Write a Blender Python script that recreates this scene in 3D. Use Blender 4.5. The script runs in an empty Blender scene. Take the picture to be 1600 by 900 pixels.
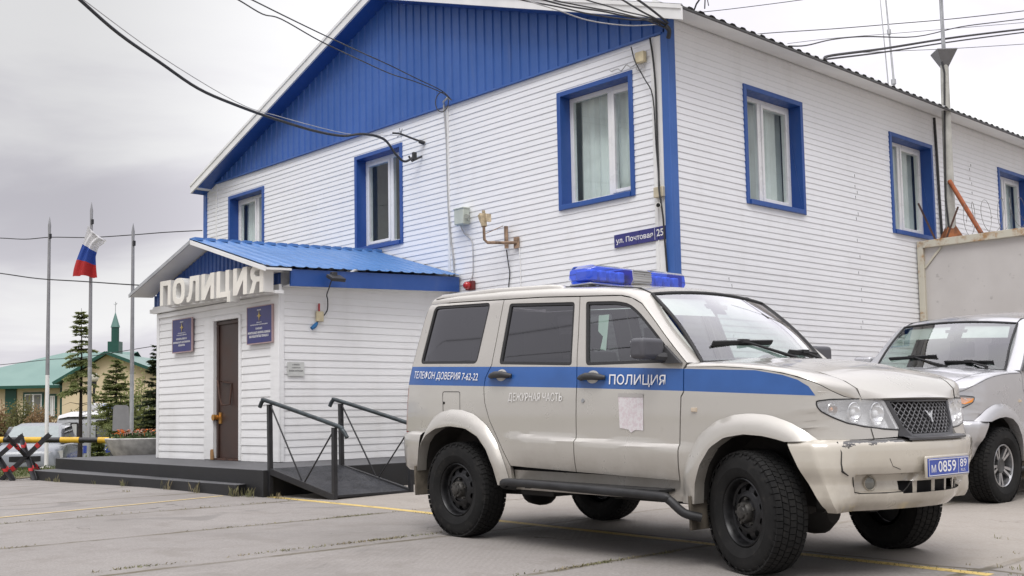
import bpy, bmesh, math, random
from mathutils import Vector, Matrix
from mathutils.geometry import tessellate_polygon
R_ = math.radians
random.seed(7)
scene = bpy.context.scene
COL = scene.collection

# ------------------------------------------------------------------ camera
def setup_camera():
    pitch, roll, yaw = .0764, -.0182, .8165
    cy, sy = math.cos(yaw), math.sin(yaw)
    fwd = Vector((-sy * math.cos(pitch), cy * math.cos(pitch), math.sin(pitch)))
    r0 = Vector((cy, sy, 0)); u0 = r0.cross(fwd)
    right = math.cos(roll) * r0 + math.sin(roll) * u0
    up = -math.sin(roll) * r0 + math.cos(roll) * u0
    cam = bpy.data.cameras.new('camera')
    ob = bpy.data.objects.new('camera', cam); COL.objects.link(ob)
    ob.matrix_world = Matrix(((right.x, up.x, -fwd.x, 0), (right.y, up.y, -fwd.y, 0),
                              (right.z, up.z, -fwd.z, .9689), (0, 0, 0, 1)))
    cam.sensor_width = 36; cam.lens = 36 * 1712 / 1600
    cam.shift_y = 65.08 / 1600
    cam.clip_start = .1; cam.clip_end = 4000
    scene.camera = ob
setup_camera()

# ------------------------------------------------------------------ light: overcast day
SUN_EL, SUN_AZ = R_(58), R_(143)          # azimuth measured clockwise from +Y
def setup_world():
    w = bpy.data.worlds.new('World'); scene.world = w; w.use_nodes = True
    nt = w.node_tree; N = nt.nodes; L = nt.links
    for n in list(N): N.remove(n)
    out = N.new('ShaderNodeOutputWorld'); bg = N.new('ShaderNodeBackground')
    L.new(bg.outputs[0], out.inputs[0]); bg.inputs[1].default_value = .1
    sky = N.new('ShaderNodeTexSky'); sky.sky_type = 'NISHITA'; sky.sun_disc = False
    sky.sun_elevation = SUN_EL; sky.sun_rotation = SUN_AZ; sky.dust_density = 3; sky.air_density = 1.2
    tc = N.new('ShaderNodeTexCoord')
    sep = N.new('ShaderNodeSeparateXYZ'); L.new(tc.outputs['Generated'], sep.inputs[0])
    def math_(op, a, b=None, clamp=False):
        m = N.new('ShaderNodeMath'); m.operation = op; m.use_clamp = clamp
        for i, v in enumerate((a, b)):
            if v is None: continue
            if isinstance(v, (int, float)): m.inputs[i].default_value = v
            else: L.new(v, m.inputs[i])
        return m.outputs[0]
    def mrange(v, a, b, c, d):
        m = N.new('ShaderNodeMapRange'); m.interpolation_type = 'SMOOTHSTEP'
        L.new(v, m.inputs[0])
        for i, x in enumerate((a, b, c, d)): m.inputs[1 + i].default_value = x
        return m.outputs[0]
    # cloud sheets: noise on the direction flattened towards the horizon
    z = math_('MAXIMUM', sep.outputs[2], .0)
    den = math_('ADD', z, .22)
    cx = math_('DIVIDE', sep.outputs[0], den); cyy = math_('DIVIDE', sep.outputs[1], den)
    comb = N.new('ShaderNodeCombineXYZ'); L.new(cx, comb.inputs[0]); L.new(cyy, comb.inputs[1])
    n1 = N.new('ShaderNodeTexNoise'); n1.inputs['Scale'].default_value = 1.15; n1.inputs['Detail'].default_value = 6
    n1.inputs['Roughness'].default_value = .52; n1.inputs['Distortion'].default_value = .5
    L.new(comb.outputs[0], n1.inputs['Vector'])
    cl = mrange(n1.outputs[0], .38, .62, 0, 1)
    # brighter towards the right of the street (thin cloud there) and low at the horizon
    d = N.new('ShaderNodeVectorMath'); d.operation = 'DOT_PRODUCT'
    L.new(tc.outputs['Generated'], d.inputs[0]); d.inputs[1].default_value = (-.55, .80, .25)
    side = mrange(d.outputs['Value'], .83, .985, 0, 1)
    low = mrange(sep.outputs[2], .06, .19, 1, 0)
    zen = mrange(sep.outputs[2], .35, .9, 0, 1)
    v = math_('MULTIPLY', cl, 1.9)
    v = math_('ADD', v, 4.5)
    v = math_('ADD', v, math_('MULTIPLY', side, 4.3))
    v = math_('ADD', v, math_('MULTIPLY', low, 1.6))
    v = math_('ADD', v, math_('MULTIPLY', zen, 12.0))
    tint = N.new('ShaderNodeMix'); tint.data_type = 'RGBA'
    L.new(cl, tint.inputs[0])
    tint.inputs[6].default_value = (.985, .955, 1.035, 1); tint.inputs[7].default_value = (1.0, .993, 1.0, 1)
    vm = N.new('ShaderNodeVectorMath'); vm.operation = 'SCALE'
    L.new(tint.outputs[2], vm.inputs[0]); L.new(v, vm.inputs['Scale'])
    mix = N.new('ShaderNodeMix'); mix.data_type = 'RGBA'; mix.inputs[0].default_value = .95
    L.new(sky.outputs[0], mix.inputs[6]); L.new(vm.outputs[0], mix.inputs[7])
    L.new(mix.outputs[2], bg.inputs[0])
setup_world()
def setup_sun():
    s = bpy.data.lights.new('sun', 'SUN'); s.energy = 1.45; s.angle = R_(30); s.color = (1, .985, .965)
    o = bpy.data.objects.new('sun', s); COL.objects.link(o)
    d = Vector((math.sin(SUN_AZ) * math.cos(SUN_EL), math.cos(SUN_AZ) * math.cos(SUN_EL), math.sin(SUN_EL)))
    o.rotation_euler = d.to_track_quat('Z', 'Y').to_euler(); o.location = (0, -20, 40)
setup_sun()
vs = scene.view_settings
vs.view_transform = 'Standard'; vs.look = 'None'; vs.gamma = 1; vs.exposure = .24; vs.use_curve_mapping = False
scene.render.engine = 'CYCLES'
scene.cycles.max_bounces = 8; scene.cycles.transparent_max_bounces = 16
try:
    scene.cycles.use_denoising = True
    scene.cycles.caustics_reflective = False; scene.cycles.caustics_refractive = False
except Exception: pass

# ------------------------------------------------------------------ helpers: objects
def setp(o, label=None, cat=None, group=None, kind=None):
    if label: o['label'] = label
    if cat: o['category'] = cat
    if group: o['group'] = group
    if kind: o['kind'] = kind
    return o
def thing(name, label, cat, loc=(0, 0, 0), rot=(0, 0, 0), group=None):
    o = bpy.data.objects.new(name, None); COL.objects.link(o)
    o.empty_display_size = .2; o.location = loc; o.rotation_euler = rot
    return setp(o, label, cat, group)
def copy_tree(o, parent=None):
    c = o.copy(); COL.objects.link(c); c.parent = parent
    for ch in list(o.children): copy_tree(ch, c)
    return c
def link_mesh(name, me, mats, parent=None, smooth=None, loc=None):
    for m in mats: me.materials.append(m)
    o = bpy.data.objects.new(name, me); COL.objects.link(o)
    if parent: o.parent = parent
    if loc: o.location = loc
    if smooth is not None:
        for p in me.polygons: p.use_smooth = True
        me.set_sharp_from_angle(angle=R_(smooth))
    return o

class MB:
    """collects vertices and faces of one mesh"""
    def __init__(s): s.v = []; s.f = []; s.m = []
    def add(s, vs, fs, m=0):
        b = len(s.v); s.v += [tuple(x) for x in vs]
        for f in fs: s.f.append(tuple(b + i for i in f)); s.m.append(m)
    def quad(s, a, b, c, d, m=0): s.add((a, b, c, d), ((0, 1, 2, 3),), m)
    def box(s, lo, hi, m=0, M=None, faces='xXyYzZ'):
        x0, y0, z0 = lo; x1, y1, z1 = hi
        v = [(x0, y0, z0), (x1, y0, z0), (x1, y1, z0), (x0, y1, z0), (x0, y0, z1), (x1, y0, z1), (x1, y1, z1), (x0, y1, z1)]
        if M is not None: v = [M @ Vector(p) for p in v]
        F = {'z': (0, 3, 2, 1), 'Z': (4, 5, 6, 7), 'y': (0, 1, 5, 4), 'X': (1, 2, 6, 5), 'Y': (2, 3, 7, 6), 'x': (3, 0, 4, 7)}
        s.add(v, [F[k] for k in F if k in faces], m)
    def cbox(s, c, size, m=0, M=None):
        s.box([c[i] - size[i] / 2 for i in range(3)], [c[i] + size[i] / 2 for i in range(3)], m, M)
    def bar(s, p0, p1, w, h, up=(0, 0, 1), m=0):
        p0, p1 = Vector(p0), Vector(p1); d = p1 - p0; L = d.length; d.normalize()
        u = Vector(up)
        if abs(d.dot(u)) > .98: u = Vector((1, 0, 0))
        sd = d.cross(u).normalized(); u = sd.cross(d)
        M = Matrix(((d.x, sd.x, u.x, p0.x), (d.y, sd.y, u.y, p0.y), (d.z, sd.z, u.z, p0.z), (0, 0, 0, 1)))
        s.box((0, -w / 2, -h / 2), (L, w / 2, h / 2), m, M)
    def tube(s, pts, r, n=8, m=0, cap=True):
        pts = [Vector(p) for p in pts]; k = len(pts)
        rs = r if isinstance(r, (list, tuple)) else [r] * k
        b = len(s.v); prev = None
        for i, p in enumerate(pts):
            t = (pts[min(i + 1, k - 1)] - pts[max(i - 1, 0)])
            if t.length < 1e-9: t = Vector((0, 0, 1))
            t.normalize()
            if prev is None:
                a = Vector((0, 0, 1)) if abs(t.z) < .9 else Vector((1, 0, 0))
                u = t.cross(a).normalized()
            else:
                u = (prev - t * prev.dot(t))
                u = u.normalized() if u.length > 1e-6 else t.orthogonal().normalized()
            prev = u; w = t.cross(u)
            for j in range(n):
                a = 2 * math.pi * j / n
                s.v.append(tuple(p + rs[i] * (math.cos(a) * u + math.sin(a) * w)))
        for i in range(k - 1):
            for j in range(n):
                s.f.append((b + i * n + j, b + i * n + (j + 1) % n, b + (i + 1) * n + (j + 1) % n, b + (i + 1) * n + j)); s.m.append(m)
        if cap:
            s.f.append(tuple(b + j for j in reversed(range(n)))); s.m.append(m)
            s.f.append(tuple(b + (k - 1) * n + j for j in range(n))); s.m.append(m)
    def lathe(s, prof, M=None, n=32, m=0, close=False, a0=0, a1=2 * math.pi):
        """prof: (radius, height) round local Z, placed by M"""
        b = len(s.v); full = abs(a1 - a0 - 2 * math.pi) < 1e-6
        cols = n if full else n + 1
        for j in range(cols):
            a = a0 + (a1 - a0) * j / n
            for (r, h) in prof:
                p = Vector((r * math.cos(a), r * math.sin(a), h))
                s.v.append(tuple(M @ p if M is not None else p))
        k = len(prof)
        for j in range(n):
            j2 = (j + 1) % cols
            for i in range(k if close else k - 1):
                i2 = (i + 1) % k
                s.f.append((b + j * k + i, b + j2 * k + i, b + j2 * k + i2, b + j * k + i2)); s.m.append(m)
    def grid(s, fn, us, vs, m=0, flip=False, skip=None):
        b = len(s.v)
        for u in us:
            for v in vs: s.v.append(tuple(fn(u, v)))
        nv = len(vs)
        for i in range(len(us) - 1):
            for j in range(nv - 1):
                if skip and skip(i, j): continue
                q = (b + i * nv + j, b + (i + 1) * nv + j, b + (i + 1) * nv + j + 1, b + i * nv + j + 1)
                s.f.append(tuple(reversed(q)) if flip else q); s.m.append(m)
    def prism(s, poly, mapf, d0, d1, m=0, me=None):
        """2-D polygon extruded: mapf(u, v, d) -> point; caps at d0 and d1"""
        tris = tessellate_polygon([[Vector((p[0], p[1], 0)) for p in poly]]); n = len(poly)
        b = len(s.v)
        for d in (d0, d1):
            for p in poly: s.v.append(tuple(mapf(p[0], p[1], d)))
        for t in tris:
            s.f.append((b + t[0], b + t[1], b + t[2])); s.m.append(m)
            s.f.append((b + n + t[2], b + n + t[1], b + n + t[0])); s.m.append(m)
        for i in range(n):
            j = (i + 1) % n
            s.f.append((b + i, b + j, b + n + j, b + n + i)); s.m.append(m if me is None else me)
    def build(s, name, mats, parent=None, smooth=None, bevel=None, recalc=True):
        me = bpy.data.meshes.new(name)
        me.from_pydata(s.v, [], s.f)
        if not isinstance(mats, (list, tuple)): mats = [mats]
        for i, p in enumerate(me.polygons): p.material_index = s.m[i]
        if recalc:
            bm = bmesh.new(); bm.from_mesh(me)
            bmesh.ops.remove_doubles(bm, verts=bm.verts, dist=1e-5)
            bmesh.ops.recalc_face_normals(bm, faces=bm.faces)
            bm.to_mesh(me); bm.free()
        me.update()
        o = link_mesh(name, me, mats, parent, smooth)
        if bevel:
            b = o.modifiers.new('bevel', 'BEVEL'); b.width = bevel; b.segments = 2; b.limit_method = 'ANGLE'; b.angle_limit = R_(40)
            if smooth is None:
                for p in me.polygons: p.use_smooth = True
                me.set_sharp_from_angle(angle=R_(50))
        return o

def frange(a, b, n): return [a + (b - a) * i / n for i in range(n + 1)]
def lerp(a, b, t): return a + (b - a) * t
def interp(x, xs, ys):
    if x <= xs[0]: return ys[0]
    for i in range(len(xs) - 1):
        if x <= xs[i + 1]:
            return ys[i] + (ys[i + 1] - ys[i]) * (x - xs[i]) / (xs[i + 1] - xs[i])
    return ys[-1]
def sstep(a, b, x):
    t = min(1, max(0, (x - a) / (b - a))); return t * t * (3 - 2 * t)
def resample(poly, n):
    P = [Vector(p) for p in poly]; L = [0]
    for i in range(len(P) - 1): L.append(L[-1] + (P[i + 1] - P[i]).length)
    out = []
    for k in range(n + 1):
        t = L[-1] * k / n; i = 0
        while i < len(P) - 2 and L[i + 1] < t: i += 1
        out.append(P[i].lerp(P[i + 1], (t - L[i]) / max(1e-9, L[i + 1] - L[i])))
    return out
def spline(pts, n):
    """Catmull-Rom through pts, n steps per span"""
    P = [Vector(p) for p in pts]; P = [2 * P[0] - P[1]] + P + [2 * P[-1] - P[-2]]; out = []
    for i in range(1, len(P) - 2):
        for k in range(n):
            t = k / n; a, b, c, d = P[i - 1:i + 3]
            out.append(.5 * ((2 * b) + (c - a) * t + (2 * a - 5 * b + 4 * c - d) * t * t + (3 * b - a - 3 * c + d) * t ** 3))
    out.append(P[-2]); return out
def round_poly(poly, r, n=4):
    out = []; k = len(poly)
    rs = r if isinstance(r, (list, tuple)) else [r] * k
    for i in range(k):
        a, b, c = Vector(poly[i - 1]), Vector(poly[i]), Vector(poly[(i + 1) % k])
        d1 = (a - b); d2 = (c - b); q = min(rs[i], d1.length * .45, d2.length * .45)
        if q < 1e-4: out.append(tuple(b)); continue
        p1 = b + d1.normalized() * q; p2 = b + d2.normalized() * q
        for j in range(n + 1):
            t = j / n; out.append(tuple(p1 * (1 - t) ** 2 + b * 2 * t * (1 - t) + p2 * t * t))
    return out
def inset(poly, d):
    """shrink a 2-D polygon by d (mitred)"""
    k = len(poly); A = sum(poly[i][0] * poly[(i + 1) % k][1] - poly[(i + 1) % k][0] * poly[i][1] for i in range(k))
    sg = 1 if A > 0 else -1; out = []
    for i in range(k):
        a, b, c = Vector(poly[i - 1][:2]), Vector(poly[i][:2]), Vector(poly[(i + 1) % k][:2])
        e1 = (b - a); e2 = (c - b)
        if e1.length < 1e-6 or e2.length < 1e-6: out.append(tuple(b)); continue
        n1 = Vector((-e1.y, e1.x)).normalized() * sg; n2 = Vector((-e2.y, e2.x)).normalized() * sg
        h = (n1 + n2); q = h.length_squared
        if q < .3: out.append(tuple(b + n1 * d)); continue
        out.append(tuple(b + h * (2 * d / q)))
    return out

_txt = {}
def text_mesh(s, bold=0.0, shear=0.0):
    """flat text as (verts2d normalised to width 1 x height 1, faces)"""
    key = (s, bold, shear)
    if key in _txt: return _txt[key]
    cu = bpy.data.curves.new('lettering_tmp', 'FONT'); cu.body = s; cu.size = 1; cu.offset = bold; cu.shear = shear
    cu.resolution_u = 3
    ob = bpy.data.objects.new('lettering_tmp', cu); COL.objects.link(ob)
    dg = bpy.context.evaluated_depsgraph_get()
    me = bpy.data.meshes.new_from_object(ob.evaluated_get(dg))
    V = [(v.co.x, v.co.y) for v in me.vertices]; F = [tuple(p.vertices) for p in me.polygons]
    bpy.data.objects.remove(ob); bpy.data.curves.remove(cu); bpy.data.meshes.remove(me)
    x0 = min(v[0] for v in V); x1 = max(v[0] for v in V); y0 = min(v[1] for v in V); y1 = max(v[1] for v in V)
    V = [((a - x0) / (x1 - x0), (b - y0) / (y1 - y0)) for a, b in V]
    _txt[key] = (V, F); return V, F
def put_text(mb, s, mapf, u0, u1, v0, v1, bold=0., m=0, depth=None, shear=0.):
    """lettering into mb; mapf(u, v, d) gives the point. depth extrudes from d=0 to d=depth"""
    V, F = text_mesh(s, bold, shear)
    P = [(u0 + (u1 - u0) * a, v0 + (v1 - v0) * b) for a, b in V]
    if depth is None:
        mb.add([mapf(u, v, 0) for u, v in P], F, m); return
    n = len(P); b = len(mb.v)
    mb.v += [tuple(mapf(u, v, depth)) for u, v in P] + [tuple(mapf(u, v, 0)) for u, v in P]
    cnt = {}
    for f in F:
        mb.f.append(tuple(b + i for i in f)); mb.m.append(m)
        for i in range(len(f)):
            e = (f[i], f[(i + 1) % len(f)]); cnt[e] = cnt.get(e, 0) + 1
    for (i, j) in cnt:
        if (j, i) not in cnt:
            mb.f.append((b + j, b + i, b + n + i, b + n + j)); mb.m.append(m)

# ------------------------------------------------------------------ helpers: materials
class NT:
    def __init__(s, name):
        s.mat = bpy.data.materials.new(name); s.mat.use_nodes = True
        s.t = s.mat.node_tree; s.N = s.t.nodes; s.L = s.t.links
        s.b = s.N.get('Principled BSDF'); s.out = s.N.get('Material Output')
        s.tc = s.N.new('ShaderNodeTexCoord')
    def lk(s, a, b): s.L.new(a, b)
    def setin(s, node, key, v):
        if isinstance(v, (int, float, tuple)): node.inputs[key].default_value = v
        else: s.L.new(v, node.inputs[key])
    def noise(s, scale, detail=4, rough=.55, co='Object', dist=0., sc=None):
        n = s.N.new('ShaderNodeTexNoise'); n.inputs['Scale'].default_value = scale
        n.inputs['Detail'].default_value = detail; n.inputs['Roughness'].default_value = rough; n.inputs['Distortion'].default_value = dist
        v = s.tc.outputs[co] if isinstance(co, str) else co
        if sc:
            mp = s.N.new('ShaderNodeMapping'); mp.inputs['Scale'].default_value = sc; s.lk(v, mp.inputs[0]); v = mp.outputs[0]
        s.lk(v, n.inputs['Vector']); return n.outputs[0]
    def rng(s, v, a, b, c=0., d=1., smooth=True):
        m = s.N.new('ShaderNodeMapRange')
        if smooth: m.interpolation_type = 'SMOOTHSTEP'
        s.lk(v, m.inputs[0])
        for i, x in enumerate((a, b, c, d)): m.inputs[1 + i].default_value = x
        return m.outputs[0]
    def m(s, op, a, b=None, c=None, clamp=False):
        n = s.N.new('ShaderNodeMath'); n.operation = op; n.use_clamp = clamp
        for i, v in enumerate((a, b, c)):
            if v is None: continue
            s.setin(n, i, v)
        return n.outputs[0]
    def mix(s, f, a, b):
        n = s.N.new('ShaderNodeMix'); n.data_type = 'RGBA'
        s.setin(n, 0, f)
        for k, v in ((6, a), (7, b)):
            if isinstance(v, tuple): n.inputs[k].default_value = (*v[:3], 1)
            else: s.lk(v, n.inputs[k])
        return n.outputs[2]
    def sep(s, co='Object'):
        n = s.N.new('ShaderNodeSeparateXYZ'); s.lk(s.tc.outputs[co], n.inputs[0]); return n.outputs
    def bump(s, h, strength=.3, dist=.01):
        n = s.N.new('ShaderNodeBump'); n.inputs['Strength'].default_value = strength; n.inputs['Distance'].default_value = dist
        s.lk(h, n.inputs['Height']); s.lk(n.outputs[0], s.b.inputs['Normal'])
    def col(s, v):
        if isinstance(v, tuple): s.b.inputs['Base Color'].default_value = (*v[:3], 1)
        else: s.lk(v, s.b.inputs['Base Color'])
    def p(s, **k):
        for a, v in k.items(): s.setin(s.b, a.replace('_', ' '), v)
        return s

def simple(name, c, rough=.5, metal=0., var=.08, scale=6., coat=0., bump=0., bscale=60., spec=.5):
    """a plain surface with a little procedural unevenness in colour and gloss"""
    t = NT(name); n = t.noise(scale, 5)
    f = t.rng(n, .3, .7)
    t.col(t.mix(f, tuple(x * (1 - var) for x in c), tuple(min(1, x * (1 + var)) for x in c)))
    t.p(Roughness=t.rng(n, .25, .75, max(0, rough - .06), min(1, rough + .08)), Metallic=metal)
    t.b.inputs['Coat Weight'].default_value = coat; t.b.inputs['Coat Roughness'].default_value = .06
    t.b.inputs['Specular IOR Level'].default_value = spec
    if bump: t.bump(t.noise(bscale, 4), bump, .004)
    return t.mat
MAT = {}
# ------------------------------------------------------------------ materials
def mat_siding(name, base, dirt=(.42, .40, .36), low=.35, amount=.5):
    """white vinyl boards: slight yellowing and grime that runs down and gathers near the foot"""
    t = NT(name); S = t.sep()
    n1 = t.noise(.6, 5); n2 = t.noise(3.0, 5, sc=(1, 1, .25)); n3 = t.noise(45, 3)
    foot = t.rng(S[2], low, low + .9, 1, 0)
    d = t.m('MULTIPLY', t.m('ADD', t.m('MULTIPLY', t.rng(n2, .5, .8), .25), t.m('MULTIPLY', t.m('MULTIPLY', foot, t.rng(n1, .3, .7)), .6)), amount, clamp=True)
    c = t.mix(t.rng(n1, .3, .7), tuple(x * .965 for x in base), base)
    c = t.mix(d, c, dirt)
    t.col(c); t.p(Roughness=t.rng(n3, .3, .7, .32, .46)); t.bump(t.noise(1.7, 3, sc=(1, 1, 4)), .25, .03)
    return t.mat
def mat_metal_paint(name, c, fade=.12, rough=.38, dirt=.1):
    t = NT(name); n1 = t.noise(.9, 5); n2 = t.noise(5, 5, sc=(1, 1, .2))
    cc = t.mix(t.rng(n1, .3, .7), c, tuple(min(1, x * (1 + fade) + .012) for x in c))
    cc = t.mix(t.m('MULTIPLY', t.rng(n2, .55, .8), dirt), cc, (.25, .25, .26))
    t.col(cc); t.p(Roughness=t.rng(t.noise(12, 4), .3, .7, rough - .06, rough + .1)); t.bump(t.noise(2.2, 3), .3, .03)
    return t.mat
MAT['siding'] = mat_siding('white_siding', (.835, .845, .87), amount=.5)
MAT['siding_porch'] = mat_siding('white_porch_boards', (.84, .84, .84), low=.36, amount=.55)
MAT['blue'] = mat_metal_paint('blue_steel', (.032, .108, .36), rough=.42, dirt=.16)
MAT['blue_roof'] = mat_metal_paint('sky_sheen_roof_steel', (.070, .185, .43), rough=.34)  # lighter blue: the sky's reflection is put into the colour
MAT['blue_deep'] = mat_metal_paint('blue_trim', (.016, .072, .285))
MAT['white_trim'] = simple('white_trim', (.80, .80, .79), .45, var=.05, scale=2)
MAT['grey_roof'] = simple('grey_roof_sheet', (.38, .38, .38), .6, var=.2)
MAT['pvc'] = simple('white_pvc', (.82, .82, .82), .3, var=.03)
MAT['dark'] = simple('dark_void', (.012, .012, .013), .8)
MAT['cable'] = simple('cable_rubber', (.03, .03, .032), .6, var=.25)
MAT['cable_grey'] = simple('cable_grey', (.42, .42, .42), .6, var=.15)
MAT['black_metal'] = simple('black_painted_steel', (.016, .016, .018), .42, var=.3, scale=9)
MAT['rust'] = simple('rust', (.24, .085, .03), .8, var=.45, scale=9, bump=.3)
MAT['brown_rust'] = simple('dark_rust', (.07, .035, .025), .8, var=.4, scale=9)
MAT['steel'] = simple('galvanised_steel', (.45, .46, .47), .45, .6, var=.15, scale=4)
MAT['concrete'] = simple('concrete', (.40, .385, .36), .85, var=.25, scale=4, bump=.4, bscale=40)
MAT['white_plastic'] = simple('white_plastic', (.75, .75, .72), .45, var=.08)
MAT['cream_plastic'] = simple('aged_plastic', (.62, .54, .36), .5, var=.2)
def mat_glass(name, tint=(.75, .85, .82), ior=1.5, rough=.02, boost=1., haze=0.):
    t = NT(name); N = t.N; t.N.remove(t.b)
    tr = N.new('ShaderNodeBsdfTransparent'); tr.inputs[0].default_value = (*tint, 1)
    gl = N.new('ShaderNodeBsdfGlossy'); gl.inputs['Roughness'].default_value = rough; gl.inputs[0].default_value = (.95, .95, .97, 1)
    fr = N.new('ShaderNodeFresnel'); fr.inputs[0].default_value = ior
    geo = N.new('ShaderNodeNewGeometry')
    mx = N.new('ShaderNodeMixShader')
    f = t.m('MULTIPLY', fr.outputs[0], boost, clamp=True)
    f = t.m('MULTIPLY', f, t.m('SUBTRACT', 1, geo.outputs['Backfacing']))
    t.lk(f, mx.inputs[0]); t.lk(tr.outputs[0], mx.inputs[1]); t.lk(gl.outputs[0], mx.inputs[2])
    sh = mx.outputs[0]
    if haze:
        df = N.new('ShaderNodeBsdfDiffuse'); df.inputs[0].default_value = (.8, .8, .8, 1); m2 = N.new('ShaderNodeMixShader'); m2.inputs[0].default_value = haze
        t.lk(sh, m2.inputs[1]); t.lk(df.outputs[0], m2.inputs[2]); sh = m2.outputs[0]
    t.lk(sh, t.out.inputs[0]); return t.mat
MAT['pane'] = mat_glass('window_glass', (.84, .90, .88), 1.55, .02, 1.35)
MAT['curtain'] = simple('curtain_cloth', (.78, .80, .79), .9, var=.12, scale=2)
MAT['room'] = simple('room_wall', (.35, .37, .34), .9, var=.1)
MAT['room_light'] = None

# ------------------------------------------------------------------ ground level
def ground(x, y):
    """level of the yard: falls gently to the right, rises a touch at the back, drops beyond the lawn"""
    xx = max(min(x, 1.5), -14.5)
    z = -.003 - .0112 * (xx + 5.24) + .011 * max(0, min(y, 14) - 6.5)
    z -= .045 * sstep(-12.5, -17.5, x)
    z -= .75 * sstep(-21, -31, x)
    return z

# ------------------------------------------------------------------ police building
CX, CY = -8.486, 10.756            # street corner of the building
XL = -20.65                        # far corner of the gable wall
ZG = 5.75                          # foot of the blue gable
ZT = 7.93                          # ridge
YB = 27.5
WZ0, WZ1 = 3.80, 5.345
W_GABLE = [(-10.38, -9.12), (-15.24, -14.02), (-19.60, -18.35)]
W_RIGHT = [(12.42, 13.77), (16.44, 17.81), (20.55, 21.90), (24.6, 25.95)]
PITCH = .0835

def siding(mb, org, ud, nd, length, z0, z1, holes=(), pitch=PITCH, lip=.0072, rnd=None, m=0):
    """lap boards with real shadow lips; holes are (u0, u1, za, zb)"""
    ud, nd = Vector(ud), Vector(nd); org = Vector(org); k = 0
    P = lambda u, z, d: org + ud * u + nd * d + Vector((0, 0, z))
    nb = int((z1 - z0) / pitch) + 1
    for k in range(nb):
        za = z0 + k * pitch; zb = min(za + pitch, z1)
        if zb - za < .004: continue
        j = rnd.uniform(-.0015, .0015) if rnd else 0
        D = lambda z: (j + lip * max(0., 1 - ((z - za) / pitch) / .87) ** .8) if z < za + pitch * .875 else -.003
        zs = {za, zb, za + pitch * .3, za + pitch * .87, za + pitch * .88}
        for h in holes:
            for q in h[2:]:
                if za < q < zb: zs.add(q)
        zs = sorted(z for z in zs if za <= z <= zb)
        for i in range(len(zs) - 1):
            a, b = zs[i], zs[i + 1]; mid = (a + b) / 2
            iv = [(0., length)]
            for h in holes:
                if h[2] <= mid <= h[3]:
                    nv = []
                    for (s, e) in iv:
                        if h[1] <= s or h[0] >= e: nv.append((s, e)); continue
                        if h[0] > s: nv.append((s, h[0]))
                        if h[1] < e: nv.append((h[1], e))
                    iv = nv
            for (s, e) in iv:
                mb.quad(P(s, a, D(a)), P(e, a, D(a)), P(e, b, D(b)), P(s, b, D(b)), m)
                if i == 0: mb.quad(P(s, a, -.003), P(e, a, -.003), P(e, a, D(a)), P(s, a, D(a)), m)

def ribbed(mb, org, ud, nd, u0, u1, zlo, zhi, pitch=.16, depth=.014, m=0, top=.6, rnd=None):
    """profiled steel sheet standing upright: flat pans with raised narrow ribs"""
    ud, nd, org = Vector(ud), Vector(nd), Vector(org)
    P = lambda u, z, d: org + ud * u + nd * d + Vector((0, 0, z))
    us = []; u = u0
    while u < u1:
        us += [(u, 0), (u + pitch * .74, 0), (u + pitch * .80, depth), (u + pitch * .94, depth)]
        u += pitch
    us = [q for q in us if q[0] < u1] + [(u1, 0)]
    for (a, da), (b, db) in zip(us, us[1:]):
        za0, za1, zb0, zb1 = zlo(a), zhi(a), zlo(b), zhi(b)
        if za1 - za0 < .002 and zb1 - zb0 < .002: continue
        mb.quad(P(a, za0, da), P(b, zb0, db), P(b, max(zb1, zb0), db), P(a, max(za1, za0), da), m)

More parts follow.
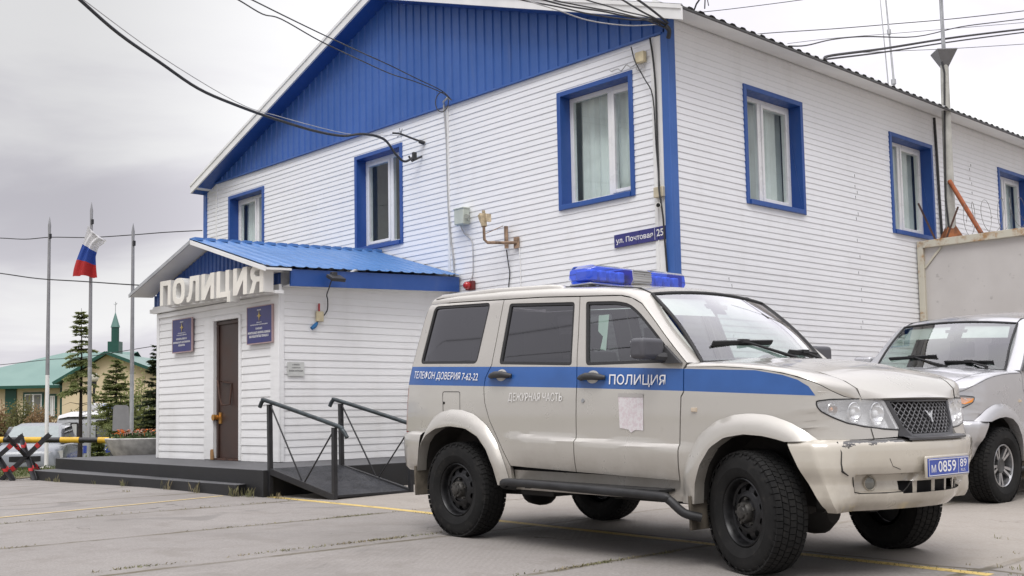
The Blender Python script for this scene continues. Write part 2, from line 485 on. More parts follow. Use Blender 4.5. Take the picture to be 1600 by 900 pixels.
def make_window(parent, org, ud, nd, w, h, open_left=True, curtain=1., lamp=False, mull=.58):
    """recess lined with blue sheet, white frame, panes, curtain and a room behind. ud runs to the viewer's right"""
    ud, nd, org = Vector(ud), Vector(nd), Vector(org)
    P = lambda u, z, d: org + ud * u + nd * d + Vector((0, 0, z))
    D = .24
    t = MB()
    def slab(u0, u1, z0, z1, d0, d1, mb, m=0):
        c = [P(a, b, d) for d in (d0, d1) for (a, b) in ((u0, z0), (u1, z0), (u1, z1), (u0, z1))]
        mb.add(c, ((0, 3, 2, 1), (4, 5, 6, 7), (0, 1, 5, 4), (1, 2, 6, 5), (2, 3, 7, 6), (3, 0, 4, 7)), m)
    e = .055
    # blue lining and the face casing standing proud of the boards
    slab(-e, e * .2, -e, h + e, -D, .026, t); slab(w - e * .2, w + e, -e, h + e, -D, .026, t)
    slab(e * .2, w - e * .2, h - e * .2, h + e, -D, .0245, t); slab(e * .2, w - e * .2, -e, .012, -D, .045, t)
    win = t.build('window', [MAT['blue_deep']], parent, bevel=.004)
    f = MB(); a0, a1, b0, b1 = .012, w - .012, .013, h - .012; fw = .062; fd0, fd1 = -D + .005, -D + .07
    um = a0 + (a1 - a0) * mull
    slab(a0, a0 + fw, b0, b1, fd0, fd1, f); slab(a1 - fw, a1, b0, b1, fd0, fd1, f)
    slab(a0 + fw, a1 - fw, b1 - fw, b1, fd0, fd1 - .001, f); slab(a0 + fw, a1 - fw, b0, b0 + fw, fd0, fd1 - .001, f)
    slab(um - fw * .62, um + fw * .62, b0 + fw, b1 - fw, fd0, fd1 - .002, f)
    s0, s1 = (um + fw * .62, a1 - fw) if open_left else (a0 + fw, um - fw * .62)      # the opening sash has a second frame
    q = .05
    slab(s0, s0 + q, b0 + fw, b1 - fw, fd0, fd1 + .016, f); slab(s1 - q, s1, b0 + fw, b1 - fw, fd0, fd1 + .016, f)
    slab(s0 + q, s1 - q, b1 - fw - q, b1 - fw, fd0, fd1 + .015, f); slab(s0 + q, s1 - q, b0 + fw, b0 + fw + q, fd0, fd1 + .015, f)
    f.build('frame', [MAT['pvc']], win, bevel=.005)
    g = MB(); dz = -D + .045
    for (c0, c1, o) in ((a0 + fw, um - fw * .62, 0), (um + fw * .62, a1 - fw, 0)):
        g.quad(P(c0, b0 + fw, dz), P(c1, b0 + fw, dz), P(c1, b1 - fw, dz), P(c0, b1 - fw, dz))
    g.build('pane', [MAT['pane']], win, recalc=False)
    # room behind: closed shallow box, and folds of a curtain
    r = MB()
    slab(-.3, w + .3, -.4, h + .3, -D - 1.6, -D - 1.58, r)
    for (u0, u1) in ((-.32, -.3), (w + .3, w + .32)): slab(u0, u1, -.4, h + .3, -D - 1.6, -D - .02, r)
    slab(-.3, w + .3, h + .3, h + .32, -D - 1.6, -D - .02, r); slab(-.3, w + .3, -.42, -.4, -D - 1.6, -D - .02, r)
    r.build('room_lining', [MAT['room']], win)
    if curtain > 0:
        c = MB(); n = 60; rr = random.Random(int(abs(org.x * 31 + org.y * 17)))
        ph = rr.random() * 6
        for (u0, u1) in (((0.02, w * curtain),) if curtain < 1 else ((0.02, w - .02),)):
            us = frange(u0, u1, n)
            for i in range(n):
                f1 = lambda u: -D - .11 + .03 * math.sin(u * 38 + ph) + .015 * math.sin(u * 91 + ph)
                a, b = us[i], us[i + 1]
                c.quad(P(a, -.1, f1(a)), P(b, -.1, f1(b)), P(b, h + .02, f1(b) - .01), P(a, h + .02, f1(a) - .01))
        c.build('curtain', [MAT['curtain']], win, smooth=60)
    if lamp:
        l = MB()
        slab(.25, .58, h - .55, h - .49, -D - .9, -D - .8, l); slab(.64, .80, h - .45, h - .39, -D - .9, -D - .8, l)
        l.build('ceiling_lamp', [MAT['room_light']], win)
    return win

def make_building():
    t = NT('lit_tube'); t.b.inputs['Emission Color'].default_value = (1, .98, .95, 1); t.b.inputs['Emission Strength'].default_value = 4
    MAT['room_light'] = t.mat
    B = thing('police_building', 'two storey police building with white boards, blue steel gable and blue framed windows', 'building', (CX, CY, 0))
    rnd = random.Random(3)
    off = Vector((CX, CY, 0))
    def fin(mb, name, mats, parent=B, **k):
        mb.v = [tuple(Vector(p) - off) for p in mb.v]
        return mb.build(name, mats, parent, **k)
    LG = CX - XL
    # gable wall (faces the street), u runs from the far corner to the street corner
    m = MB()
    holes = [(a - XL, b - XL, WZ0, WZ1) for a, b in W_GABLE]
    siding(m, (XL, CY, 0), (1, 0, 0), (0, -1, 0), LG, .0, ZG, holes, rnd=rnd)
    fin(m, 'wall', [MAT['siding']])
    m = MB()
    holes = [(a - CY, b - CY, WZ0, WZ1) for a, b in W_RIGHT]
    siding(m, (CX, CY, 0), (0, 1, 0), (1, 0, 0), YB - CY, -.1, 6.02, holes, rnd=rnd)
    rs = random.Random(6)         # board ends meeting in the long wall
    for y0, ka, kb in ((15.25, 24, 58), (19.3, 40, 66), (11.9, 20, 34), (22.9, 44, 62)):
        for k in range(ka, kb):
            if rs.random() < .45:
                z = -.1 + k * PITCH; y = y0 + (.0 if k % 2 else .06)
                m.box((CX + .0005, y, z + .002), (CX + .0108, y + .0035, z + PITCH * .55), 1)
    fin(m, 'wall', [MAT['siding'], simple('seam_grey', (.22, .22, .22), .7)])
    m = MB()                                # unseen far and rear walls
    m.quad((XL, CY, 0), (XL, YB, 0), (XL, YB, 5.9), (XL, CY, 5.9)); m.quad((XL, YB, 0), (CX, YB, 0), (CX, YB, 5.9), (XL, YB, 5.9))
    m.add([(XL, YB, 5.9), (CX, YB, 5.9), ((XL + CX) / 2, YB, ZT)], [(0, 1, 2)])
    fin(m, 'wall', [MAT['siding']])
    for x in (-20.15, -12.81, -8.70):       # joint strips between board lengths
        m = MB(); m.box((x - .022, CY - .020, .3), (x + .022, CY - .0005, ZG - .004)); fin(m, 'joint_strip', [MAT['white_trim']])
    # blue gable
    xm, zm = -14.35, 8.03; xe, ze, xf, zf = -7.99, 5.885, -20.64, 5.775
    roofz = lambda x: zm + (ze - zm) * (x - xm) / (xe - xm) if x > xm else zm + (zf - zm) * (x - xm) / (xf - xm)
    m = MB()
    ribbed(m, (XL, CY - .01, 0), (1, 0, 0), (0, -1, 0), 0, LG, lambda u: ZG, lambda u: roofz(XL + u) - .10, pitch=.19, depth=.02)
    m.box((XL, CY - .05, ZG - .012), (CX - .06, CY - .002, ZG + .012))
    fin(m, 'gable_panel', [MAT['blue']])
    # corner trims
    m = MB()
    m.box((CX - .085, CY - .03, .0), (CX + .028, CY - .0005, 5.80)); m.box((CX + .0005, CY, .0), (CX + .029, CY + .12, 5.93))
    fin(m, 'corner_trim', [MAT['blue']], bevel=.004)
    m = MB(); m.box((XL - .03, CY - .03, .0), (XL + .09, CY + .1, 5.68)); fin(m, 'corner_trim', [MAT['blue']], bevel=.004)
    m = MB(); m.box((CX - .26, CY - .018, .2), (CX - .095, CY - .0006, ZG - .02)); m.box((CX - .205, CY - .03, .2), (CX - .195, CY - .0182, ZG - .02))
    fin(m, 'corner_strip', [MAT['white_trim']])
    # roof
    og = .32
    m = MB()
    ys = CY - og
    n = 150
    def roof_side(sgn):
        x_e, ze_ = (xe, ze) if sgn > 0 else (xf, zf)
        amp = .013
        wave = lambda y: amp * (1 if math.sin(2 * math.pi * y / .22) > 0 else -1) * min(1, abs(math.sin(2 * math.pi * y / .22)) * 2.2)
        yy = frange(ys, YB + .3, 620)
        for a, b in zip(yy, yy[1:]):
            m.quad((xm, a, zm + wave(a)), (x_e, a, ze_ + wave(a)), (x_e, b, ze_ + wave(b)), (xm, b, zm + wave(b)))
    roof_side(1); roof_side(-1)
    roof = fin(m, 'roof', [MAT['grey_roof']], smooth=30)
    # white soffit and fascia on the right eave, dark drip edge above
    m = MB()
    m.quad((CX + .02, ys + .02, 5.945), (xe - .03, ys + .02, ze - .036), (xe - .03, YB, ze - .036), (CX + .02, YB, 5.945))
    m.quad((CX + .02, ys + .02, 5.945), (CX + .02, ys + .02, 6.1), (xe - .03, ys + .02, ze - .05), (xe - .03, ys + .02, ze - .036))
    fin(m, 'soffit', [MAT['white_trim']], roof)
    m = MB(); m.box((xe - .029, ys + .01, ze - .040), (xe + .004, YB + .25, ze - .022))
    fin(m, 'drip_edge', [simple('drip_grey', (.07, .07, .07), .5)], roof)
    # rakes: white barge board outside, deep blue underside
    m = MB(); b = MB()
    for sgn, x_e, z_e in ((1, xe, ze), (-1, xf, zf)):
        x_b = min(x_e, CX - .0); z_b = roofz(x_b)
        for mb, y0, y1, h0, h1 in ((m, ys - .02, ys + .012, -.19, -.02), (m, ys - .035, ys - .0205, -.055, -.005), (b, ys + .0125, CY - .002, -.19, -.13)):
            c = []
            for y in (y0, y1):
                for (px, pz) in ((xm, zm), (x_e, z_e) if mb is m else (x_b, z_b)):
                    c += [(px, y, pz + h0), (px, y, pz + h1)]
            mb.add(c, ((0, 2, 3, 1), (4, 5, 7, 6), (0, 4, 6, 2), (1, 3, 7, 5), (0, 1, 5, 4), (2, 6, 7, 3)))
    # boxed end of the far eave
    m.box((xf - .02, ys + .013, zf - .13), (xf + .25, CY + .2, zf - .02))
    fin(m, 'barge_board', [MAT['white_trim']], roof)
    fin(b, 'rake_lining', [MAT['blue_deep']], roof)
    # windows
    for i, (a, c) in enumerate(W_GABLE):
        w = make_window(B, Vector((a, CY, WZ0)) - off, (1, 0, 0), (0, -1, 0), c - a, WZ1 - WZ0, open_left=(i == 0), curtain=(.96, .0, 1.)[i], lamp=(i == 0), mull=(.60, .62, .62)[i])
        if i == 1: pass
    for i, (a, c) in enumerate(W_RIGHT):
        make_window(B, Vector((CX, a, WZ0)) - off, (0, 1, 0), (1, 0, 0), c - a, WZ1 - WZ0, open_left=True, curtain=(1., 1., 1., 1.)[i], mull=.42)
    return B
make_building()

# ------------------------------------------------------------------ entrance porch
PX0, PX1, PY0, PY1 = -16.40, -12.80, 7.75, CY - .03
PF = .375
MAT['door'] = simple('brown_door_paint', (.050, .027, .021), .42, var=.18, scale=3, bump=.08)
MAT['letter'] = simple('cream_letter_face', (.80, .77, .70), .55, var=.08, scale=3)
MAT['letter_side'] = simple('letter_side', (.72, .71, .68), .5, var=.06)
MAT['board_blue'] = simple('sign_board_violet', (.035, .035, .16), .35, var=.12, scale=4)
MAT['gold'] = simple('gold_print', (.55, .42, .13), .4, var=.1)
MAT['print_white'] = simple('white_print', (.78, .78, .80), .5, var=.04)
def make_porch():
    P = thing('entrance_porch', 'low white entrance porch with a blue ribbed gable roof and brown steel door', 'porch', (PX1, PY0, PF))
    off = Vector((PX1, PY0, PF)); rnd = random.Random(11)
    def fin(mb, name, mats, parent=P, **k):
        mb.v = [tuple(Vector(p) - off) for p in mb.v]; return mb.build(name, mats, parent, **k)
    D0, D1, DZ = -14.57, -13.85, 2.385; DY = -.11
    m = MB()
    siding(m, (PX0, PY0, 0), (1, 0, 0), (0, -1, 0), PX1 - PX0, PF + .004, 2.76, [(D0 - PX0 - .1, D1 - PX0 + .02, PF, DZ)], pitch=.110, lip=.009, rnd=rnd)
    fin(m, 'front_wall', [MAT['siding_porch']])
    m = MB()
    siding(m, (PX1, PY0, 0), (0, 1, 0), (1, 0, 0), PY1 - PY0, PF + .004, 2.95, [], pitch=.098, lip=.0078, rnd=rnd)
    fin(m, 'side_wall', [MAT['siding_porch']])
    m = MB(); siding(m, (PX0, PY1, 0), (0, -1, 0), (-1, 0, 0), PY1 - PY0, PF + .004, 2.9, [], pitch=.098, lip=.0078)
    fin(m, 'side_wall', [MAT['siding_porch']])
    m = MB()     # corner boards, door reveal, head board
    m.box((PX1 - .19, PY0 - .026, PF + .006), (PX1 + .026, PY0 - .0005, 2.715)); m.box((PX1 + .0005, PY0, PF + .006), (PX1 + .025, PY0 + .06, 2.72))
    m.box((PX0 - .02, PY0 - .026, PF + .006), (PX0 + .05, PY0 + .05, 2.73))
    m.box((D0 - .28, PY0 - .028, PF + .008), (D0 - .001, PY0 + .17, DZ + .05)); m.box((D1 + .0, PY0 - .027, PF + .008), (D1 + .06, PY0 + .17, DZ + .049))
    m.box((D0 - .001, PY0 - .0265, DZ), (D1, PY0 + .17, DZ + .06))
    m.box((PX0 + .05, PY0 - .032, 2.56), (PX1 - .19, PY0 - .001, 2.63))
    fin(m, 'trim_boards', [MAT['siding_porch']], bevel=.005)
    m = MB(); m.box((D0 + .0, PY0 + DY + .155, PF + .03), (D1, PY0 + DY + .2, DZ - .005))
    m.box((D0 + .0, PY0 + DY + .13, DZ - .06), (D1, PY0 + DY + .1545, DZ - .006)); m.box((D0 + .005, PY0 + DY + .13, PF + .03), (D0 + .06, PY0 + DY + .1545, DZ - .06)); m.box((D1 - .05, PY0 + DY + .13, PF + .03), (D1 - .003, PY0 + DY + .1545, DZ - .06))
    door = fin(m, 'door', [MAT['door']], bevel=.006)
    m = MB(); x = D0 + .20
    m.tube([(x - .02, PY0 + DY + .15, 1.50), (x - .04, PY0 + DY + .07, 1.52), (x + .05, PY0 + DY + .05, 1.28), (x + .10, PY0 + DY + .06, 1.16)], .014, 8)
    m.tube([(x + .10, PY0 + DY + .06, 1.16), (x + .22, PY0 + DY + .12, 1.17), (x + .22, PY0 + DY + .15, 1.47), (x - .02, PY0 + DY + .14, 1.50)], .012, 6)
    fin(m, 'handle', [MAT['brown_rust']], door, smooth=50)
    m = MB(); m.tube([(D0 + .03, PY0 + DY + .15, .99), (D0 + .03, PY0 + DY + .06, .99)], [.04, .045], 10); m.box((D0 + .07, PY0 + DY + .135, .90), (D0 + .13, PY0 + DY + .154, 1.06))
    fin(m, 'lock', [simple('brass', (.52, .27, .07), .35, .7)], door, smooth=40)
    m = MB(); m.box((D0, PY0 - .02, PF + .004), (D1, PY0 + .044, PF + .03)); fin(m, 'threshold', [MAT['brown_rust']], door)
    # rotten corner at the foot of the door post
    m = MB()
    for i in range(16):
        m.box((D0 - .03 - rnd.random() * .05, PY0 - .03 - rnd.random() * .006, PF + .01), (D0 - .005 + rnd.random() * .02, PY0 - .02, PF + .06 + rnd.random() * .10))
    fin(m, 'bare_wood', [simple('bare_wood', (.34, .19, .08), .85, var=.3)])
    # gable sheet
    xm = -14.6; ZR = 3.50; zg0 = 2.745
    sl = (3.55 - 2.95) / 2.05
    m = MB(); LG = PX1 - PX0
    ribbed(m, (PX0, PY0 - .012, 0), (1, 0, 0), (0, -1, 0), -.06, LG + .06, lambda u: zg0, lambda u: 3.50 - sl * abs(PX0 + u - xm), pitch=.115, depth=.014)
    fin(m, 'gable_panel', [MAT['blue_deep']])
    m = MB(); m.box((PX0 - .06, PY0 - .075, 2.64), (PX1 + .12, PY0 - .033, 2.745)); m.box((PX0 - .2, PY0 - .06, 2.66), (PX0 - .06, PY0 + .2, 2.72))
    fin(m, 'gable_sill', [MAT['white_trim']], bevel=.004)
    # roof: two slopes of blue profiled sheet, rising a little to the back
    yf = 7.38; xr, xl = -12.52, -16.66
    rise = .036
    def zr(y): return 3.56 + rise * (y - yf)
    m = MB(); nn = 260; ys = frange(yf, CY - .028, nn)
    wv = lambda y: .014 * max(0., math.cos(2 * math.pi * y / .20)) ** 1.5
    for xe in (xr, xl):
        for a, b in zip(ys, ys[1:]):
            ta = .30 * sl * 0
            za, zb = zr(a) + wv(a), zr(b) + wv(b)
            ea = zr(a) - sl * abs(xe - xm) + wv(a); eb = zr(b) - sl * abs(xe - xm) + wv(b)
            m.quad((xm, a, za), (xe, a, ea), (xe, b, eb), (xm, b, zb))
    roof = fin(m, 'roof', [MAT['blue_roof']], smooth=40)
    m = MB()
    for k in range(17):
        y = yf + .02 + k * .2; m.box((xm - .085, y, zr(y) - .012), (xm + .085, y + .13, zr(y) + .030))
    fin(m, 'ridge_cap', [MAT['blue_roof']], roof)
    # overhang lining, barge boards
    m = MB()
    def strip(mb, y0, y1, h0, h1, xe):
        c = []
        for y in (y0, y1):
            for (px) in (xm, xe):
                z = zr(y) - sl * abs(px - xm); c += [(px, y, z + h0), (px, y, z + h1)]
        mb.add(c, ((0, 2, 3, 1), (4, 5, 7, 6), (0, 4, 6, 2), (1, 3, 7, 5), (0, 1, 5, 4), (2, 6, 7, 3)))
    for xe in (xr, xl): strip(m, yf + .004, PY0 + .02, -.05, -.022, xe)
    fin(m, 'roof_lining', [MAT['white_trim']], roof)
    m = MB()
    strip(m, yf - .014, yf + .003, -.07, -.010, xr)
    fin(m, 'barge_board', [MAT['white_trim']], roof)
    m = MB(); strip(m, yf - .014, yf + .003, -.055, -.006, xl)
    fin(m, 'barge_board', [MAT['steel']], roof)
    # fascia along the eaves
    for xe, s in ((xr, -1), (xl, 1)):
        m = MB(); n = 26; y0 = PY0 + .03
        yy = frange(y0, CY - .035, n)
        for a, b in zip(yy, yy[1:]):
            st = .004 if (a - y0) < 1.15 else 0
            za, zb = zr(a) - sl * abs(xe - xm) - .026, zr(b) - sl * abs(xe - xm) - .026
            x1 = xe + s * (.035 - st); x2 = xe + s * .07
            c = [(x, y, z) for (y, zt) in ((a, za), (b, zb)) for (x, z) in ((x1, zt - .225), (x2, zt - .225), (x2, zt), (x1, zt))]
            m.add(c, ((0, 1, 2, 3), (7, 6, 5, 4), (0, 4, 5, 1), (1, 5, 6, 2), (2, 6, 7, 3), (3, 7, 4, 0)))
            if (a - y0) % .115 < .06: m.box((x1 - .006, a + .03, za - .22), (x1 + .003, a + .045, za - .004))
        fin(m, 'fascia', [MAT['blue_deep']], roof)
    for xe, xw in ((xr - .07, PX1), (xl + .07, PX0)):
        m = MB(); za, zb = zr(PY0) - sl * abs(xe - xm) - .245, zr(CY - .03) - sl * abs(xe - xm) - .245
        a, b = min(xe, xw), max(xe, xw)
        m.add([(a, PY0 + .03, za), (b, PY0 + .03, za), (b, CY - .03, zb), (a, CY - .03, zb), (a, PY0 + .03, za - .02), (b, PY0 + .03, za - .02), (b, CY - .03, zb - .02), (a, CY - .03, zb - .02)],
              ((0, 1, 2, 3), (7, 6, 5, 4), (0, 4, 5, 1), (1, 5, 6, 2), (2, 6, 7, 3), (3, 7, 4, 0)))
        fin(m, 'soffit', [MAT['white_trim']], roof)
    return P
make_porch()

def wall_map(x0, y, z0):            # flat drawing on a wall that faces -y
    return lambda u, v, d: (x0 + u, y - d, z0 + v)
def make_letters():
    o = thing('letter_sign', 'big cream block letters reading ПОЛИЦИЯ above the porch door', 'sign', (-14.15, 7.57, 2.655), (0, R_(1.2), 0))
    m = MB(); b = 0
    X0, X1 = -1.52, 1.50
    el = lambda cx, cy, rx, ry, n=22: [(cx + rx * math.copysign(abs(math.cos(t)) ** .75, math.cos(t)), cy + ry * math.copysign(abs(math.sin(t)) ** .75, math.sin(t))) for t in frange(0, 2 * math.pi, n)[:-1]]
    G = {'П': ([(0, 0), (0, 1), (1, 1), (1, 0), (.72, 0), (.72, .80), (.28, .80), (.28, 0)], []),
         'О': (el(.5, .5, .52, .52), [el(.5, .5, .23, .32)]),
         'Л': ([(0, 0), (0, .19), (.12, .23), (.20, .42), (.24, 1), (1, 1), (1, 0), (.72, 0), (.72, .80), (.50, .80), (.46, .38), (.36, .10), (.20, 0)], []),
         'И': ([(0, 0), (0, 1), (.27, 1), (.27, .45), (.70, 1), (1, 1), (1, 0), (.73, 0), (.73, .55), (.30, 0)], []),
         'Ц': ([(0, 0), (0, 1), (.26, 1), (.26, .20), (.64, .20), (.64, 1), (.90, 1), (.90, .20), (1, .20), (1, -.20), (.76, -.20), (.76, 0)], []),
         'Я': ([(1, 0), (1, 1), (.40, 1), (.20, .95), (.07, .84), (.04, .70), (.09, .54), (.24, .43), (0, 0), (.30, 0), (.50, .39), (.72, .39), (.72, 0)], [[(.72, .58), (.72, .81), (.46, .81), (.36, .76), (.33, .69), (.37, .62), (.46, .58)]])}
    ws = [1.0, 1.06, 1.06, 1.06, 1.12, 1.06, 1.02]; gap = .20; tot = sum(ws) + gap * 6; u = X0
    for ch, w in zip('ПОЛИЦИЯ', ws):
        wu = w / tot * (X1 - X0); mm = MB(); out, holes = G[ch]
        P = lambda q, d: (u + q[0] * wu, -d, q[1] * .37)
        loops = [out] + holes; flat = [q for l in loops for q in l]; n = len(flat)
        T = tessellate_polygon([[Vector((x, y, 0)) for x, y in l] for l in loops])
        mm.add([P(q, .15) for q in flat], T, 0); k0 = 0
        for l in loops:
            for i in range(len(l)): mm.quad(P(l[i], 0), P(l[(i + 1) % len(l)], 0), P(l[(i + 1) % len(l)], .15), P(l[i], .15), 1)
        mm.build('letter', [MAT['letter'], MAT['letter_side']], o)
        u += wu + gap / tot * (X1 - X0)
    m = MB(); m.box((X0 - .02, .0, -.012), (X1 + .05, .13, .03)); m.box((X0, .0, .28), (X1, .14, .30)); m.build('mounting_rail', [MAT['white_trim']], o)
make_letters()
def sign_text_rows(mb, mp, rows, rnd):
    """rows too small to read in the photo: word-like runs of tiny strokes"""
    for (uc, v, w, h) in rows:
        u = uc - w / 2
        while u < uc + w / 2 - h * .3:
            k = rnd.uniform(.35, .6) * h
            s = h * .22
            mb.add([mp(a, b, .004) for a, b in ((u, v), (u + s, v), (u + s, v + h), (u, v + h))], [(0, 1, 2, 3)])
            if rnd.random() < .8:
                vb = v + rnd.choice((0, .42, .84)) * h
                mb.add([mp(a, b, .004) for a, b in ((u + s, vb), (u + k, vb), (u + k, vb + s), (u + s, vb + s))], [(0, 1, 2, 3)])
            mb.add([mp(a, b, .004) for a, b in ((u + k, v), (u + k + s, v), (u + k + s, v + h), (u + k, v + h))], [(0, 1, 2, 3)])
            u += k + s + h * .2
            if rnd.random() < .1: u += h * .35
def make_board(x0, x1, z0, z1, rows, label):
    rnd = random.Random(int(-x0 * 100))
    o = thing('sign_board', label, 'sign', (x0, PY0 - .03, z0), group='violet sign boards beside the porch door')
    w, h = x1 - x0, z1 - z0
    m = MB(); m.box((0, -.028, 0), (w, -.004, h)); m.build('panel', [MAT['board_blue']], o, bevel=.003)
    m = MB()
    for a in ((-.012, -.03, -.014, w + .012, -.002, -.0005), (-.012, -.03, h + .0005, w + .012, -.002, h + .012), (-.013, -.03, -.0005, -.0006, -.002, h + .0005), (w + .0006, -.03, -.0005, w + .013, -.002, h + .0005)):
        m.box(a[:3], a[3:])
    m.build('edge_frame', [simple('sign_frame', (.42, .30, .30), .4)], o)
    mp = lambda u, v, d: (u * w, -.028 - d, v * h)
    m = MB(); sign_text_rows(m, lambda u, v, d: (u, -.028 - d, v), [(uc * w, v * h, ww * w, hh * h) for uc, v, ww, hh in rows], rnd)
    m.build('lettering', [MAT['print_white']], o, recalc=False)
    m = MB(); cx, cy, q = w * .5, h * .745, h * .125        # spread-winged emblem on a star
    pts = []
    for i in range(16):
        a = math.pi / 2 + i * math.pi / 8; rr = (1., .36, .42, .36)[i % 4] if i % 4 else 1.
        pts.append((cx + rr * q * .95 * math.cos(a), cy + rr * q * 1.15 * math.sin(a)))
    m.prism(pts, lambda u, v, d: (u, -.028 - d, v), .001, .006)
    m.lathe([(q * .3, 0), (q * .22, .006), (0, .008)], Matrix.Translation((cx, -.0335, cy)) @ Matrix.Rotation(R_(90), 4, 'X'), 12)
    m.build('emblem', [MAT['gold']], o)
make_board(-15.80, -15.19, 1.995, 2.485, [(.5, .90, .18, .035), (.5, .56, .40, .028), (.5, .50, .52, .028), (.5, .37, .58, .055), (.5, .265, .90, .055), (.5, .17, .34, .055)], 'violet sign board with a gold star emblem, hung left of the brown porch door')
make_board(-13.545, -12.90, 1.995, 2.49, [(.5, .89, .16, .035), (.5, .55, .20, .028), (.5, .49, .72, .030), (.5, .37, .28, .055), (.5, .255, .92, .062), (.5, .155, .80, .065)], 'violet sign board with a gold star emblem, between the brown door and the porch corner')
# ------------------------------------------------------------------ platform, steps, ramp
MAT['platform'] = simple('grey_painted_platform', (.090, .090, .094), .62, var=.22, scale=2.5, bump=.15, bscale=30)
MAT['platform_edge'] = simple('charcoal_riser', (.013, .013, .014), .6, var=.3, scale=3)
def make_platform():
    o = thing('entrance_platform', 'dark grey painted concrete platform with one long step under the porch', 'platform', (-12.8, 7.2, 0))
    off = Vector((-12.8, 7.2, 0))
    def slab(poly, z0, z1, name, chip=None):
        m = MB(); n = len(poly)
        q = [Vector((a, b, 0)) - off for a, b in poly]
        for i in range(n):
            a, b = q[i], q[(i + 1) % n]
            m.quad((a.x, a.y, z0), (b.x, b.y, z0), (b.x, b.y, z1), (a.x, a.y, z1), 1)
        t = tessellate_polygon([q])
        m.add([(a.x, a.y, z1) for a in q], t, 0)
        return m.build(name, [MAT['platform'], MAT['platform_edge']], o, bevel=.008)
    slab([(-18.30, 6.88), (-11.15, 6.53), (-11.15, 10.73), (-18.30, 10.6)], -.1, PF, 'deck')
    slab([(-18.12, 6.42), (-11.52, 6.40), (-11.62, 6.70), (-18.4, 7.4)], -.1, .205, 'step')
make_platform()
MAT['tread'] = None
def make_ramp():
    t = NT('ramp_tread_plate'); S = t.sep()
    wv = t.N.new('ShaderNodeTexVoronoi'); wv.inputs['Scale'].default_value = 42; t.lk(t.tc.outputs['Object'], wv.inputs['Vector'])
    n = t.noise(5, 4)
    t.col(t.mix(t.rng(n, .3, .7), (.022, .023, .026), (.05, .051, .056))); t.p(Roughness=.45, Metallic=.3)
    t.bump(t.rng(wv.outputs[0], .15, .45, 1, 0), .8, .01)
    A, B, C_, D = Vector((-11.13, 6.62, PF + .005)), Vector((-11.13, 7.60, PF + .005)), Vector((-10.30, 8.00, .075)), Vector((-10.22, 6.88, .085))
    o = thing('access_ramp', 'short black steel ramp with tube handrails leading off the platform', 'ramp', tuple((A + C_) / 2))
    off = (A + C_) / 2; off.z = 0; o.location = off
    q = lambda p: tuple(Vector(p) - off)
    m = MB(); up = Vector((0, 0, .012))
    m.add([q(A), q(B), q(C_), q(D), q(A + up), q(B + up), q(C_ + up), q(D + up)], ((3, 2, 1, 0), (4, 5, 6, 7), (0, 1, 5, 4), (1, 2, 6, 5), (2, 3, 7, 6), (3, 0, 4, 7)))
    m.build('tread_plate', [t.mat], o)
    m = MB()
    for a, b in ((A, D), (B, C_)): m.bar(q(a + Vector((0, 0, -.02))), q(b + Vector((0, 0, .0))), .05, .07)
    m.bar(q(A.lerp(D, .98)), q(B.lerp(C_, .98)), .05, .03); m.bar(q(A.lerp(D, .2) - up * 2), q(B.lerp(C_, .2) - up * 2), .04, .04)
    m.build('frame', [MAT['black_metal']], o, bevel=.003)
    for side, (a, d) in enumerate(((A, D), (B, C_))):
        ht, hb = .745, .765
        top = a + Vector((-.02, 0, ht)); bot = d + Vector((0, 0, hb))
        m = MB(); gz0 = ground(a.x, a.y); gz1 = ground(d.x, d.y)
        m.bar(q((a.x, a.y, gz0)), q(top), .05, .05, up=(1, 0, 0)); m.bar(q((d.x, d.y, gz1)), q(bot), .05, .05, up=(1, 0, 0))
        mid = a.lerp(d, .52); 
        m.tube([q(top - Vector((-.03, 0, .02))), q(mid + Vector((-.02, 0, .02)))], .010, 6); m.tube([q(bot - Vector((.02, 0, .04))), q(mid + Vector((.03, 0, .02)))], .010, 6)
        rail = m.build('railing', [MAT['black_metal']], o, bevel=.003)
        m = MB(); dv = (bot - top); e = dv.normalized()
        pts = spline([q(top - e * .16 + Vector((0, 0, -.075))), q(top - e * .11 + Vector((0, 0, .01))), q(top + Vector((0, 0, .03))), q(bot + Vector((0, 0, .03))), q(bot + e * .12 + Vector((0, 0, .005))), q(bot + e * .19 + Vector((0, 0, -.06)))], 6)
        m.tube(pts, .024, 10)
        m.build('handrail', [simple('worn_black_tube', (.035, .045, .05), .35, .2, var=.4, scale=12)], rail, smooth=50)
make_ramp()

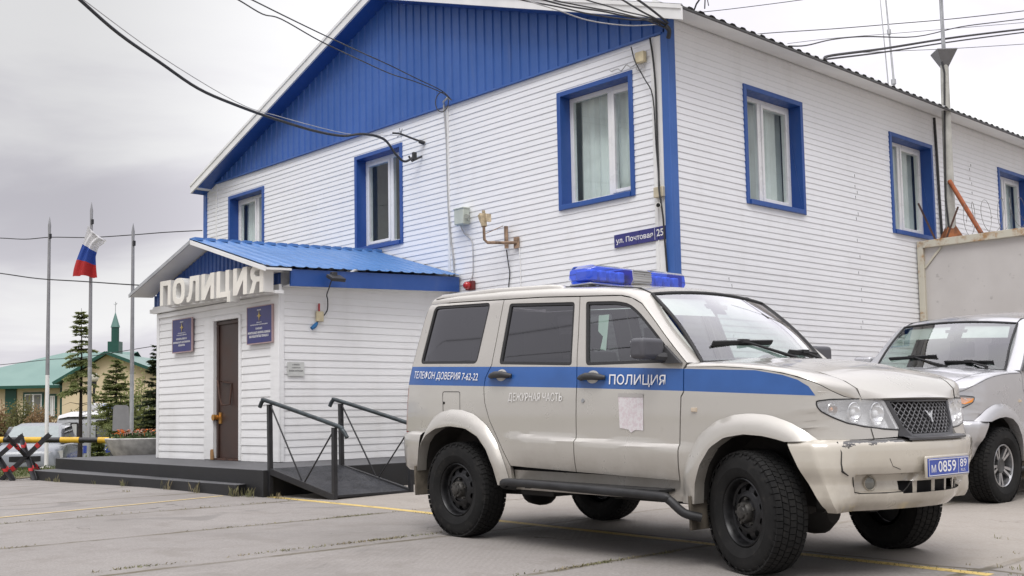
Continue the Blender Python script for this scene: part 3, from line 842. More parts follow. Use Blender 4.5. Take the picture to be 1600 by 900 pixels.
# ------------------------------------------------------------------ ground
def mat_ground():
    t = NT('concrete_slabs'); S = t.sep()
    x, y = S[0], S[1]
    wob = t.m('MULTIPLY', t.m('SUBTRACT', t.noise(1.3, 4), .5), .16)
    xw = t.m('ADD', x, wob); yw = t.m('ADD', y, wob)
    def joint(c, org, per, w):
        f = t.m('FRACT', t.m('DIVIDE', t.m('SUBTRACT', c, org), per))
        f = t.m('ABSOLUTE', t.m('SUBTRACT', f, .5))          # .5 at the joint
        return t.rng(f, .5 - w / per, .5 - w * .35 / per, 0, 1)
    jx = t.m('MULTIPLY', joint(xw, -10.50, 1.88, .05), t.rng(t.noise(7, 5, .7), .25, .55, .35, 1)); jy = joint(yw, 6.66, 12.0, .03)
    j = t.m('MAXIMUM', jx, jy)
    jbreak = t.rng(t.noise(2.2, 4), .36, .58)
    # slabs keep their own tone
    cellx = t.m('FLOOR', t.m('DIVIDE', t.m('SUBTRACT', x, -10.47), 1.88)); celly = t.m('FLOOR', t.m('DIVIDE', t.m('SUBTRACT', y, 6.62), 12.0))
    cb = t.N.new('ShaderNodeCombineXYZ'); t.lk(cellx, cb.inputs[0]); t.lk(celly, cb.inputs[1])
    wn = t.N.new('ShaderNodeTexWhiteNoise'); t.lk(cb.outputs[0], wn.inputs[0])
    n1 = t.noise(.45, 6); n2 = t.noise(2.6, 6, .6); n3 = t.noise(55, 4, .65); n4 = t.noise(9, 5, .6)
    c = t.mix(wn.outputs[0], (.262, .242, .226), (.328, .304, .284))
    c = t.mix(t.rng(n1, .35, .65, 0, .6), c, (.312, .289, .270))
    c = t.mix(t.m('MULTIPLY', t.rng(n2, .50, .68), .6), c, (.215, .195, .175))       # worn darker patches
    c = t.mix(t.m('MULTIPLY', t.rng(n4, .60, .72), .35), c, (.40, .38, .36))
    c = t.mix(t.rng(n3, .30, .7, .0, .55), c, (.175, .16, .145))                        # aggregate
    st = t.noise(.9, 3, .4, dist=1.2)
    c = t.mix(t.m('MULTIPLY', t.rng(st, .64, .72), .55), c, (.15, .14, .13))        # old oil stains
    vo = t.N.new('ShaderNodeTexVoronoi'); vo.feature = 'DISTANCE_TO_EDGE'; vo.inputs['Scale'].default_value = .38
    cv = t.N.new('ShaderNodeVectorMath'); cv.operation = 'ADD'; t.lk(t.tc.outputs['Object'], cv.inputs[0])
    nv = t.N.new('ShaderNodeTexNoise'); nv.inputs['Scale'].default_value = 1.6; nv.inputs['Detail'].default_value = 6; t.lk(t.tc.outputs['Object'], nv.inputs['Vector']); t.lk(nv.outputs[1], cv.inputs[1]); t.lk(cv.outputs[0], vo.inputs['Vector'])
    crack = t.m('MULTIPLY', t.rng(vo.outputs['Distance'], .001, .006, 1, 0), t.rng(t.noise(.8, 3), .50, .58))
    c = t.mix(t.m('MULTIPLY', crack, .8), c, (.075, .065, .055))
    wet = t.m('MULTIPLY', t.rng(t.noise(.33, 5, .6, dist=.6), .52, .64), .48); c = t.mix(wet, c, (.19, .175, .16))
    # cast grooves, worn away in places
    g = t.m('SINE', t.m('MULTIPLY', t.m('ADD', x, t.m('MULTIPLY', y, .0)), 2 * math.pi / .062)); g2 = t.m('SINE', t.m('MULTIPLY', y, 2 * math.pi / .075))
    gm = t.m('MULTIPLY', t.rng(t.noise(.7, 4), .42, .60), t.rng(t.m('MULTIPLY', g, g2), -.2, .5, 0, 1))
    c = t.mix(t.m('MULTIPLY', gm, .32), c, (.25, .225, .205))
    c = t.mix(t.m('MULTIPLY', j, t.m('ADD', .35, t.m('MULTIPLY', jbreak, .6))), c, t.mix(n2, (.07, .06, .042), (.15, .125, .075)))
    # sandy strip along the building line beyond the kerb joint
    sand = t.m('MULTIPLY', t.rng(t.m('ADD', y, t.m('MULTIPLY', t.m('SUBTRACT', n2, .5), .5)), 6.6, 6.9), .5)
    c = t.mix(sand, c, t.mix(t.rng(n3, .3, .7), (.30, .26, .21), (.44, .40, .35)))
    t.col(c); t.p(Roughness=t.rng(n2, .3, .7, .72, .92))
    h = t.m('ADD', t.m('MULTIPLY', n3, .5), t.m('ADD', t.m('MULTIPLY', n4, .6), t.m('ADD', t.m('MULTIPLY', gm, .35), t.m('MULTIPLY', j, -2.0))))
    t.bump(h, .55, .012)
    return t.mat
def make_ground():
    m = MB()
    xs = [-900, -400, -200, -120, -80, -60] + frange(-48, 12, 60) + [16, 25, 45, 100, 300, 900]
    ys = [-900, -300, -100, -40, -20] + frange(-10, 30, 40) + [40, 60, 90, 150, 300, 900]
    m.grid(lambda x, y: (x, y, ground(x, y)), xs, ys)
    o = m.build('yard_ground', [mat_ground()], smooth=60); setp(o, kind='structure')
    # lawn beyond the platform
    t = NT('turf'); n = t.noise(3, 6); n2 = t.noise(40, 4)
    t.col(t.mix(t.rng(n, .3, .7), t.mix(t.rng(n2, .3, .7), (.06, .085, .025), (.11, .13, .045)), (.16, .13, .075))); t.p(Roughness=.95)
    t.bump(n2, .8, .03)
    m = MB()
    xs = [-400, -200, -100, -70, -50] + frange(-44, -18.6, 40); ys = [-60, -20, 0] + frange(3, 30, 40) + [60, 120, 300]
    m.grid(lambda x, y: (x if x < -18.7 else -18.75 + .22 * math.sin(y * 2.3) + .12 * math.sin(y * 6.1), y, ground(x, y) + .012), xs, ys)
    o = m.build('lawn', [t.mat], smooth=60); setp(o, kind='structure')
    # painted lines, worn
    def mat_line(name, c, wear):
        t = NT(name); n = t.noise(4, 6, .65); n2 = t.noise(30, 4, .6)
        a = t.rng(t.m('ADD', t.m('MULTIPLY', n, .6), t.m('MULTIPLY', n2, .4)), wear - .07, wear + .05)
        t.col(t.mix(t.rng(n2, .3, .7), tuple(x * .75 for x in c), c)); t.p(Roughness=.7); t.lk(a, t.b.inputs['Alpha']); return t.mat
    def line(pts, w, mat, name='painted_line'):
        m = MB(); P = [Vector((a, b, 0)) for a, b in pts]
        L = resample(P, 60)
        for a, b in zip(L, L[1:]):
            d = (b - a).normalized(); s = Vector((-d.y, d.x, 0)) * w / 2
            q = [a - s, b - s, b + s, a + s]
            m.add([(p.x, p.y, ground(p.x, p.y) + .004) for p in q], [(0, 1, 2, 3)])
        o = m.build(name, [mat]); setp(o, kind='structure')
    line([(-11.30, 6.62), (-9.0, 6.66), (-6.0, 6.58), (-2.85, 6.50)], .10, mat_line('yellow_paint', (.68, .50, .17), .41))
    line([(-10.9, 2.2), (-11.1, 3.66), (-11.5, 5.4), (-11.75, 6.36)], .055, mat_line('thin_yellow_paint', (.68, .52, .24), .38))
    # far hills, distance haze baked into their blue colour
    m = MB(); rr = random.Random(5)
    us = frange(-1, 1, 60)
    pr = [14 + 9 * math.sin(u * 3 + .4) + 4 * math.sin(u * 9 + 1) for u in us]
    for i in range(60):
        def pt(u, d): 
            a = math.pi - .32 + u * .9; return (d * math.cos(a), d * math.sin(a))
        (x0, y0), (x1, y1) = pt(us[i], 760), pt(us[i + 1], 760); (x2, y2), (x3, y3) = pt(us[i], 620), pt(us[i + 1], 620)
        m.add([(x2, y2, -2), (x3, y3, -2), (x1, y1, pr[i + 1]), (x0, y0, pr[i])], [(0, 1, 2, 3)])
        (x4, y4), (x5, y5) = pt(us[i], 900), pt(us[i + 1], 900)
        m.add([(x0, y0, pr[i]), (x1, y1, pr[i + 1]), (x5, y5, -2), (x4, y4, -2)], [(0, 1, 2, 3)])
    o = m.build('hills', [simple('haze_blue_hills', (.16, .20, .27), .95, var=.15, scale=.01)], smooth=60); setp(o, kind='structure')
make_ground()
# ------------------------------------------------------------------ off-road car
MAT['tint'] = mat_glass('tinted_glass', (.11, .105, .11), 1.5, .03, 3.2)
MAT['door_glass'] = mat_glass('green_glass', (.55, .66, .61), 1.5, .02, 4.0)
MAT['screen_glass'] = mat_glass('windscreen_glass', (.74, .82, .79), 1.5, .03, 3.2)
MAT['rubber'] = simple('black_rubber', (.018, .018, .019), .65, var=.2)
MAT['black_plastic'] = simple('black_plastic', (.035, .035, .037), .5, var=.15, bump=.1, bscale=150)
MAT['grey_plastic'] = simple('grey_mirror_plastic', (.075, .075, .085), .5, var=.12)
MAT['grille_grey'] = simple('grille_grey', (.085, .085, .09), .4, .3, var=.1)
MAT['chrome'] = simple('chrome', (.80, .80, .80), .12, 1., var=.02)
MAT['lamp_white'] = simple('reflector', (.88, .88, .89), .15, .0, var=.02, coat=.5)  # white instead of chrome: the bright reflection is put into the colour
MAT['amber'] = simple('amber_lens', (.75, .26, .03), .2, coat=.6)
MAT['red_lens'] = simple('red_lens', (.40, .012, .015), .15, coat=.7)
MAT['lens'] = mat_glass('milky_lens', (.93, .94, .94), 1.4, .05, 1.2, haze=.30)  # white haze mixed in to brighten the headlights
MAT['well'] = simple('dirty_wheel_well', (.030, .027, .024), .85, var=.4, scale=8)
MAT['under'] = simple('underbody', (.022, .020, .018), .8, var=.3)
MAT['seat'] = simple('seat_cloth', (.10, .10, .105), .9, var=.15)
MAT['dash'] = simple('dashboard', (.06, .06, .063), .7, var=.1)
MAT['rim_black'] = simple('black_steel_rim', (.011, .011, .012), .38, .2, var=.35, scale=20)
MAT['alloy'] = simple('alloy_rim', (.52, .52, .53), .3, .85, var=.08)
MAT['stripe_blue'] = simple('stripe_blue_vinyl', (.028, .105, .335), .35, var=.06, coat=.25)
MAT['decal_white'] = simple('white_decal', (.80, .80, .81), .4, var=.03)
MAT['decal_old'] = simple('faded_decal', (.76, .75, .73), .5, var=.06)
MAT['beacon'] = mat_glass('blue_beacon_lens', (.22, .36, .94), 1.5, .06, 1.6, haze=0)
MAT['beacon_core'] = simple('beacon_reflector', (.70, .72, .75), .3, .2)
MAT['beacon_far'] = simple('blue_beacon_far', (.02, .07, .45), .2)
MAT['plate_blue'] = simple('plate_blue', (.012, .055, .36), .35, var=.05, coat=.3)
def mat_tyre():
    t = NT('tyre_rubber'); n = t.noise(18, 5); n2 = t.noise(4, 4)
    c = t.mix(t.rng(n2, .35, .7), (.008, .008, .008), (.016, .0155, .015)); c = t.mix(t.m('MULTIPLY', t.rng(n, .55, .75), .35), c, (.05, .046, .04))
    t.col(c); t.p(Roughness=.85); t.b.inputs['Specular IOR Level'].default_value = .3; t.bump(t.noise(90, 3), .15, .003); return t.mat
MAT['tyre'] = mat_tyre()
def mat_paint(name, c, metal=.15, dirt=True, damage=False):
    t = NT(name); S = t.sep(); n = t.noise(1.1, 5); n2 = t.noise(9, 5); n3 = t.noise(4, 6, .62)
    col = t.mix(t.rng(n, .3, .7), tuple(x * .96 for x in c), c)
    if dirt:       # road dust on the lower body
        d = t.m('MULTIPLY', t.rng(S[2], .42, .86, 1, 0), t.rng(n3, .32, .72, .10, .62))
        col = t.mix(d, col, (.27, .235, .185))
        col = t.mix(t.m('MULTIPLY', t.rng(n2, .62, .75), .10), col, (.25, .22, .18))
    if damage:     # primer showing where the corner was scraped, cracks
        nz = t.noise(13, 5, .7, sc=(1, 1, 1.6))
        reg = t.m('MULTIPLY', t.rng(S[1], -.50, -.60), t.rng(S[2], .735, .805)); core = t.m('MULTIPLY', t.rng(S[1], -.72, -.76), t.rng(S[2], .72, .79)); 
        edge = t.m('MULTIPLY', t.rng(S[2], .782, .798), t.rng(S[1], -.28, -.34))
        gate = t.rng(S[0], 1.955, 1.985)
        mk = t.rng(t.m('ADD', nz, t.m('MULTIPLY', t.m('MAXIMUM', t.m('MAXIMUM', t.m('MULTIPLY', reg, .25), t.m('MULTIPLY', core, .40)), t.m('MULTIPLY', edge, .40)), gate)), .78, .80)
        col = t.mix(mk, col, (.03, .028, .026))
        rs = t.m('MULTIPLY', t.rng(t.noise(5, 5, .6), .56, .70), t.m('MULTIPLY', t.rng(S[2], .62, .45), .5)); col = t.mix(rs, col, (.36, .24, .12))
    t.col(col); t.p(Roughness=t.rng(n3, .3, .7, .26, .40), Metallic=metal)
    t.b.inputs['Coat Weight'].default_value = .9; t.b.inputs['Coat Roughness'].default_value = .07; t.b.inputs['Coat IOR'].default_value = 1.6
    return t.mat

def Yz(z): return sum(interp(z + d, (.40, .60, .95, 1.1, 1.25, 1.35, 1.85, 1.97), (.855, .88, .887, .885, .872, .852, .712, .62)) for d in (-.03, -.015, 0, .015, .03)) / 5
def Tx(x):
    if x > 1.4: return 1 - .0113 * ((x - 1.4) / .4) ** 2
    if x < -1.75: return 1 - .055 * ((-1.75 - x) / .37) ** 2
    return 1.
FP = [(1.80, -.875), (1.87, -.845), (1.92, -.78), (1.972, -.66), (2.015, -.52), (2.045, -.38), (2.07, -.2), (2.08, 0)]
FS = [1.80]
for i in range(1, len(FP)): FS.append(FS[-1] + math.dist(FP[i], FP[i - 1]))
def crease(x, z):
    """swage along the lower doors"""
    zc = interp(x, (-.8, .9), (.806, .752))
    k = sstep(-.80, -.55, x) * sstep(1.0, .8, x)
    return k * .027 * sstep(zc + .016, zc - .016, z) * sstep(.47, .72, z)
def car_side(s, z, off=0.):
    """right-hand skin: s runs forward along the flank and then round the nose"""
    if s <= 1.80:
        return Vector((s, -(Yz(z) * Tx(s) + off + crease(s, z)), z))
    x = interp(s, FS, [p[0] for p in FP]); y = interp(s, FS, [p[1] for p in FP])
    s2 = s + .03; x2 = interp(s2, FS, [p[0] for p in FP]); y2 = interp(s2, FS, [p[1] for p in FP])
    s3 = s - .03; x3 = interp(s3, FS, [p[0] for p in FP]); y3 = interp(s3, FS, [p[1] for p in FP])
    if s3 < 1.8: x3, y3 = s3, -.878
    n = Vector((-(y3 - y2), -(x2 - x3))).normalized() if s < FS[-1] - .001 else Vector((1, 0))
    w = sstep(1.8, 2.25, s)
    k = 1 - w; yy = -(Yz(z) * Tx(1.8)) + .875
    return Vector((x + n.x * off - (z - .93) * .30 * w, y + n.y * off + yy * k, z))
ST_TOP = [(-2.2, 1.362), (-.058, 1.292), (.91, 1.248), (1.456, 1.222), (1.65, 1.188), (1.75, 1.158), (1.82, 1.118), (1.86, 1.064)]
ST_BOT = [(-2.2, 1.21), (-.042, 1.143), (.918, 1.106), (1.86, 1.064)]
ARCH_FI = [(1.0, .40), (1.02, .53), (1.07, .65), (1.15, .755), (1.26, .818), (1.404, .84), (1.54, .832), (1.63, .815), (1.691, .80)]
ARCH_FO = [(.868, .40), (.895, .58), (.955, .72), (1.04, .835), (1.17, .918), (1.30, .955), (1.42, .964), (1.56, .955), (1.70, .912), (1.80, .86), (1.865, .806)]
ARCH_RI = [(-.865, .43), (-.90, .56), (-.97, .69), (-1.07, .79), (-1.22, .852), (-1.42, .868), (-1.60, .845), (-1.72, .79), (-1.79, .725), (-1.835, .62), (-1.866, .50)]
ARCH_RO = [(-.775, .43), (-.82, .585), (-.905, .752), (-1.02, .88), (-1.16, .96), (-1.32, .995), (-1.45, .998), (-1.58, .978), (-1.68, .935), (-1.745, .87), (-1.79, .80)]
BC = [(.93, 1.283), (.735, 1.455), (.60, 1.582), (.46, 1.706), (.36, 1.755), (.25, 1.780), (-.155, 1.806), (-.55, 1.832), (-1.0, 1.850), (-1.6, 1.875), (-1.985, 1.885)]
AC = [(.935, -.715, 1.288), (.80, -.692, 1.425), (.66, -.668, 1.56), (.53, -.644, 1.69), (.45, -.628, 1.778), (.33, -.615, 1.828), (0, -.61, 1.870), (-.5, -.615, 1.907), (-1.0, -.62, 1.930), (-1.6, -.62, 1.943), (-1.95, -.615, 1.940)]
HLP = [(1.865, 1.03), (1.868, 1.005), (1.888, .978), (1.955, .942), (2.05, .907), (2.16, .886), (2.30, .870), (2.43, .862), (2.37, 1.034), (2.15, 1.040), (1.95, 1.038)]

def make_suv(name, label, cat, pose, police, wheel_kind, steer):
    X, Y, Z, th, pit, rol = pose
    C = thing(name, label, cat, (X, Y, Z), (rol, pit, th))
    paint = mat_paint('beige_car_paint', (.52, .497, .452), metal=.35) if police else mat_paint('silver_car_paint', (.52, .52, .535), metal=.45)
    bpaint = mat_paint('beige_bumper_paint', (.53, .49, .415), damage=True, metal=.05) if police else paint
    mats = [paint, MAT['stripe_blue'], MAT['black_plastic']]
    def strip_m(x, z):
        if not police or x > 1.859: return 0
        return 1 if interp(x, *zip(*ST_BOT)) <= z <= interp(x, *zip(*ST_TOP)) else 0
    def mir(mb, sgn):
        if sgn > 0: mb.v = [(a, -b, c) for a, b, c in mb.v]; mb.f = [tuple(reversed(f)) for f in mb.f]
        return mb
    def panel(nm, poly, parent, holes=(), off=0., thick=.028, sgn=-1, gap=.0045, dx=.11, dz=.022, mm=mats, stripe=True, smooth=35):
        out = inset(poly, gap) if gap else poly
        loops = [[Vector((p[0], p[1], 0)) for p in out]] + [[Vector((p[0], p[1], 0)) for p in h] for h in holes]
        tris = tessellate_polygon(loops); flat = [p for l in loops for p in l]
        bm = bmesh.new(); vv = [bm.verts.new(p) for p in flat]
        for t in tris:
            try: bm.faces.new([vv[i] for i in t])
            except ValueError: pass
        xs = [p.x for p in flat]; zs = [p.y for p in flat]
        def cut(co, no):
            bmesh.ops.bisect_plane(bm, geom=bm.verts[:] + bm.edges[:] + bm.faces[:], plane_co=co, plane_no=no, dist=1e-6)
        k = math.ceil(min(xs) / dx)
        while k * dx < max(xs): cut((k * dx, 0, 0), (1, 0, 0)); k += 1
        k = math.ceil(min(zs) / dz)
        while k * dz < max(zs): cut((0, k * dz, 0), (0, 1, 0)); k += 1
        if police and stripe:
            for L in (ST_TOP, ST_BOT):
                for (a, b) in zip(L, L[1:]):
                    if b[0] > min(xs) and a[0] < max(xs): cut((a[0], a[1], 0), (-(b[1] - a[1]), b[0] - a[0], 0))
        bm.verts.ensure_lookup_table()
        for f in bm.faces:
            c = f.calc_center_median(); f.material_index = strip_m(c.x, c.y) if stripe else 0
            if f.normal.z > 0: f.normal_flip()
        for v in bm.verts: v.co = car_side(v.co.x, v.co.y, off)
        if thick:
            be = [e for e in bm.edges if len(e.link_faces) == 1] if thick else []
            r = bmesh.ops.extrude_edge_only(bm, edges=be)
            for v in [g for g in r['geom'] if isinstance(g, bmesh.types.BMVert)]:
                v.co.y += thick if v.co.y < -.3 else 0
                if v.co.x > 1.85: v.co.x -= thick
        bmesh.ops.recalc_face_normals(bm, faces=bm.faces)
        big = max(bm.faces, key=lambda f: f.calc_area())
        cc = big.calc_center_median()
        if big.normal.dot(Vector((.3 if cc.x > 1.8 else 0, -1, 0))) < 0: bmesh.ops.reverse_faces(bm, faces=bm.faces)
        if sgn > 0:
            for v in bm.verts: v.co.y *= -1
            bmesh.ops.reverse_faces(bm, faces=bm.faces)
        me = bpy.data.meshes.new(nm); bm.to_mesh(me); bm.free()
        return link_mesh(nm, me, mm, parent, smooth)
    def ring(nm, outer, inner, parent, sgn, off, mat, depth=.02):
        """rubber seal round a window"""
        m = MB(); n = len(outer)
        for i in range(n):
            j = (i + 1) % n
            a, b = outer[i], outer[j]; c, d = inner[i], inner[j]
            pa, pb, pc, pd = car_side(*a, off), car_side(*b, off), car_side(*c, off - .002), car_side(*d, off - .002)
            e, f = car_side(*c, off - depth), car_side(*d, off - depth)
            m.quad(pa, pb, pd, pc); m.quad(pc, pd, f, e)
        return mir(m, sgn).build(nm, [mat], parent)
    def window(parent, poly, sgn, glass, nm='window', r=.03):
        hole = round_poly(poly, r)
        rin = inset(hole, .022)
        s = ring(nm, hole, rin, parent, sgn, -.004, MAT['rubber'])
        panel('pane', inset(hole, .012), s, off=-.016, thick=0, sgn=sgn, gap=0, mm=[glass], stripe=False, smooth=180)
        return hole
    # ---------------------------------------------------------------- flanks
    fd_gap = [(-.155, 1.806), (-.10, 1.53), (-.058, 1.292), (-.046, 1.17), (-.050, 1.05), (-.061, .553)]
    rd_gap = [(-1.0, 1.850), (-.99, 1.50), (-.99, 1.337), (-1.045, 1.235), (-1.056, 1.16), (-1.04, 1.044), (-.985, .91), (-.913, .80), (-.835, .68), (-.758, .573)]
    fr_gap = [(.861, .533), (.875, .80), (.892, 1.07), (.913, 1.10), (.908, 1.25), (.93, 1.283)]
    W_R = [(-1.89, 1.862), (-1.155, 1.838), (-1.172, 1.352), (-1.925, 1.376)]
    W_RD = [(-.921, 1.812), (-.197, 1.768), (-.112, 1.303), (-.905, 1.338)]
    W_FD = [(-.085, 1.762), (.22, 1.742), (.345, 1.716), (.452, 1.648), (.60, 1.525), (.74, 1.402), (.74, 1.292), (.028, 1.298)]
    for sgn in (-1, 1):
        fg = MAT['tint'] if police else MAT['tint']
        # front door
        hole = round_poly(W_FD, [.03, .05, .06, .06, .05, .02, .02, .03])
        poly = fd_gap + fr_gap + BC[1:6]
        d = panel('door', poly, C, [hole], sgn=sgn)
        window(d, W_FD, sgn, MAT['door_glass'], r=[.03, .05, .06, .06, .05, .02, .02, .03])
        def handle(x, z, parent):
            m = MB()
            pts = [car_side(x + a, z + b, o) for a, b, o in ((-.125, -.003, .012), (-.09, .0, .03), (-.04, .008, .042), (.04, .008, .042), (.09, 0, .03), (.125, -.003, .012))]
            m.tube(pts, [.014, .022, .026, .026, .022, .014], 8)
            mir(m, sgn).build('handle', [MAT['black_plastic']], parent, smooth=60)
            m = MB()
            for q in ((.062, .045, .003), (.05, .036, .0045)):
                ps = [(x + q[0] * math.cos(a), z + .004 + q[1] * math.sin(a)) for a in frange(0, 2 * math.pi, 20)[:-1]]
                m.add([car_side(a, b, q[2]) for a, b in ps], [tuple(range(20))])
            mir(m, sgn).build('handle_recess', [simple('lit_recess_paint', (.56, .54, .50), .3)], parent)  # flat oval in lightened body colour paints the bright recess
        handle(.108, 1.212, d)
        m = MB(); p = car_side(-.002 + .02, 1.053, 0); m.tube([p, p - Vector((0, .006, 0))], [.016, .014], 12); mir(m, sgn).build('lock', [MAT['steel']], d, smooth=40)
        # rear door
        hole = round_poly(W_RD, .03)
        poly = rd_gap + [(-.061, .553)] + fd_gap[::-1][1:] + [BC[7]]
        r = panel('door', poly, C, [hole], sgn=sgn)
        window(r, W_RD, sgn, MAT['tint'])
        handle(-.857, 1.250, r)
        # quarter with its fixed window
        hole = round_poly(W_R, .045)
        poly = [(-1.985, 1.885), (-2.02, 1.70), (-2.06, 1.36), (-2.085, 1.2), (-2.115, .95), (-2.125, .815), (-1.80, .815)] + [p for p in ARCH_RI[::-1] if p[1] < .9 and p[0] > -1.80] + [(-.752, .43)] + rd_gap[::-1] + [BC[9]]
        qp = panel('rear_quarter', poly, C, [hole], sgn=sgn)
        window(qp, W_R, sgn, MAT['tint'], r=.045)
        m = MB()
        if sgn < 0:
            L = round_poly([(-1.565, 1.14), (-1.345, 1.136), (-1.341, .978), (-1.555, .976)], .02)
            m.tube([car_side(a, b, -.001) for a, b in L + [L[0]]], .0035, 5); m.tube([car_side(-1.545, 1.05, 0), car_side(-1.545, 1.05, .006)], .011, 8)
            m.build('fuel_flap', [MAT['under']], qp)
        # wing
        zs = lambda x: interp(x, (.9, 1.2, 1.42, 1.6, 1.8, 1.9, 1.97, 2.03), (1.290, 1.284, 1.267, 1.244, 1.196, 1.150, 1.095, 1.046))
        top = [(x, zs(x) - .03) for x in (1.84, 1.7, 1.55, 1.4, 1.2, 1.05)]
        poly = [(.93, 1.262), (.908, 1.25), (.913, 1.10), (.892, 1.07), (.875, .80), (.861, .533), (.84, .43), (1.0, .43)] + ARCH_FI[1:] + [(1.75, .806), (2.1, .806), (2.40, .815), (2.43, .862)] + HLP[6::-1] + [HLP[10], (2.12, 1.0425), (2.06, 1.06), (1.97, 1.092), (1.90, 1.124)] + top
        fn = panel('wing', poly, C, sgn=sgn, smooth=40)
        # rounded shoulder between flank and bonnet gap
        m = MB(); yg = lambda x: interp(x, (.9, 1.5, 1.8, 1.96, 2.0), (.742, .722, .672, .585, .55))
        xs_ = [.93, 1.05, 1.2, 1.35, 1.5, 1.65, 1.75, 1.84]
        gp = lambda x: Vector((x, -yg(x) - .011, zs(x) + .0005))
        st = [(car_side(x, zs(x) - .03), gp(x)) for x in xs_]
        for (sa, za), xb in (((1.90, 1.124), 1.895), ((1.97, 1.092), 1.93), ((2.06, 1.06), 1.957), ((2.14, 1.044), 1.978)):
            st.append((car_side(sa, za), gp(xb)))
        st[-1] = (st[-1][0], Vector((1.976, -.572, 1.047)))
        def sh(i, t):
            a, b = st[int(i)]; q = t * math.pi / 2
            return (lerp(a.x, b.x, t), a.y + (b.y - a.y) * (1 - math.cos(q) ** .9), a.z + (b.z - a.z) * math.sin(q) ** .9)
        m.grid(sh, range(len(st)), frange(0, 1, 7))
        for i in range(len(st) - 1):
            (p, q), = [(Vector(sh(i, 1)), Vector(sh(i + 1, 1)))]
            m.quad(p, q, q - Vector((0, 0, .03)), p - Vector((0, 0, .03)))
        mir(m, sgn).build('wing_shoulder', [paint], fn, smooth=60)
        # roof side and windscreen pillar
        m = MB(); n = 44
        B_ = [car_side(p[0], p[1] + .004, 0) for p in resample([Vector((a, b, 0)) for a, b in BC], n)]
        A_ = resample(AC, n)
        def rs(i, t):
            a, b = B_[int(i)], A_[int(i)]; q = t * math.pi / 2
            return (lerp(a.x, b.x, t), a.y + (b.y - a.y) * (1 - math.cos(q)), a.z + (b.z - a.z) * math.sin(q))
        m.grid(rs, range(n + 1), frange(0, 1, 6))
        mir(m, sgn).build('roof_side', [paint], C, smooth=60)
        # sill and under-sill
        m = MB()
        m.grid(lambda x, z: car_side(x, z, -.035), frange(-.76, .86, 6), (.40, .47, .545))
        mir(m, sgn).build('sill', [paint], C, smooth=50)
        # flares
        for I, O in ((ARCH_FI, ARCH_FO), (ARCH_RI, ARCH_RO)):
            m = MB(); n = 30
            a = resample([Vector((p[0], p[1], 0)) for p in I], n); b = resample([Vector((p[0], p[1], 0)) for p in O], n)
            def fl(i, t):
                p, q = a[int(i)], b[int(i)]
                if t <= 1:
                    s, z = lerp(q.x, p.x, t), lerp(q.y, p.y, t)
                    w = car_side(min(s, 1.80), z, 0); y = w.y - (.004 + .052 * math.sin(min(1, t * 1.25) * math.pi / 2) ** .8)
                    return (s, y if s <= 1.8 else y + (s - 1.8) * .5, z)
                s, z = p.x, p.y; w = car_side(min(s, 1.80), z, 0)
                return (s, w.y - .050 + (t - 1) * .09, z - .0 * t)
            m.grid(fl, range(n + 1), (0, .15, .3, .5, .7, .85, 1, 1.5, 2))
            mir(m, sgn).build('wheel_flare', [paint], C, smooth=50)
            m = MB()      # liner
            m.grid(lambda i, t: (a[int(i)].x, car_side(min(a[int(i)].x, 1.8), a[int(i)].y, 0).y + .02 + t * .30, a[int(i)].y + .01 + .03 * math.sin(t * 3)), range(n + 1), (0, .5, 1))
            cx = 1.38 if I is ARCH_FI else -1.38
            m.add([(cx - .55, -.56, .40), (cx + .55, -.56, .40), (cx + .55, -.56, 1.0), (cx - .55, -.56, 1.0)], [(0, 1, 2, 3)])
            mir(m, sgn).build('wheel_liner', [MAT['well']], C, smooth=50)
        # mud flaps
        for x0, z0, z1 in ((.985, .45, .235), (-1.875, .54, .30)):
            m = MB(); m.add([(x0 - (0.02 if k else 0), y, z) for k in (0, 1) for (y, z) in ((-.93, z0), (-.67, z0), (-.67, z1), (-.92, z1))], ((0, 1, 2, 3), (7, 6, 5, 4), (0, 4, 5, 1), (1, 5, 6, 2), (2, 6, 7, 3), (3, 7, 4, 0)))
            mir(m, sgn).build('mud_flap', [simple('dirty_rubber', (.10, .085, .065), .9, var=.5, scale=7)], C, bevel=.004)
        # side step
        m = MB()
        pts = spline([(-.74, -.84, .42), (-.78, -.92, .435), (-.70, -.985, .462), (-.5, -1.0, .466), (.2, -1.0, .455), (.78, -.995, .442), (.86, -.985, .422), (.95, -.95, .345), (1.03, -.88, .315)], 5)
        m.tube(pts, .029, 10)
        m.box((-.70, -.99, .462), (.78, -.80, .480))
        for x in (-.5, .1, .7): m.bar((x, -.95, .44), (x, -.6, .47), .05, .03)
        mir(m, sgn).build('side_step', [simple('step_black', (.022, .022, .023), .5, .2, var=.4, scale=8)], C, smooth=50)
        # mirror
        m = MB(); m.cbox((.70, -.985, 1.382), (.125, .215, .135))
        hm = [Vector(p) for p in m.v]
        mm_ = MAT['grey_plastic'] if police else paint
        hs = mir(m, sgn).build('mirror', [mm_], d, bevel=.03)
        hs.modifiers['bevel'].segments = 4
        m = MB(); a = [car_side(*p, .004) for p in ((.745, 1.405), (.90, 1.285), (.74, 1.288))]
        m.add(a + [p - Vector((0, .028, 0)) for p in a], ((0, 1, 2), (5, 4, 3), (0, 3, 4, 1), (1, 4, 5, 2), (2, 5, 3, 0)))
        m.tube([(.77, -.85, 1.325), (.74, -.93, 1.33), (.72, -.96, 1.34)], [.035, .03, .03], 8); m.cbox((.70, -.985, 1.318), (.06, .12, .012))
        mir(m, sgn).build('mirror_arm', [MAT['black_plastic']], hs, smooth=30)
        m = MB(); m.cbox((.636, -.985, 1.382), (.004, .17, .10)); mir(m, sgn).build('mirror_glass', [MAT['chrome']], hs)
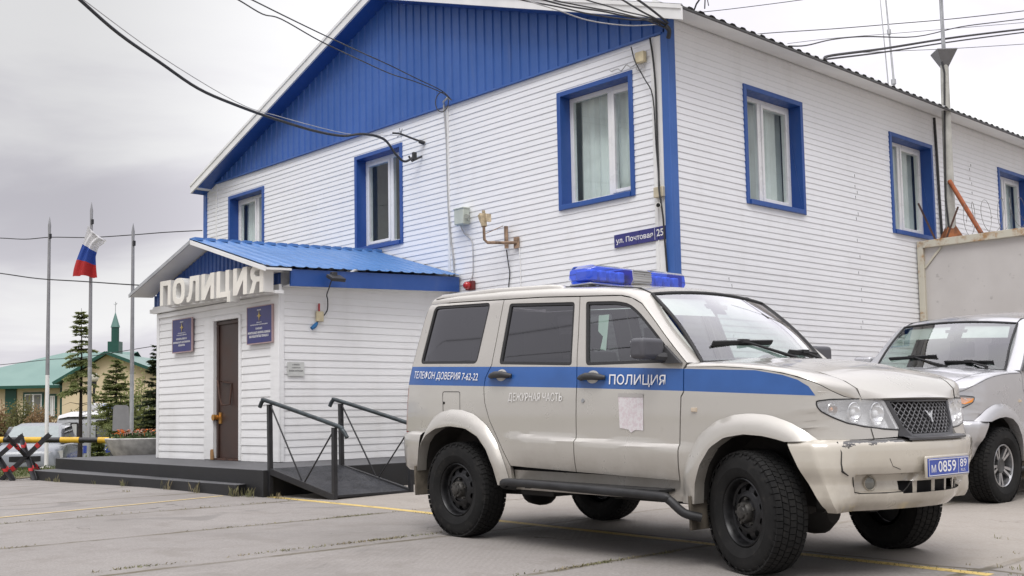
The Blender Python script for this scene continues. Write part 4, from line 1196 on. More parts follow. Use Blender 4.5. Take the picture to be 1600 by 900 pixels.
        # side repeater
        m = MB(); m.add([car_side(.975, .972, .0), car_side(1.02, .972, 0), car_side(1.02, 1.0, 0), car_side(.975, 1.0, 0), car_side(.98, .976, .012), car_side(1.015, .976, .012), car_side(1.015, .996, .012), car_side(.98, .996, .012)], ((4, 5, 6, 7), (0, 1, 5, 4), (1, 2, 6, 5), (2, 3, 7, 6), (3, 0, 4, 7)))
        mir(m, sgn).build('repeater_lamp', [simple('repeater', (.60, .50, .38), .2, coat=.5)], fn)
        # headlight: tray painted white for chrome's shine, three reflectors, whitened lens
        hp = round_poly(HLP, .012, 2)
        tray = MB()
        lp = [Vector((p[0], p[1], 0)) for p in inset(hp, .004)]
        T3 = tessellate_polygon([lp])
        tray.add([car_side(p.x, p.y, -.055) for p in lp], T3)
        k = len(lp)
        for i in range(k):
            j = (i + 1) % k
            tray.quad(car_side(lp[i].x, lp[i].y, -.002), car_side(lp[j].x, lp[j].y, -.002), car_side(lp[j].x, lp[j].y, -.055), car_side(lp[i].x, lp[i].y, -.055))
        hl = mir(tray, sgn).build('headlight', [MAT['lamp_white']], C)
        m = MB()
        for i in range(k):
            j = (i + 1) % k; q = inset(hp, -.004)
            m.tube([car_side(q[i][0], q[i][1], .001), car_side(q[j][0], q[j][1], .001)], .0038, 5, cap=False)
        mir(m, sgn).build('seal', [MAT['rubber']], hl)
        for (s, z, rr, mt) in ((1.955, .985, .034, 'amber'), (2.115, .965, .055, 'lamp_white'), (2.29, .955, .062, 'lamp_white')):
            c = car_side(s, z, -.045); e = car_side(s, z, 0.); nrm = (e - c).normalized()
            nrm = (nrm + Vector((.8, 0, 0))).normalized()
            M = Matrix.Translation(c) @ nrm.to_track_quat('Z', 'Y').to_matrix().to_4x4()
            m = MB(); m.lathe([(rr * 1.10, .036), (rr, .039), (rr * .95, .028), (rr * .6, .006), (rr * .25, 0)], M, 20)
            m.lathe([(rr * .42, .004), (rr * .40, .024), (rr * .25, .034), (0, .037)], M, 14, 1)
            mir(m, sgn).build('reflector', [MAT['chrome'], MAT['amber'] if mt == 'amber' else MAT['lamp_white']], hl, smooth=50)
        m = MB()
        lens = [Vector((p[0], p[1], 0)) for p in hp]
        lb = bmesh.new(); vv = [lb.verts.new(p) for p in lens]
        for t in tessellate_polygon([lens]):
            try: lb.faces.new([vv[i] for i in t])
            except ValueError: pass
        for q in range(20): bmesh.ops.bisect_plane(lb, geom=lb.verts[:] + lb.edges[:] + lb.faces[:], plane_co=(1.86 + q * .03, 0, 0), plane_no=(1, 0, 0), dist=1e-6)
        lb.verts.ensure_lookup_table()
        for i_, v in enumerate(lb.verts): v.index = i_
        m.add([car_side(v.co.x, v.co.y, .004) for v in lb.verts], [[v.index for v in f.verts] for f in lb.faces]); lb.free()
        ln = mir(m, sgn).build('lens', [MAT['lens']], hl, smooth=60)
        cen = [p for p in ln.data.polygons]
        if sum((p.normal.x + sgn * p.normal.y) * p.area for p in cen) < 0: ln.data.flip_normals()
        if not police:
            m = MB(); m.add([car_side(a, b, .006) for a, b in ((1.87, 1.02), (1.885, .985), (1.95, .965), (2.03, .985), (2.03, 1.03))], [(0, 1, 2, 3, 4)])
            mir(m, sgn).build('indicator', [MAT['amber']], hl)
        # tail lamp
        m = MB(); m.grid(lambda z, t: (interp(z, (.8, 1.2), (-2.125, -2.085)) - .05 * t + .012, car_side(interp(z, (.8, 1.2), (-2.125, -2.085)), z).y - .004 + .11 * t * t, z), frange(.80, 1.18, 6), (-.9, -.4, 0, .4, 1))
        mir(m, sgn).build('tail_lamp', [MAT['red_lens']], C, smooth=60)
    # ---------------------------------------------------------------- tail, roof, bonnet, screen
    xr = lambda z: interp(z, (.80, 1.2, 1.36, 1.70, 1.885, 1.95), (-2.125, -2.085, -2.06, -2.02, -1.985, -1.95))
    m = MB(); zz = frange(.78, 1.885, 16)
    def tail(z, u):
        y0 = car_side(xr(z), min(z, 1.885)).y; q = abs(u)
        return (xr(z) - .09 * (1 - q ** 4), -y0 * u if u else 0, z)
    us = [-1, -.97, -.92, -.85, -.7, -.4, 0, .4, .7, .85, .92, .97, 1]
    m.grid(tail, zz, us)
    tg = m.build('tailgate', [paint], C, smooth=50)
    m = MB(); m.grid(lambda z, u: Vector(tail(z, u)) - Vector((.006, 0, 0)), frange(1.36, 1.80, 5), (-.78, -.4, 0, .4, .78)); m.build('rear_window', [MAT['tint']], tg, recalc=False)
    m = MB()
    def roof(i, u):
        a = A_[int(i)]; f = 1 - u * u
        x = a.x + (.03 * f if i == i0 else 0); q = (A_[i0].x - a.x)
        return (x - (.03 * f if a.x < -1.9 else 0), -a.y * u, a.z + f * lerp(.035, .05, min(1, q)))
    i0 = min(range(len(A_)), key=lambda i: abs(A_[i].x - .45))
    ru = frange(-1, 1, 16)
    m.grid(roof, range(i0, len(A_)), ru)
    last = len(A_) - 1
    def rback(t, u):
        a = Vector(roof(last, u)); b = Vector(tail(1.885, -u)); b.x -= .01
        return a.lerp(b, t) + Vector((-.02 * math.sin(t * math.pi), 0, 0))
    m.grid(rback, (0, .5, 1), ru)
    rf = m.build('roof', [paint], C, smooth=50)
    for sgn in (-1, 1):
        m = MB(); st = [(-.40, 0), (-.43, .024), (-.55, .032), (-1.2, .034), (-1.85, .030), (-1.94, .0)]
        def rl(i, t):
            x, h = st[int(i)]; y = interp(-x, (0, .5, 2), (.61, .615, .615)); z = interp(-x, (0, .5, 1., 1.6, 1.95), (1.870, 1.907, 1.930, 1.943, 1.940))
            a = t * math.pi
            return (x, -(y + .005 + .045 * math.cos(a)), z - .012 + (h + .006) * math.sin(a) ** .6)
        m.grid(rl, range(len(st)), frange(0, 1, 8)); mir(m, sgn).build('roof_rail', [paint], rf, smooth=50)
        m = MB(); m.tube([(a, b + .002, c + .002) for a, b, c in AC[4:8] if a > -.42] + [(-.41, -.614, 1.902)], .006, 5); mir(m, sgn).build('roof_ditch', [MAT['rubber']], rf)
    # bonnet
    m = MB()
    def bonnet(u, v):
        xc = 1.075 - .125 * u * u; xf = 2.062 - .075 * abs(u) ** 2.2 - .012 * abs(u) ** 8
        x = lerp(xc, xf, v); y = yg(min(x, 1.985)) * u
        if v > .9: y = yg(lerp(xc, 1.985 , v)) * u
        z = zs(min(x, 2.03)) + (.034 * (1 - u * u) * (1 - v ** 5 * .75)) + .007 * sstep(.66, .50, abs(u)) * sstep(.75, .35, v)
        z = max(z, 1.047 + .01 * (1 - u * u)) if v < 1 else 1.043 + .006 * (1 - u * u)
        return (x, y, z)
    bu = frange(-1, 1, 24); bv = [0, .08, .16, .26, .36, .46, .56, .66, .74, .82, .88, .93, .965, .985, 1]
    m.grid(bonnet, bu, bv)
    for i in range(24):      # front lip and the turned edges
        a, b = Vector(bonnet(bu[i], 1)), Vector(bonnet(bu[i + 1], 1)); dn = Vector((-.03, 0, -.02)); m.quad(a, b, b + dn, a + dn)
    for u in (-1, 1):
        for v0, v1 in zip(bv, bv[1:]):
            a, b = Vector(bonnet(u, v0)), Vector(bonnet(u, v1)); dn = Vector((0, -.01 * u, -.03)); m.quad(a, b, b + dn, a + dn)
    bn = m.build('bonnet', [paint], C, smooth=45)
    # windscreen
    def ws(u, v):
        a = Vector((1.065 - .125 * u * u, .722 * u, 1.303 - .014 * u * u)); b = Vector((.45 + .03 * (1 - u * u), .632 * u, 1.778 + .035 * (1 - u * u)))
        p = a.lerp(b, v); k = .02 * math.sin(v * math.pi); return p + Vector((k, 0, k))
    m = MB(); m.grid(ws, frange(-.985, .985, 14), frange(.015, .985, 8))
    w = m.build('windscreen', [MAT['screen_glass']], C, smooth=60, recalc=False)
    if sum(p.normal.x * p.area for p in w.data.polygons) < 0: w.data.flip_normals()
    m = MB()
    loop = [ws(u, 0) for u in frange(-1, 1, 14)] + [ws(1, v) for v in frange(0, 1, 8)[1:]] + [ws(u, 1) for u in frange(1, -1, 14)[1:]] + [ws(-1, v) for v in frange(1, 0, 8)[1:]]
    m.tube(loop, .013, 6); m.grid(lambda u, v: ws(u, v) - Vector((.003, 0, .003)), frange(-.97, .97, 12), (.0, .045))
    m.build('screen_seal', [MAT['rubber']], w)
    m = MB(); m.grid(lambda u, t: Vector((1.075 - .125 * u * u, .74 * u, 1.296 - .012 * u * u)) + Vector((-.06 * t, 0, -.012 * t)), frange(-1, 1, 12), (-.15, 1)); m.build('scuttle', [MAT['black_plastic']], C)
    def wiper(u0, u1, vb, piv):
        m = MB()
        a, b = ws(u0, vb), ws(u1, vb + .015); n = Vector((.55, 0, .83)) * .028
        q = [a + n * .75, a.lerp(b, .5) + n, b + n * .75]
        m.bar(q[0], q[2], .012, .028, up=n); m.bar(q[0] - n * .45, q[2] - n * .45, .006, .02, up=n)
        mid = q[0].lerp(q[2], .5) + n * .35; pv = Vector(piv)
        m.tube([pv - Vector((0, 0, .02)), pv + Vector((0, 0, .035))], .02, 8)
        m.tube([pv + Vector((0, 0, .03)), pv.lerp(mid, .35) + n * .7, mid], [.013, .011, .008], 6); m.cbox(mid, (.05, .07, .025))
        m.build('wiper', [MAT['rubber']], w)
    wiper(-.80, .02, .20, (1.055, .16, 1.305)); wiper(.18, .85, .10, (1.0, .56, 1.30))
    # nose: panel behind grille, grille frame, mesh bars
    def nose(y, z, off=0.):
        s = FS[-1] - abs(y) * 1.0
        p = car_side(max(1.81, s), z, 0); return Vector((2.08 - .42 * y * y * .7 + off - (z - .93) * .30, y, z))
    m = MB(); m.grid(lambda y, z: nose(y, z, -.06), frange(-.40, .40, 8), (.80, .9, 1.0, 1.05)); m.build('nose_panel', [MAT['dark']], C)
    O = [(-.395, 1.040), (.395, 1.040), (.345, .90), (.315, .79), (-.315, .79), (-.345, .90)]
    I = [(-.345, 1.022), (.345, 1.022), (.292, .875), (.225, .832), (-.225, .832), (-.292, .875)]
    m = MB(); no = 6
    for i in range(no):
        j = (i + 1) % no
        for k in range(8):
            t0, t1 = k / 8, (k + 1) / 8
            a, b = [lerp(O[i][q], O[j][q], t0) for q in (0, 1)], [lerp(O[i][q], O[j][q], t1) for q in (0, 1)]
            c, d = [lerp(I[i][q], I[j][q], t0) for q in (0, 1)], [lerp(I[i][q], I[j][q], t1) for q in (0, 1)]
            am, bm_ = [lerp(a[q], c[q], .7) for q in (0, 1)], [lerp(b[q], d[q], .7) for q in (0, 1)]
            m.quad(nose(*a, -.012), nose(*b, -.012), nose(*bm_, .018), nose(*am, .018)); m.quad(nose(*am, .018), nose(*bm_, .018), nose(*d, .012), nose(*c, .012)); m.quad(nose(*c, .012), nose(*d, .012), nose(*d, -.03), nose(*c, -.03))
            m.quad(nose(*a, -.012), nose(*b, -.012), nose(*b, -.06), nose(*a, -.06))
    gr = m.build('grille', [MAT['grille_grey']], C, smooth=30)
    def inside(y, z):
        if not (.832 < z < 1.022): return False
        hw = interp(z, (.832, .875, 1.022), (.225, .292, .345)); return abs(y) < hw
    m = MB()
    for dirn in (1, -1):
        for k in range(-16, 34):
            c0 = -.75 + k * .052; seg = []
            for q in frange(0, 1, 60):
                z = lerp(.832, 1.022, q); y = dirn * (c0 + (z - .832) * 1.25)
                if inside(y, z): seg.append((y, z))
            if len(seg) > 3:
                P = [nose(*seg[0], -.002 * (1 + dirn)), nose(*seg[len(seg) // 2], -.002 * (1 + dirn)), nose(*seg[-1], -.002 * (1 + dirn))]
                m.tube(P, .0032, 5, cap=False)
    m.build('grille_mesh', [simple('mesh_silver', (.24, .24, .25), .45, .4)], gr)
    m = MB()
    for s in (-1, 1):        # open-winged badge
        m.prism([(0, -.030), (.008 * s, -.005), (.018 * s, .018), (.052 * s, .030), (.030 * s, .006), (.010 * s, -.018)], lambda u, v, d: nose(u, .945 + v, .016 + d), 0, .008)
    m.prism([(-.006, -.045), (.006, -.045), (.012, .0), (0, .02), (-.012, .0)], lambda u, v, d: nose(u, .945 + v, .0165 + d), 0, .009)
    m.build('badge', [MAT['chrome']], gr)
    # ---------------------------------------------------------------- bumpers
    BP = [(1.72, -.925), (1.86, -.915), (1.935, -.862), (1.99, -.77), (2.05, -.63), (2.105, -.50), (2.15, -.34), (2.18, -.2), (2.195, 0)]
    BS = [0.]
    for i in range(1, len(BP)): BS.append(BS[-1] + math.dist(BP[i], BP[i - 1]))
    LT = BS[-1]
    def bpos(s, z, off=0.):
        sg = -1 if s <= LT else 1; q = s if s <= LT else 2 * LT - s
        xs0 = interp(z, (.42, .586, .80), (1.915, 1.815, 1.70)) - 1.72
        x = interp(q, BS, [p[0] for p in BP]); y = interp(q, BS, [p[1] for p in BP])
        x = x + xs0 * max(0, 1 - q / .42)
        x2, y2 = interp(q + .05, BS, [p[0] for p in BP]), interp(q + .05, BS, [p[1] for p in BP]); x3, y3 = interp(max(0, q - .05), BS, [p[0] for p in BP]), interp(max(0, q - .05), BS, [p[1] for p in BP])
        n = Vector((y2 - y3, -(x2 - x3))).normalized() if q < LT - .06 else Vector((1, 0))
        o = interp(z, (.40, .44, .48, .565, .60, .63, .66, .755, .785, .802, .812), (-.075, -.035, -.022, -.018, -.006, .006, .012, .010, .004, -.012, -.05)) + off
        # a shallow pocket round each fog lamp
        pk = sstep(.385, .42, q) * sstep(.80 + (z - .5) * .9, .74 + (z - .5) * .9, q) * sstep(.500, .512, z) * sstep(.612, .602, z); o -= .055 * pk * (.65 + .35 * sstep(.50, .60, z))
        X_, Y_ = x + n.x * o, (y + n.y * o)
        if sg > 0: k_ = sstep(.84, .42, z) * .9 + .1; Y_ *= 1 - .09 * k_; X_ -= .045 * k_ * sstep(LT, LT - .6, q)
        return Vector((X_, Y_ if sg < 0 else -Y_, z))
    zr_ = [.40, .42, .44, .46, .485, .492, .500, .506, .513, .535, .555, .562, .58, .596, .602, .607, .613, .625, .645, .66, .70, .74, .755, .77, .785, .795, .803, .812]
    su = sorted(set([round(x, 4) for x in frange(0, LT, 64)] + [LT - .40, LT - .395, .385, .3965, .408, .42]))
    su = su + [2 * LT - q for q in reversed(su[:-1])]
    m = MB()
    def slot(i, j):
        q = su[i] if su[i] <= LT else 2 * LT - su[i + 1]
        return LT - .3975 + (.562 - zr_[j]) * -.0 < q and .49 < zr_[j] < .558
    m.grid(lambda s, z: bpos(s, z), su, zr_, skip=slot)
    bp = m.build('bumper', [bpaint], C, smooth=40)
    m = MB(); m.grid(lambda s, z: bpos(s, z, -.07), [x for x in frange(LT - .42, LT + .42, 10)], (.47, .58)); m.grid(lambda s, t: bpos(s, .488, -.08 * t), frange(LT - .42, LT + .42, 10), (0, 1)); m.grid(lambda s, t: bpos(s, .563, -.08 * t), frange(LT - .42, LT + .42, 10), (0, 1))
    m.build('intake', [MAT['dark']], bp)
    for s in (-.28, -.10, .05, .20, .33):
        m = MB(); m.grid(lambda a, z: bpos(LT + s + a, z, -.012 - abs(a) * .3), (-.018, -.012, .012, .018), (.488, .525, .563))
        m.build('intake_bar', [bpaint], bp)
    for sg in (-1, 1):
        m = MB(); s = LT + sg * (LT - .53); c = bpos(s, .556, .0)
        M = Matrix.Translation(c + Vector((.008, 0, 0))) @ Matrix.Rotation(R_(90), 4, 'Y') @ Matrix.Rotation(R_(-22 * sg), 4, 'X')
        m.lathe([(.044, -.03), (.044, .004), (.040, .008), (.036, .0)], M, 20, 0); m.lathe([(.036, .0), (.02, .006), (0, .008)], M, 20, 1)
        m.build('fog_lamp', [bpaint, simple('fog_glass', (.22, .22, .20), .12, .4)], bp, smooth=50)
    # black step pad on top of the bumper
    m = MB(); m.grid(lambda s, t: Vector((bpos(s, .775, .002 - .13 * max(t, 0)).x, bpos(s, .775, .002).y, .800 if t < 0 else .8125 + .012 * math.sin(t * 3.1))), frange(LT - .36, LT + .36, 16), (-.25, 0, .3, .7, 1)); m.build('bumper_pad', [MAT['grille_grey']], bp, smooth=50)
    # seam and crack lines
    if police:
        m = MB(); m.tube([bpos(.295, .80, .002), bpos(.30, .74, .002), bpos(.285, .68, .002), bpos(.285, .635, .002), bpos(.33, .61, .002)], [.004, .003, .004, .007, .003], 5); m.build('seam', [MAT['under']], bp)
        m = MB(); m.tube([bpos(q, z, .002) for q, z in ((.37, .60), (.38, .55), (.40, .512), (.45, .503), (.62, .502), (.75, .503), (.80, .53), (.83, .56))], .0035, 5); m.build('seam', [MAT['under']], bp)
        m = MB(); m.tube([bpos(LT - .52, .70, .001), bpos(LT - .50, .655, .001), bpos(LT - .44, .635, .001), bpos(LT - .36, .60, .001)], .0018, 4); m.build('crack', [MAT['under']], bp)
    m = MB(); m.tube([car_side(2.2, .812, .002), car_side(2.2, .872, .002)], .0028, 4)
    m.build('seam', [MAT['under']], bp)
    # rear bumper
    RP = [(-1.80, -.935), (-1.98, -.93), (-2.10, -.88), (-2.165, -.78), (-2.20, -.6), (-2.22, -.3), (-2.225, 0)]
    rsn = resample([(a, b, 0) for a, b in RP], 24); full = [(p.x, p.y) for p in rsn] + [(p.x, -p.y) for p in reversed(rsn[:-1])]
    m = MB()
    def rb(i, z):
        x, y = full[int(i)]; o = interp(z, (.50, .53, .58, .74, .79, .815, .825), (-.05, -.02, -.008, 0, -.004, -.03, -.07)); c = Vector((x + 1.6, y, 0)); c.normalize()
        q = min(1, abs(x + 1.80) / .12); dx = interp(z, (.5, .8), (-.07, 0)) * (1 - q)
        return (x + c.x * o + dx, y + c.y * o, z)
    m.grid(rb, range(len(full)), (.50, .53, .56, .62, .70, .75, .79, .81, .825)); m.build('bumper', [paint], C, smooth=45)
    # ---------------------------------------------------------------- plate
    if police:
        pl = MB(); c0 = Vector((2.222, -.02, .637)); mp = lambda u, v, d: c0 + Vector((d - .05 * abs(u) * 0, u, v + 0))
        pl.box((2.195, -.285, .572), (2.214, .235, .705))
        hold = pl.build('plate_holder', [bpaint], bp, bevel=.008)
        m = MB(); m.box((2.2145, -.275, .585), (2.2195, .225, .69)); pla = m.build('number_plate', [MAT['plate_blue']], bp, bevel=.002)
        m = MB(); mp = lambda u, v, d: Vector((2.2205 + d, -.275 + u, .585 + v))
        def fr(u0, v0, u1, v1): m.add([mp(a, b, 0) for a, b in ((u0, v0), (u1, v0), (u1, v1), (u0, v1))], [(0, 1, 2, 3)])
        fr(.006, .004, .494, .008); fr(.006, .097, .494, .101); fr(.006, .008, .010, .097); fr(.490, .008, .494, .097); fr(.362, .008, .366, .097)
        put_text(m, 'м', mp, .035, .088, .024, .068, bold=.0)
        put_text(m, '0859', mp, .115, .335, .022, .088, bold=.012)
        put_text(m, '89', mp, .385, .470, .042, .091, bold=.008); put_text(m, 'RUS', mp, .395, .45, .016, .033, bold=.0)
        m.build('plate_lettering', [MAT['decal_white']], pla, recalc=False)
    # ---------------------------------------------------------------- wheels
    def wheel(x, y, sgn, ang):
        c = Vector((x, y, .370)); M = Matrix.Translation(c) @ Matrix.Rotation(R_(ang), 4, 'Z') @ Matrix.Rotation(R_(90 if sgn < 0 else -90), 4, 'X')
        m = MB()
        half = [(.206, .080), (.214, .098), (.235, .112), (.262, .118), (.268, .1205), (.276, .1185), (.305, .119), (.335, .110), (.352, .098), (.3605, .080), (.362, .04), (.362, 0)]
        prof = half + [(r, -h) for r, h in reversed(half[:-1])]
        m.lathe(prof, M, 56)
        nb = 58
        for k in range(nb):
            a0 = 2 * math.pi * k / nb
            for row, (hc, hw) in enumerate(((-.090, .0185), (-.047, .0205), (0, .0215), (.047, .0205), (.090, .0185))):
                a = a0 + (.5 if row % 2 else 0) * 2 * math.pi / nb; da = 2 * math.pi / nb * .455
                sk = (.012 if row in (1, 3) else 0)
                v = []
                for rr in (.3605, .3715):
                    k2 = .93 if rr > .36 else 1
                    for (aa, hh) in ((-da, -hw), (da, -hw), (da, hw), (-da, hw)):
                        g = a + aa * k2 + sk * hh / hw * 1.5; h = hc + hh * k2; r2 = rr - (.008 if abs(h) > .095 else 0)
                        v.append(M @ Vector((r2 * math.cos(g), r2 * math.sin(g), h)))
                m.add(v, ((4, 5, 6, 7), (0, 1, 5, 4), (1, 2, 6, 5), (2, 3, 7, 6), (3, 0, 4, 7)))
            if k % 2 == 0:      # shoulder lugs
                for hs in (-1, 1):
                    v = []
                    for (r2, h2) in ((.362, .093), (.335, .113), (.338, .1155), (.366, .097)):
                        for dq in (-1, 1): g = a0 + dq * .032; v.append(M @ Vector((r2 * math.cos(g), r2 * math.sin(g), h2 * hs)))
                    m.add(v, ((0, 2, 3, 1), (2, 4, 5, 3), (4, 6, 7, 5), (0, 6, 4, 2), (1, 3, 5, 7)))
        tw = m.build('wheel', [MAT['tyre']], C, smooth=30)
        m = MB()
        if wheel_kind == 'steel':
            m.lathe([(.207, .078), (.206, .092), (.200, .096), (.194, .090), (.190, .060), (.184, .040), (.168, .034)], M, 48)
            m.lathe([(.188, -.09), (.186, .03)], M, 40); m.lathe([(.130, .056), (.118, .066), (.096, .068), (.090, .056), (.070, .054), (.064, .058)], M, 40)
            ns = 10
            for k in range(ns):
                a = 2 * math.pi * k / ns
                for q in range(6):
                    b0, b1 = a + .15 * (q / 3 - 1), a + .15 * ((q + 1) / 3 - 1)
                    f = lambda r, b, h: M @ Vector((r * math.cos(b), r * math.sin(b), h))
                    k0, k1 = 1 - (q / 3 - 1) ** 2, 1 - ((q + 1) / 3 - 1) ** 2
                    m.add([f(.168, b0 + .06 * (q - 3) / 3, .034), f(.168, b1 + .06 * (q - 2) / 3, .034), f(.130, b1 + .06 * (q - 2) / 3, .056), f(.130, b0 + .06 * (q - 3) / 3, .056), f(.150, b0, .052), f(.150, b1, .052)], ((0, 1, 5, 4), (4, 5, 2, 3)))
            m.lathe([(.185, -.02), (0, -.02)], M, 24)
            rim = m.build('rim', [MAT['rim_black']], tw, smooth=40)
            m = MB(); m.lathe([(.064, .05), (.063, .085), (.055, .098), (.040, .102), (.036, .112), (.012, .116), (0, .116)], M, 24)
            for k in range(6):
                a = k * math.pi / 3; p = Vector((.052 * math.cos(a), .052 * math.sin(a), .088)); m.tube([M @ p, M @ (p + Vector((0, 0, .018)))], .0075, 6)
            for k in range(5):
                a = k * 2 * math.pi / 5 + .3; p = Vector((.080 * math.cos(a), .080 * math.sin(a), .052)); m.tube([M @ p, M @ (p + Vector((0, 0, .024)))], .011, 6)
            m.build('hub', [simple('worn_hub', (.05, .047, .043), .5, .3, var=.5, scale=25)], rim, smooth=40)
        else:
            m.lathe([(.207, .078), (.206, .094), (.199, .097), (.192, .090), (.186, .03), (.186, -.09)], M, 48)
            for k in range(5):
                for dq in (-.16, .16):
                    a = 2 * math.pi * k / 5 + .2
                    f = lambda r, b, h: M @ Vector((r * math.cos(b), r * math.sin(b), h))
                    v = []
                    for h0 in (0, -.03):
                        v += [f(.06, a + dq - .18, .066 + h0), f(.06, a + dq + .18, .066 + h0), f(.192, a + dq * 1.1 + .075, .080 + h0), f(.192, a + dq * 1.1 - .075, .080 + h0)]
                    m.add(v, ((0, 1, 2, 3), (7, 6, 5, 4), (0, 4, 5, 1), (1, 5, 6, 2), (2, 6, 7, 3), (3, 7, 4, 0)))
            rim = m.build('rim', [MAT['alloy']], tw, smooth=30)
            m = MB(); m.lathe([(.075, .03), (.073, .070), (.06, .074), (.045, .066), (0, .066)], M, 24); m.build('hub', [simple('alloy_hub', (.10, .10, .10), .4, .5)], rim, smooth=40)
            m = MB(); m.lathe([(.184, -.03), (0, -.03)], M, 24); m.build('brake_drum', [MAT['under']], rim)
    for x in (1.38, -1.38):
        for s in (-1, 1): wheel(x, s * .80, s, steer if x > 0 else 0)
    # ---------------------------------------------------------------- underbody and cabin
    m = MB()
    for s in (-1, 1):
        m.box((-2.0, s * .42 - .05, .38), (1.95, s * .42 + .05, .50))
        m.tube([(-1.38, s * .05, .37), (-1.38, s * .72, .37)], .055, 10); m.tube([(1.38, s * .05, .37), (1.38, s * .70, .37)], .055, 10)
        m.bar((-1.9, s * .5, .33), (-.8, s * .5, .36), .07, .05); m.tube([(1.55, s * .5, .36), (1.55, s * .62, .75)], .05, 8)
    for x, y in ((-1.38, .0), (1.38, -.18)):
        m.lathe([(0, -.16), (.08, -.15), (.145, -.08), (.155, 0), (.145, .08), (.08, .15), (0, .16)], Matrix.Translation((x, y, .34)) @ Matrix.Rotation(R_(90), 4, 'Y'), 16)
    m.tube([(1.72, -.62, .40), (1.72, .62, .40)], .03, 8); m.bar((1.80, -.7, .43), (1.80, .7, .43), .12, .05)
    m.box((-1.95, -.56, .47), (-.76, .56, .60)); m.box((-.76, -.78, .47), (.95, .78, .56)); m.box((.95, -.56, .50), (1.93, .56, .74))
    m.box((-.2, -.35, .33), (.75, .35, .48)); m.box((-.75, -.78, .36), (-.40, -.48, .5)); m.tube([(-.6, .3, .36), (-2.1, .45, .40)], .035, 8)
    m.build('chassis', [MAT['under']], C, smooth=40)
    m = MB()
    for s in (-1, 1):
        y = s * .80
        m.quad((-.98, y, .5), (.96, y, .5), (.96, s * .79, 1.275), (-.98, s * .79, 1.30)); m.quad((-2.02, s * .77, .9), (-.98, s * .79, .9), (-.98, s * .79, 1.32), (-2.0, s * .76, 1.34))
        m.quad((-2.05, s * .56, .9), (-.80, s * .56, .9), (-.8, s * .82, .9), (-2.05, s * .80, .9))
        m.quad((.93, s * .56, 1.0), (1.88, s * .56, 1.0), (1.88, s * .80, 1.0), (.93, s * .83, 1.0)); m.quad((.93, s * .56, .5), (.93, s * .84, .5), (.93, s * .84, 1.24), (.93, s * .56, 1.24))
        m.quad((.93, s * .60, 1.0), (1.90, s * .56, 1.0), (1.90, s * .5, 1.05), (.93, s * .70, 1.22))
    m.quad((.96, -.8, .5), (.96, .8, .5), (.96, .72, 1.27), (.96, -.72, 1.27))
    m.quad((1.92, -.6, .6), (1.92, .6, .6), (1.92, .6, 1.02), (1.92, -.6, 1.02))
    m.build('inner_lining', [MAT['dark']], C)
    m = MB()
    for a, b in ((AC[4:], 0),):
        m.grid(lambda i, u: (AC[4:][int(i)][0] - .02, AC[4:][int(i)][1] * -u * .97, AC[4:][int(i)][2] - .035), range(len(AC[4:])), (-1, 0, 1))
    m.build('headliner', [simple('headliner', (.42, .42, .41), .9)], C)
    m = MB(); m.grid(lambda u, t: (lerp(.99, .62, t) - .06 * u * u, .75 * u, (1.262, 1.275, 1.25, 1.10)[int(t * 3 + .01)]), frange(-1, 1, 10), (0, 1 / 3, 2 / 3, 1)); m.box((.45, -.12, .6), (.85, .12, 1.0))
    dsh = m.build('dashboard', [MAT['dash']], C, smooth=50)
    m = MB(); cx_, cy_, cz_ = .60, .37, 1.20
    M = Matrix.Translation((cx_, cy_, cz_)) @ Matrix.Rotation(R_(-62), 4, 'Y')
    m.tube([M @ Vector((.185 * math.cos(a), .185 * math.sin(a), 0)) for a in frange(0, 2 * math.pi, 28)], .015, 6, cap=False)
    for a in (0, 2.2, -2.2): m.tube([M @ Vector((0, 0, -.02)), M @ Vector((.18 * math.cos(a), .18 * math.sin(a), 0))], .014, 6)
    m.build('steering_wheel', [MAT['black_plastic']], C, smooth=60)
    for (x, y, wd) in ((.0, -.38, .5), (.0, .38, .5), (-.95, 0, 1.25)):
        m = MB(); m.box((x - .20, y - wd / 2, .62), (x + .28, y + wd / 2, .86))
        m.add([(x - .32, y - wd / 2, .8), (x - .18, y - wd / 2, .8), (x - .32, y - wd / 2 + .04, 1.42), (x - .40, y - wd / 2 + .04, 1.42), (x - .32, y + wd / 2, .8), (x - .18, y + wd / 2, .8), (x - .32, y + wd / 2 - .04, 1.42), (x - .40, y + wd / 2 - .04, 1.42)], ((0, 1, 2, 3), (7, 6, 5, 4), (0, 4, 5, 1), (1, 5, 6, 2), (2, 6, 7, 3), (3, 7, 4, 0)))
        for hy in ((y,) if wd < 1 else (y - .38, y + .38)): m.box((x - .41, hy - .13, 1.45), (x - .33, hy + .13, 1.63)); m.tube([(x - .37, hy, 1.4), (x - .37, hy, 1.5)], .012, 6)
        m.build('seat', [MAT['seat']], C, bevel=.03)
    m = MB(); m.cbox((.50, 0, 1.70), (.03, .24, .065)); m.tube([(.5, 0, 1.72), (.47, 0, 1.80)], .01, 6); m.build('rear_view_mirror', [MAT['black_plastic']], C, bevel=.01)
    m = MB()
    for s in (-1, 1): m.add([(.46, s * .08, 1.77), (.46, s * .56, 1.75), (.56, s * .58, 1.63), (.56, s * .08, 1.64)], [(0, 1, 2, 3)])
    m.build('sun_visor', [simple('visor', (.5, .5, .48), .8)], C)
    if not police:
        return C
    # ---------------------------------------------------------------- police fittings
    def lettering(s, x0, x1, zb0, zb1, h, mat, parent, bold, shear=0.):
        m = MB(); V, F = text_mesh(s, bold, shear)
        m.add([car_side(lerp(x0, x1, a), lerp(zb0, zb1, a) + h * b, .0065) for a, b in V], F)
        o = m.build('lettering', [mat], parent, recalc=False)
        if sum(p.normal.y for p in o.data.polygons) > 0: o.data.flip_normals()
        return o
